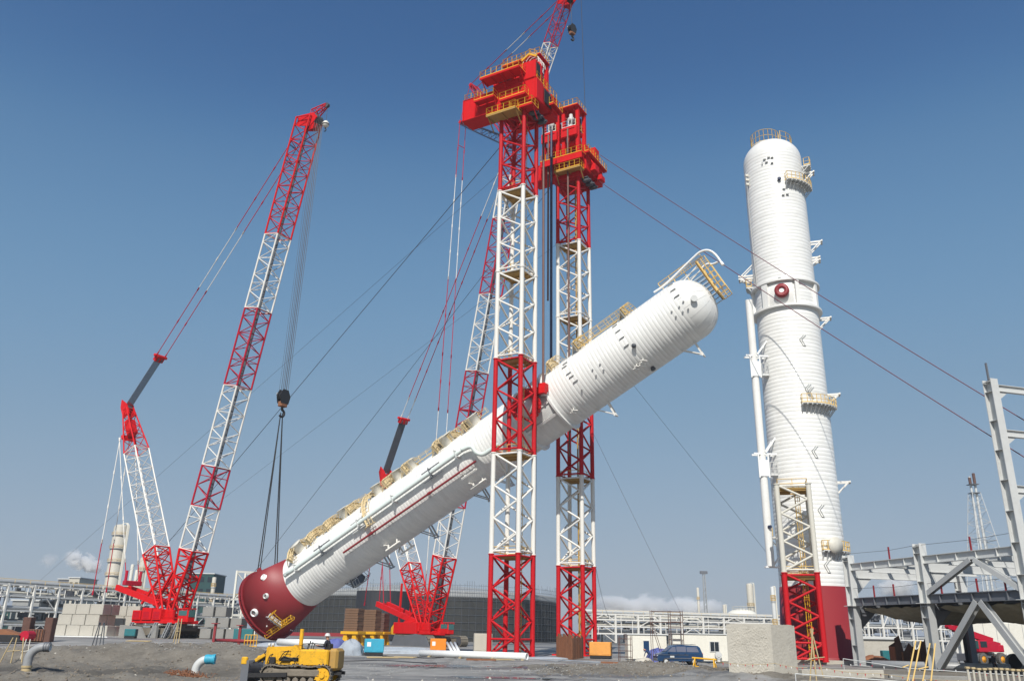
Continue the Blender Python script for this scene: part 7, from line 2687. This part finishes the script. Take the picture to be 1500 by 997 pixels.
mb = MB(); mb.beam(Q(4.5, -.15, 4.47), Q(5.6, -.15, 4.72), .5, .55); mb.tube(Q(5.6, -.45, 4.7), Q(5.6, .15, 4.7), .32, 12); mb.build('boom_tip', 'crimson', rcn)
mb = MB(); mb.tube(Q(.6, -.15, 1.9), Q(3.0, -.15, 3.0), .13, 10); mb.build('lift_cylinder', 'black', rcn)
for a in (3.4, -3.0):
    for s in (-1.25, 1.25):
        MB().bbox(Q(a, s, .8), (.22, .22, 1.4), rax, .03).build('outrigger', 'white', rcn)
# ---- grey pipe elbows in the trench on the left
def elbow(p, yaw, rb, rr, hh, label, mk, wrap=None, collar=False):
    x, y, _ = yawax(yaw)
    t = thing('pipe_elbow', p, label, 'pipe elbow', 'grey pipe elbows in the diggings')
    pts = [V(p) + Z * (-.4)] + [V(p) + Z * hh]
    for a in range(10, 81, 10):
        pts.append(V(p) + Z * (hh + rb * math.sin(R(a))) + x * (rb * (1 - math.cos(R(a)))))
    pts.append(pts[-1] + x * .25 + Z * .03); pts.append(pts[-1] + x * .25 + Z * .0)
    MB().path(pts, rr, 18, cap=False).build('pipe_bend', mk, t)
    e = pts[-1]; d = x
    if collar:
        for k in range(3):
            mb = MB(); o = e - d * (.14 * k + .02); mb.lathe([(rr * .98, -.04), (rr * 1.13, -.04), (rr * 1.13, .04), (rr * .98, .04)], o, (y, Z, d), 20, smooth=False); mb.build('pipe_collar', 'deckgrey', t)
        mb = MB(); mb.lathe([(rr * .8, -.2), (rr * .82, .06), (rr * 1.0, .06)], e, (y, Z, d), 20, smooth=False); mb.build('pipe_mouth', 'whiteclean', t)
        mb = MB(); mb.lathe([(rr * 1.02, 0), (rr * 1.2, 0), (rr * 1.2, .12), (rr * 1.02, .12)], V(p) + Z * (hh * .55), XYZ, 20, smooth=False); mb.lathe([(rr * 1.25, -.5), (rr * 1.05, .0)], V(p) + Z * (hh * .5), XYZ, 20); mb.build('base_collar', 'wood', t)
    MB().tube(e - d * .3, e - d * .28, rr * .97, 18).build('bore_shade', 'black', t)  # black disc stands for the shade inside the pipe mouth
    if wrap:
        mb = MB()
        k = 0
        for q in range(7):
            o = e - d * (.5 - .09 * q)
            rq = rr * (1.1 + .1 * ((q * 3) % 4) / 3)
            mb.lathe([(rq * .96, -.06), (rq * 1.05, 0), (rq * .96, .06)], o, (y, Z, d), 14)
        mb.lathe([(rr * 1.1, 0), (.01, .07)], e + d * .08, (y, Z, d), 14)
        for a in range(5):
            mb.tube(e + y * (rr * math.cos(a * 1.3)) + Z * (rr * math.sin(a * 1.3)), e + d * .12 + y * (rr * 1.3 * math.cos(a * 1.3 + .3)) + Z * (rr * 1.3 * math.sin(a * 1.3 + .3)), .07, 5, True, .01)
        mb.build('plastic_wrap', wrap, t)
    return t
p = V((at(40, 972, 58).x, 58, 0)); p.z = gz(p.x, 58)
elbow(p, 8, .8, .27, .50 - p.z, 'grey pipe elbow with ringed open mouth rising from the trench at the far left', 'pipegrey', None, True)
p = V((at(287, 975, 59).x, 59, 0)); p.z = gz(p.x, 59)
elbow(p, 6, .7, .26, .12, 'pale grey pipe elbow with its mouth wrapped in blue plastic', 'lightgrey', 'blue')
# ---- rusty tangle of wire on the soil
mb = MB()
cx_, cy_ = at(268, 979, 56).x, 56
for k in range(240):
    a = V((random.gauss(cx_, .62), random.gauss(cy_, .7), 0)); b = a + V((random.gauss(0, .4), random.gauss(0, .4), 0))
    fz = math.exp(-((a.x - cx_) ** 2 + (a.y - cy_) ** 2) / .8)
    a.z = gz(a.x, a.y) + random.uniform(0, .25 + .3 * fz); b.z = gz(b.x, b.y) + random.uniform(0, .3 + .35 * fz)
    m_ = (a + b) / 2 + Z * random.uniform(.05, .3)
    mb.path([a, m_, b], .018, 4)
o = mb.build('rusty_wire', 'rust', None, (cx_, cy_, gz(cx_, cy_)))
tag(o, 'rust coloured heap of tangled wire on the soil by the wrapped pipe elbow', None, None, 'stuff')
# ---- pipes lying on the ground
def pipe(p, q, r, label, mk='whiteclean', open_=True, grp='pipes lying on the ground', wall_=.85):
    p, q = V(p), V(q)
    x, y, d = frame(q - p)
    L = (q - p).length
    mb = MB()
    mb.lathe([(r * wall_, L * .2), (r * wall_, 0), (r, 0), (r, L), (r * wall_, L), (r * wall_, L * .8)], p, (x, y, d), 20)
    t = thing('steel_pipe', (p.x, p.y, p.z - r), label, 'pipe', grp)
    mb.build('pipe_wall', mk, t)
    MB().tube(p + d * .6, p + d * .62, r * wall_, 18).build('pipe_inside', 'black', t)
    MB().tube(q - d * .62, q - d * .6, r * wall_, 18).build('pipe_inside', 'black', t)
    return t
a, b = at(616, 956, 100), at(772, 960, 93)
a.z, b.z = .38 + gz(a.x, a.y), .38 + gz(b.x, b.y)
pipe(a, b, .36, 'long white coated pipe lying on sleepers in front of the near gantry mast')
for f, wh in ((.1, 'left end'), (.4, 'left half'), (.7, 'right half'), (.97, 'open right end')):
    c = lerp(a, b, f); c.z = gz(c.x, c.y) + .05
    o = MB().box(c, (.25, 1.0, .12), yawax(-20)).build('timber_sleeper', 'wood', None, c); tag(o, 'short timber sleeper under the %s of the long white pipe' % wh, 'sleeper', 'sleepers under the long white pipe')
a, b = at(408, 942, 112), at(478, 943, 108); a.z = b.z = 1.1
pipe(a, b, .42, 'white pipe on trestles just behind the bulldozer')
a, b = at(312, 938, 118), at(372, 941, 113); a.z = b.z = .62 + .5
pipe(a, b, .2, 'thin dark red pipe on stands left of the tilted maroon skirt', 'maroon', wall_=.7)
for px, lab in ((313, 'left'), (350, 'right')):
    c = V((at(px, 938, 117).x, 117, gz(at(px, 938, 117).x, 117)))
    t = thing('pipe_stand', c, 'dark red post stand at the %s end of the thin red pipe' % lab, 'pipe stand', 'red pipe stands')
    MB().beam(c, c + Z * 2.4, .3, .3).build('post', 'maroon', t); MB().box(c + Z * 2.4, (.9, .9, .1)).build('head_plate', 'maroon', t)
for k, (pa, pb) in enumerate((((655, 943), (665, 955)), ((660, 942), (671, 955)), ((666, 943), (675, 955)))):
    a, b = at(pa[0], pa[1], 108), at(pb[0], pb[1], 101); b.z = .2; a.z = 1.4
    pipe(a, b, .16, '%s of three short white pipes leaning beside the orange box' % ('left', 'middle', 'right')[k], grp='short white pipes by the orange box')
a, b = V((at(1420, 958, 88).x, 88, .45)), V((at(1380, 958, 92).x - 6, 96, .45))
pipe(V((at(1484, 962, 84).x, 84, .85)), V((at(1484, 962, 84).x + 5, 88, .85)), .78, 'large bare steel pipe with its dark open mouth facing left at the right edge', 'pipegrey', wall_=.92)
pipe(V((at(1480, 974, 80).x, 80, .42)), V((at(1290, 968, 84).x, 86, .42)), .36, 'long grey pipe lying on the ground under the steel frame', 'pipegrey')
# ---- generator boxes and bins
def genset(px, py, Y, size, yaw, label, mk, name='generator_box', cat='generator', grp='site boxes', mark=True):
    c = V((at(px, py, Y).x, Y, 0)); c.z = gz(c.x, Y)
    x, y, _ = yawax(yaw)
    ax = (x, y, Z)
    t = thing(name, c, label, cat, grp)
    MB().bbox(c + Z * (.35 + size[2] / 2), size, ax, .06).build('housing', mk, t)
    MB().bbox(c + Z * .2, (size[0] * .95, size[1] * .9, .3), ax, .04).build('skid', 'black', t)
    for s in (-.28, .28):
        MB().box(c - y * (size[1] / 2 + .012) + x * (size[0] * s) + Z * (.35 + size[2] / 2), (size[0] * .38, .03, size[2] * .75), ax).build('door_panel', mk, t)
    for k in range(4):
        MB().box(c + x * (size[0] / 2 + .012) + Z * (.7 + .2 * k), (.03, size[1] * .6, .08), ax).build('louvre', 'black', t)
    if mark:
        MB().box(c - y * (size[1] / 2 + .03) - x * (size[0] * .28) + Z * (.35 + size[2] * .6), (size[0] * .2, .02, size[2] * .32), ax).build('white_label', 'whiteclean', t)
    return t
genset(548, 944, 100, (2.15, 1.2, 1.45), 12, 'bright blue generator box with a white label on the ground before the ballast stacks', 'blue')
genset(642, 941, 112, (2.0, 1.4, 1.5), 5, 'orange equipment box beside the three short white pipes', 'orange')
genset(880, 947, 104, (2.5, 1.6, 1.5), -14, 'pale orange battered tank box at the foot of the far mast', 'paleorange', mark=False)
genset(192, 927, 128, (1.6, 1.0, 1.0), 0, 'dark green box on the ground beside the concrete ballast', 'teal', mark=False)
genset(357, 928, 124, (2.6, 1.4, 1.5), 10, 'dark teal compressor box left of the tilted maroon skirt', 'teal', mark=False)
genset(1297, 955, 106, (1.0, .8, 1.1), 0, 'small bright teal machine on the ground under the net', 'teal', mark=False)
genset(707, 946, 108, (2.2, 2.0, 2.2), 5, 'plain beige crate behind the left leg of the near mast', 'cream', 'storage_crate', 'crate', mark=False)
genset(91, 902, 150, (.9, .8, 1.0), 0, 'small yellow box standing by the concrete ballast', 'yellow', mark=False)
# ---- yellow barrier frames
def barrier(p, yaw, L, H, label, mk='yellow', n=4):
    x, y, _ = yawax(yaw)
    t = thing('tube_barricade', p, label, 'barrier', 'yellow barrier frames')
    for i in range(n + 1): tinst(V(p) + x * (L * i / n - L / 2), V(p) + x * (L * i / n - L / 2) + Z * H, .05, 'post', t, mk)
    for z in (.15, H * .55, H): tinst(V(p) - x * L / 2 + Z * z, V(p) + x * L / 2 + Z * z, .045, 'rail', t, mk)
    return t
p = V((at(367, 940, 112).x, 112, 0)); p.z = gz(p.x, 112)
barrier(p, 5, 1.5, 1.5, 'yellow tubular barrier frame under the tilted maroon skirt')
p = V((at(1032, 972, 72).x, 72, 0)); p.z = gz(p.x, 72)
t = thing('saw_horse', p, 'yellow steel saw horse lying on the dirt mound in front of the van', 'saw horse')
x, y, _ = yawax(-30)
for s in (-.9, .9):
    for q in (-.4, .4): tinst(p + x * s + y * q, p + x * s * .85 + Z * .95, .06, 'leg', t, 'yellow')
tinst(p + x * -1.0 + Z * .95, p + x * 1.0 + Z * .85, .07, 'beam', t, 'yellow')
tinst(p + x * -.9 + y * .3 + Z * .3, p + x * 1.1 + y * -.9 + Z * .1, .07, 'brace', t, 'yellow')
MB().bbox(p + x * 1.2 - y * .8 + Z * .15, (.5, .5, .3), (x, y, Z), .04).build('foot', 'ochre', t)
# yellow bollard-like post behind the dozer is its exhaust; rusty enclosure round the far mast foot
ctr = V((at(833, 950, 103).x, 103, 0))
rf = thing('rusty_fence', ctr, 'rust brown sheet fence round the foot of the far gantry mast', 'fence')
x, y, _ = yawax(-25)
def fpanel(o, d, L, H, n):
    for i in range(n):
        hh = H * (1 + .06 * ((i * 5) % 3 - 1))
        c = o + d * (L * (i + .5) / n)
        c.z = gz(c.x, c.y) + hh / 2
        MB().box(c, (L / n * .93, .06 + .02 * (i % 2), hh), (d, Z.cross(d), Z)).build('sheet', 'rust', rf)
o0 = V((at(815, 950, 103).x, 103, 0)); o1 = V((at(838, 955, 99).x, 99, 0)); o2_ = V((at(855, 950, 105).x, 105.5, 0))
fpanel(o0, (o1 - o0).normalized(), (o1 - o0).length, 2.55, 9)
fpanel(o1, (o2_ - o1).normalized(), (o2_ - o1).length, 2.4, 9)
# ---- rusty steel chute pieces under the frame
p = V((at(1341, 960, 92).x, 92, 0))
ch = thing('rusty_skip', p, 'rust brown steel skip with a torn zigzag rim under the frame', 'skip')
x, y, _ = yawax(-8)
zig = [(-1.9, 0), (1.9, 0), (1.9, 2.4), (1.2, 2.9), (.6, 1.9), (0, 1.7), (-.5, 2.4), (-1.1, 1.5), (-1.4, 3.1), (-1.9, 2.8)]
MB().prism(zig, (x, Z, y), p, .12).build('front_plate', 'rustdark', ch)
MB().prism([(-u, v * .85) for u, v in reversed(zig)], (x, Z, y), p + y * 2.2, .12).build('rear_plate', 'rustdark', ch)
for s in (-1.9, 1.9): MB().box(p + x * s + y * 1.1 + Z * 1.0, (.12, 2.1, 2.0), (x, y, Z)).build('side_plate', 'rust', ch)
for k in range(4): MB().beam(p + x * (-1.3 + .85 * k) - y * .12, p + x * (-1.3 + .85 * k) - y * .12 + Z * 1.5, .14, .14).build('stiffener', 'rust', ch)
# ---- dark rusty counterweight frame at the left
p = V((at(57, 920, 108).x, 108, 0)); p.z = gz(p.x, 108)
t = thing('rusty_rig', p, 'dark rusty H shaped steel rig standing on the ground at the left', 'steel rig')
x, y, _ = yawax(8)
for s in (-1.15, 1.15): MB().bbox(p + x * s * 1.1 + Z * 1.35, (.9, 1.5, 2.9), (x, y, Z), .06).build('upright', 'rustdark', t)
MB().bbox(p + Z * .75, (2.0, 1.8, 1.4), (x, y, Z), .05).build('body', 'rustdark', t)
for k in range(6): MB().box(p - y * .95 + x * (-.8 + .32 * k) + Z * .75, (.08, .14, 1.3), (x, y, Z)).build('fin', 'rust', t)
MB().bbox(p - x * 1.6 - y * .3 + Z * .6, (.5, .5, .7), (x, y, Z), .05).build('valve_box', 'yellow', t)
# red machine with tarp at the left edge
p = V((at(18, 925, 104).x, 104, 0)); p.z = gz(p.x, 104)
t = thing('red_winch', p, 'red winch machine under an orange cover at the left edge', 'winch')
MB().bbox(p + Z * .6, (3.2, 1.6, .8), bv=.08).build('frame', 'black', t)
MB().prism([(-2.2, 0), (1.6, 0), (1.0, .35), (.2, .5), (-.8, .8), (-2.2, .7)], (V((1, 0, 0)), Z, V((0, 1, 0))), p + Z * .8, 1.5).build('cover', 'rust', t)
MB().tube(p + V((1.9, -.8, .9)), p + V((1.9, .8, .9)), .55, 16).build('drum', 'crimson', t)
# ---- timber posts carrying the site rope; trestles
def pole_pair(px, py, Y, H, label, mk='wood', sp=.45, n=2, tilt=(.05, .12)):
    p = V((at(px, py, Y).x, Y, 0)); p.z = gz(p.x, Y)
    t = thing('timber_trestle', p, label, 'timber posts', 'leaning timber posts')
    for k in range(n):
        s = (k - (n - 1) / 2) * sp
        tinst(p + V((s, 0, -.1)), p + V((s * .4 + tilt[k % 2] * H, .1 * k, H)), .045, 'post', t, mk)
    tinst(p + V((-sp * .5, -.05, H * .45)), p + V((sp * .7, -.05, H * .5)), .03, 'tie', t, mk)
    return t
pole_pair(1190, 990, 52, 3.2, 'pair of pale timber posts crossing in front of the red mast foot', tilt=(.12, .04))
pole_pair(1195, 975, 60, 2.6, 'second pale timber pair leaning together before the red mast foot', sp=.9, tilt=(.05, -.05))
pole_pair(1327, 990, 50, 2.6, 'yellowish post pair leaning right below the steel frame', 'paleyellow', .3, tilt=(.34, .42))
pole_pair(1352, 990, 50, 2.5, 'yellowish post pair standing left of the middle frame column', 'paleyellow', .5, tilt=(.30, .36))
pole_pair(142, 950, 74, 1.9, 'row of thin dark stakes in the soil before the ballast stack', 'darkgrey', .32, 4, (.02, -.03))
pole_pair(256, 952, 72, 1.9, 'thin timber stakes in the soil before the left crane track', 'wood', .22, 3, (.03, -.02))
pole_pair(18, 958, 64, 1.7, 'thin stakes with rope in the soil at the far left', 'wood', .8, 3, (.08, .02))
pole_pair(36, 955, 66, 1.6, 'thin bare stakes in the soil right of the far left ones', 'offwhite', .5, 2, (.03, .05))
# rope barriers
def rope(pts, r, label, mk, flags=0, name='barrier_rope', cat='rope'):
    t = thing(name, pts[0], label, cat, 'site ropes and pipes')
    o = []
    for a, b in zip(pts, pts[1:]):
        for k in range(8): o.append(lerp(a, b, k / 8) - Z * (.12 * math.sin(math.pi * k / 8)))
    o.append(V(pts[-1]))
    MB().path(o, r, 5).build('rope_line', mk, t)
    for i in range(flags):
        c = o[int((i + .5) * (len(o) - 1) / flags)]
        MB().prism([(-.035, 0), (.035, 0), (0, -.13 - .06 * (i % 2))], (V((1, 0, 0)), Z, V((0, 1, 0))), c, .012).build('pennant', 'crimson' if i % 3 else 'whiteclean', t)
    return t
def gp(px, py, Y, up): 
    p = at(px, py, Y); return V((p.x, Y, gz(p.x, Y) + up))
rope([at(1048, 968, 55), at(1135, 971, 55), at(1200, 976, 54), at(1290, 986, 53), at(1420, 996, 52)], .014, 'sagging warning rope with small red pennants across the concrete foundation', 'wood', 34)
rope([at(1150, 969, 62), at(1260, 971, 61), at(1400, 980, 60), at(1520, 988, 59)], .014, 'second warning rope with dark pennants in front of the steel frame', 'cable', 22)
def tubefence(pts, label, posts=True):
    t = thing('tube_barrier', pts[0], label, 'barrier', 'white tube barriers')
    for a, b in zip(pts, pts[1:]): tinst(a, b, .028, 'rail', t, 'lightgrey')
    for p in pts: tinst(V((p.x, p.y, gz(p.x, p.y) - .1)), p, .028, 'post', t, 'lightgrey')
tubefence([at(1165, 986, 49), at(1300, 996, 47), at(1380, 1003, 46)], 'white tube barrier low at the bottom edge right of the concrete foundation')
tubefence([at(1235, 964, 63), at(1330, 978, 60), at(1420, 984, 58), at(1520, 990, 56)], 'white tube barrier running right across the feet of the steel frame')
# row of bollards / rebar stubs right
for i in range(13):
    px = 1418 + i * 8.2
    p = V((at(px, 985, 57 - .12 * i).x, 57 - .12 * i, 0)); p.z = gz(p.x, p.y)
    t = thing('stub_post', p, '%s short beige post from the left in the row below the red mobile crane' % ORD[i], 'post', 'short beige posts by the barrier')
    MB().tube(p - Z * .1, p + Z * 1.0, .075, 8).build('shaft', 'cream', t); MB().bbox(p + Z * 1.06, (.24, .24, .13), bv=.02).build('cap', 'wood', t)
# tarpaulin heaps and sheets
def heap(px, py, Y, rx_, ry_, h, label, mk, name='tarpaulin_heap', cat='tarpaulin', sd=0):
    c = V((at(px, py, Y).x, Y, 0)); c.z = gz(c.x, Y)
    mb = MB(); n, m_ = 22, 9
    for j in range(m_ + 1):
        for i in range(n):
            a = math.tau * i / n; f = j / m_
            k = 1 + .22 * noise.noise(V((math.cos(a) * 2 + sd, math.sin(a) * 2, f * 3))) + .08 * math.sin(a * 9 + sd)
            rr = math.cos(f * math.pi / 2) ** .7
            z = h * math.sin(f * math.pi / 2) * (1 + .25 * noise.noise(V((math.cos(a) * 1.5, math.sin(a) * 1.5 + sd, 2))))
            mb.v.append((c.x + rx_ * rr * k * math.cos(a), c.y + ry_ * rr * k * math.sin(a), c.z - .05 + z))
    for j in range(m_):
        for i in range(n):
            mb.face((j * n + i, j * n + (i + 1) % n, (j + 1) * n + (i + 1) % n, (j + 1) * n + i), True)
    o = mb.build(name, mk, None, c)
    return tag(o, label, cat, 'covered heaps')
heap(514, 942, 100, 1.45, 1.2, 1.6, 'grey tarpaulin draped over a heap left of the blue generator', 'tarp', sd=1)
heap(492, 938, 106, 1.4, 1.2, 1.7, 'violet blue sheet covering a heap behind the bulldozer driver', 'bluecloth', sd=4)
heap(966, 958, 96, 1.5, 1.0, 1.35, 'violet blue sheet over a heap just left of the van nose', 'bluecloth', sd=2)
heap(590, 948, 112, 6.5, 1.6, .75, 'long low grey tarpaulin heap along the rear crane track', 'tarp', sd=7)
heap(800, 958, 100, 2.6, 1.2, .28, 'flat blue grey plastic sheet by the right leg of the near mast', 'tarp', sd=9)
heap(410, 938, 118, 3.5, 1.4, .7, 'low heap of blue grey sheets under the tilted skirt', 'tarp', sd=11)
heap(942, 964, 92, 1.0, .6, .5, 'small pale yellow sack pile in front of the first cabin', 'cream', 'sack_pile', 'sacks', 13)
heap(1280, 962, 104, 2.0, 1.2, .9, 'mixed orange and red rubble heap beside the teal machine', 'rust', 'rubble_heap', 'rubble', 15)
heap(1245, 962, 101, 1.6, 1.0, .6, 'orange brown earth heap at the foot of the standing skirt', 'ochre', 'earth_heap', 'earth heap', 17)

# ---- low kerb beams, planks, hoses and scrap lying about
def kerb(px0, py0, px1, py1, Y0, Y1, h, label, mk='concrete'):
    a, b = at(px0, py0, Y0), at(px1, py1, Y1)
    a = V((a.x, Y0, gz(a.x, Y0))); b = V((b.x, Y1, gz(b.x, Y1)))
    d = (b - a).normalized()
    o = MB().bbox((a + b) / 2 + Z * (h / 2 - .1), ((b - a).length, .5, h), (d, Z.cross(d), Z), .03).build('concrete_kerb', mk, None, (a + b) / 2)
    return tag(o, label, 'concrete beam', 'low concrete beams at the right')
kerb(1172, 980, 1292, 984, 60, 61, .62, 'low pale concrete beam on the ground before the red mast foot')
kerb(1172, 990, 1350, 1000, 51, 50, .5, 'long low concrete beam at the bottom edge right of the foundation block')
kerb(1300, 975, 1420, 985, 64, 63, .45, 'grey concrete beam on the ground before the middle frame column', 'concretedark')
rnd = random.Random(11)
for k, (px, Y, L_, yw_, mk) in enumerate(((560, 92, 3.2, 12, 'wood'), (592, 94, 2.6, -20, 'wood'), (705, 90, 3.0, 4, 'rust'), (738, 92, 2.0, 30, 'wood'), (905, 88, 3.4, -8, 'rust'), (470, 96, 2.4, 22, 'wood'), (330, 100, 3.6, 6, 'rust'), (200, 112, 3.0, -5, 'wood'))):
    p = V((at(px, 960, Y).x, Y, 0)); p.z = gz(p.x, Y)
    x, y, _ = yawax(yw_)
    where = ('left of the orange box', 'before the rear crane track', 'before the long white pipe', 'by the right leg of the near mast', 'by the first cabin', 'behind the bulldozer', 'left of the tilted skirt', 'before the concrete ballast')[k]
    t = thing('plank_stack' if mk == 'wood' else 'scrap_steel', p, ('few loose timber planks lying %s' if mk == 'wood' else 'few rusty steel bars lying %s') % where, 'planks' if mk == 'wood' else 'scrap steel', 'planks and scrap on the ground')
    for j in range(4):
        q = p + y * (.28 * j - .4) + Z * (.06 + .02 * j)
        a = R(yw_ + rnd.uniform(-9, 9))
        d = V((math.cos(a), math.sin(a), 0))
        binst(q - d * L_ / 2, q + d * L_ / 2, .22 if mk == 'wood' else .09, .06 if mk == 'wood' else .09, 'plank' if mk == 'wood' else 'bar', t, mk)
def hose(pts, r, label, mk):
    ps = smooth_path([V((at(px, 960, Y).x, Y, gz(at(px, 960, Y).x, Y) + r)) for px, Y in pts], 6)
    o = MB().path(ps, r, 6).build('hose', mk, None, ps[0])
    return tag(o, label, 'hose', 'hoses on the ground')
hose([(560, 98), (585, 95), (600, 97), (625, 94), (650, 96)], .05, 'black hose snaking from the blue generator towards the orange box', 'black')
hose([(790, 95), (815, 91), (830, 94), (870, 90), (905, 92)], .05, 'pale blue hose lying before the rusty fence', 'tarp')
hose([(455, 88), (500, 80), (560, 84), (640, 78)], .04, 'dark cable trailing over the concrete behind the bulldozer', 'cable')
# shallow standing water on the hardstand
def puddle(px, py, rx_, ry_, sd, label):
    p = gr(px, py, .0)
    n = 40
    mb = MB()
    for i in range(n):
        a = math.tau * i / n
        k = 1 + .3 * noise.noise(V((math.cos(a) * 1.3 + sd, math.sin(a) * 1.3, sd))) + .12 * math.sin(a * 5 + sd)
        x, y = p.x + rx_ * k * math.cos(a), p.y + ry_ * k * math.sin(a)
        mb.v.append((x, y, gz(x, y) + .012))
    mb.face(tuple(range(n)))
    o = mb.build('water', M['puddle'], None, (p.x, p.y, 0))
    return tag(o, label, None, None, 'structure')
M['puddle'] = mat('shallow_muddy_water', (0.05, 0.048, 0.045), 0.2, var=.2, scale=.5)
puddle(640, 975, 4.5, 2.6, 1, 'shallow puddle on the concrete'); puddle(820, 980, 3.6, 2.0, 4, 'shallow puddle on the concrete'); puddle(735, 992, 3.2, 1.3, 7, 'shallow puddle on the concrete')

# ------------------------------------------------------------------ hazy air over the plant
hz = MB().box((0, 250, 126), (1700, 2000, 258)).build('haze', 'white', None, (0, 0, 0))
hm = bpy.data.materials.new('hazy_air')
hm.use_nodes = True
hm.node_tree.nodes.remove(hm.node_tree.nodes['Principled BSDF'])
pv = hm.node_tree.nodes.new('ShaderNodeVolumePrincipled')
pv.inputs['Color'].default_value = (.84, .91, 1.0, 1)
pv.inputs['Density'].default_value = 0.00018
pv.inputs['Anisotropy'].default_value = .2
hm.node_tree.links.new(pv.outputs[0], hm.node_tree.nodes['Material Output'].inputs['Volume'])
hz.data.materials.clear()
hz.data.materials.append(hm)
tag(hz, 'thin pale haze in the air over the whole site', None, None, 'stuff')
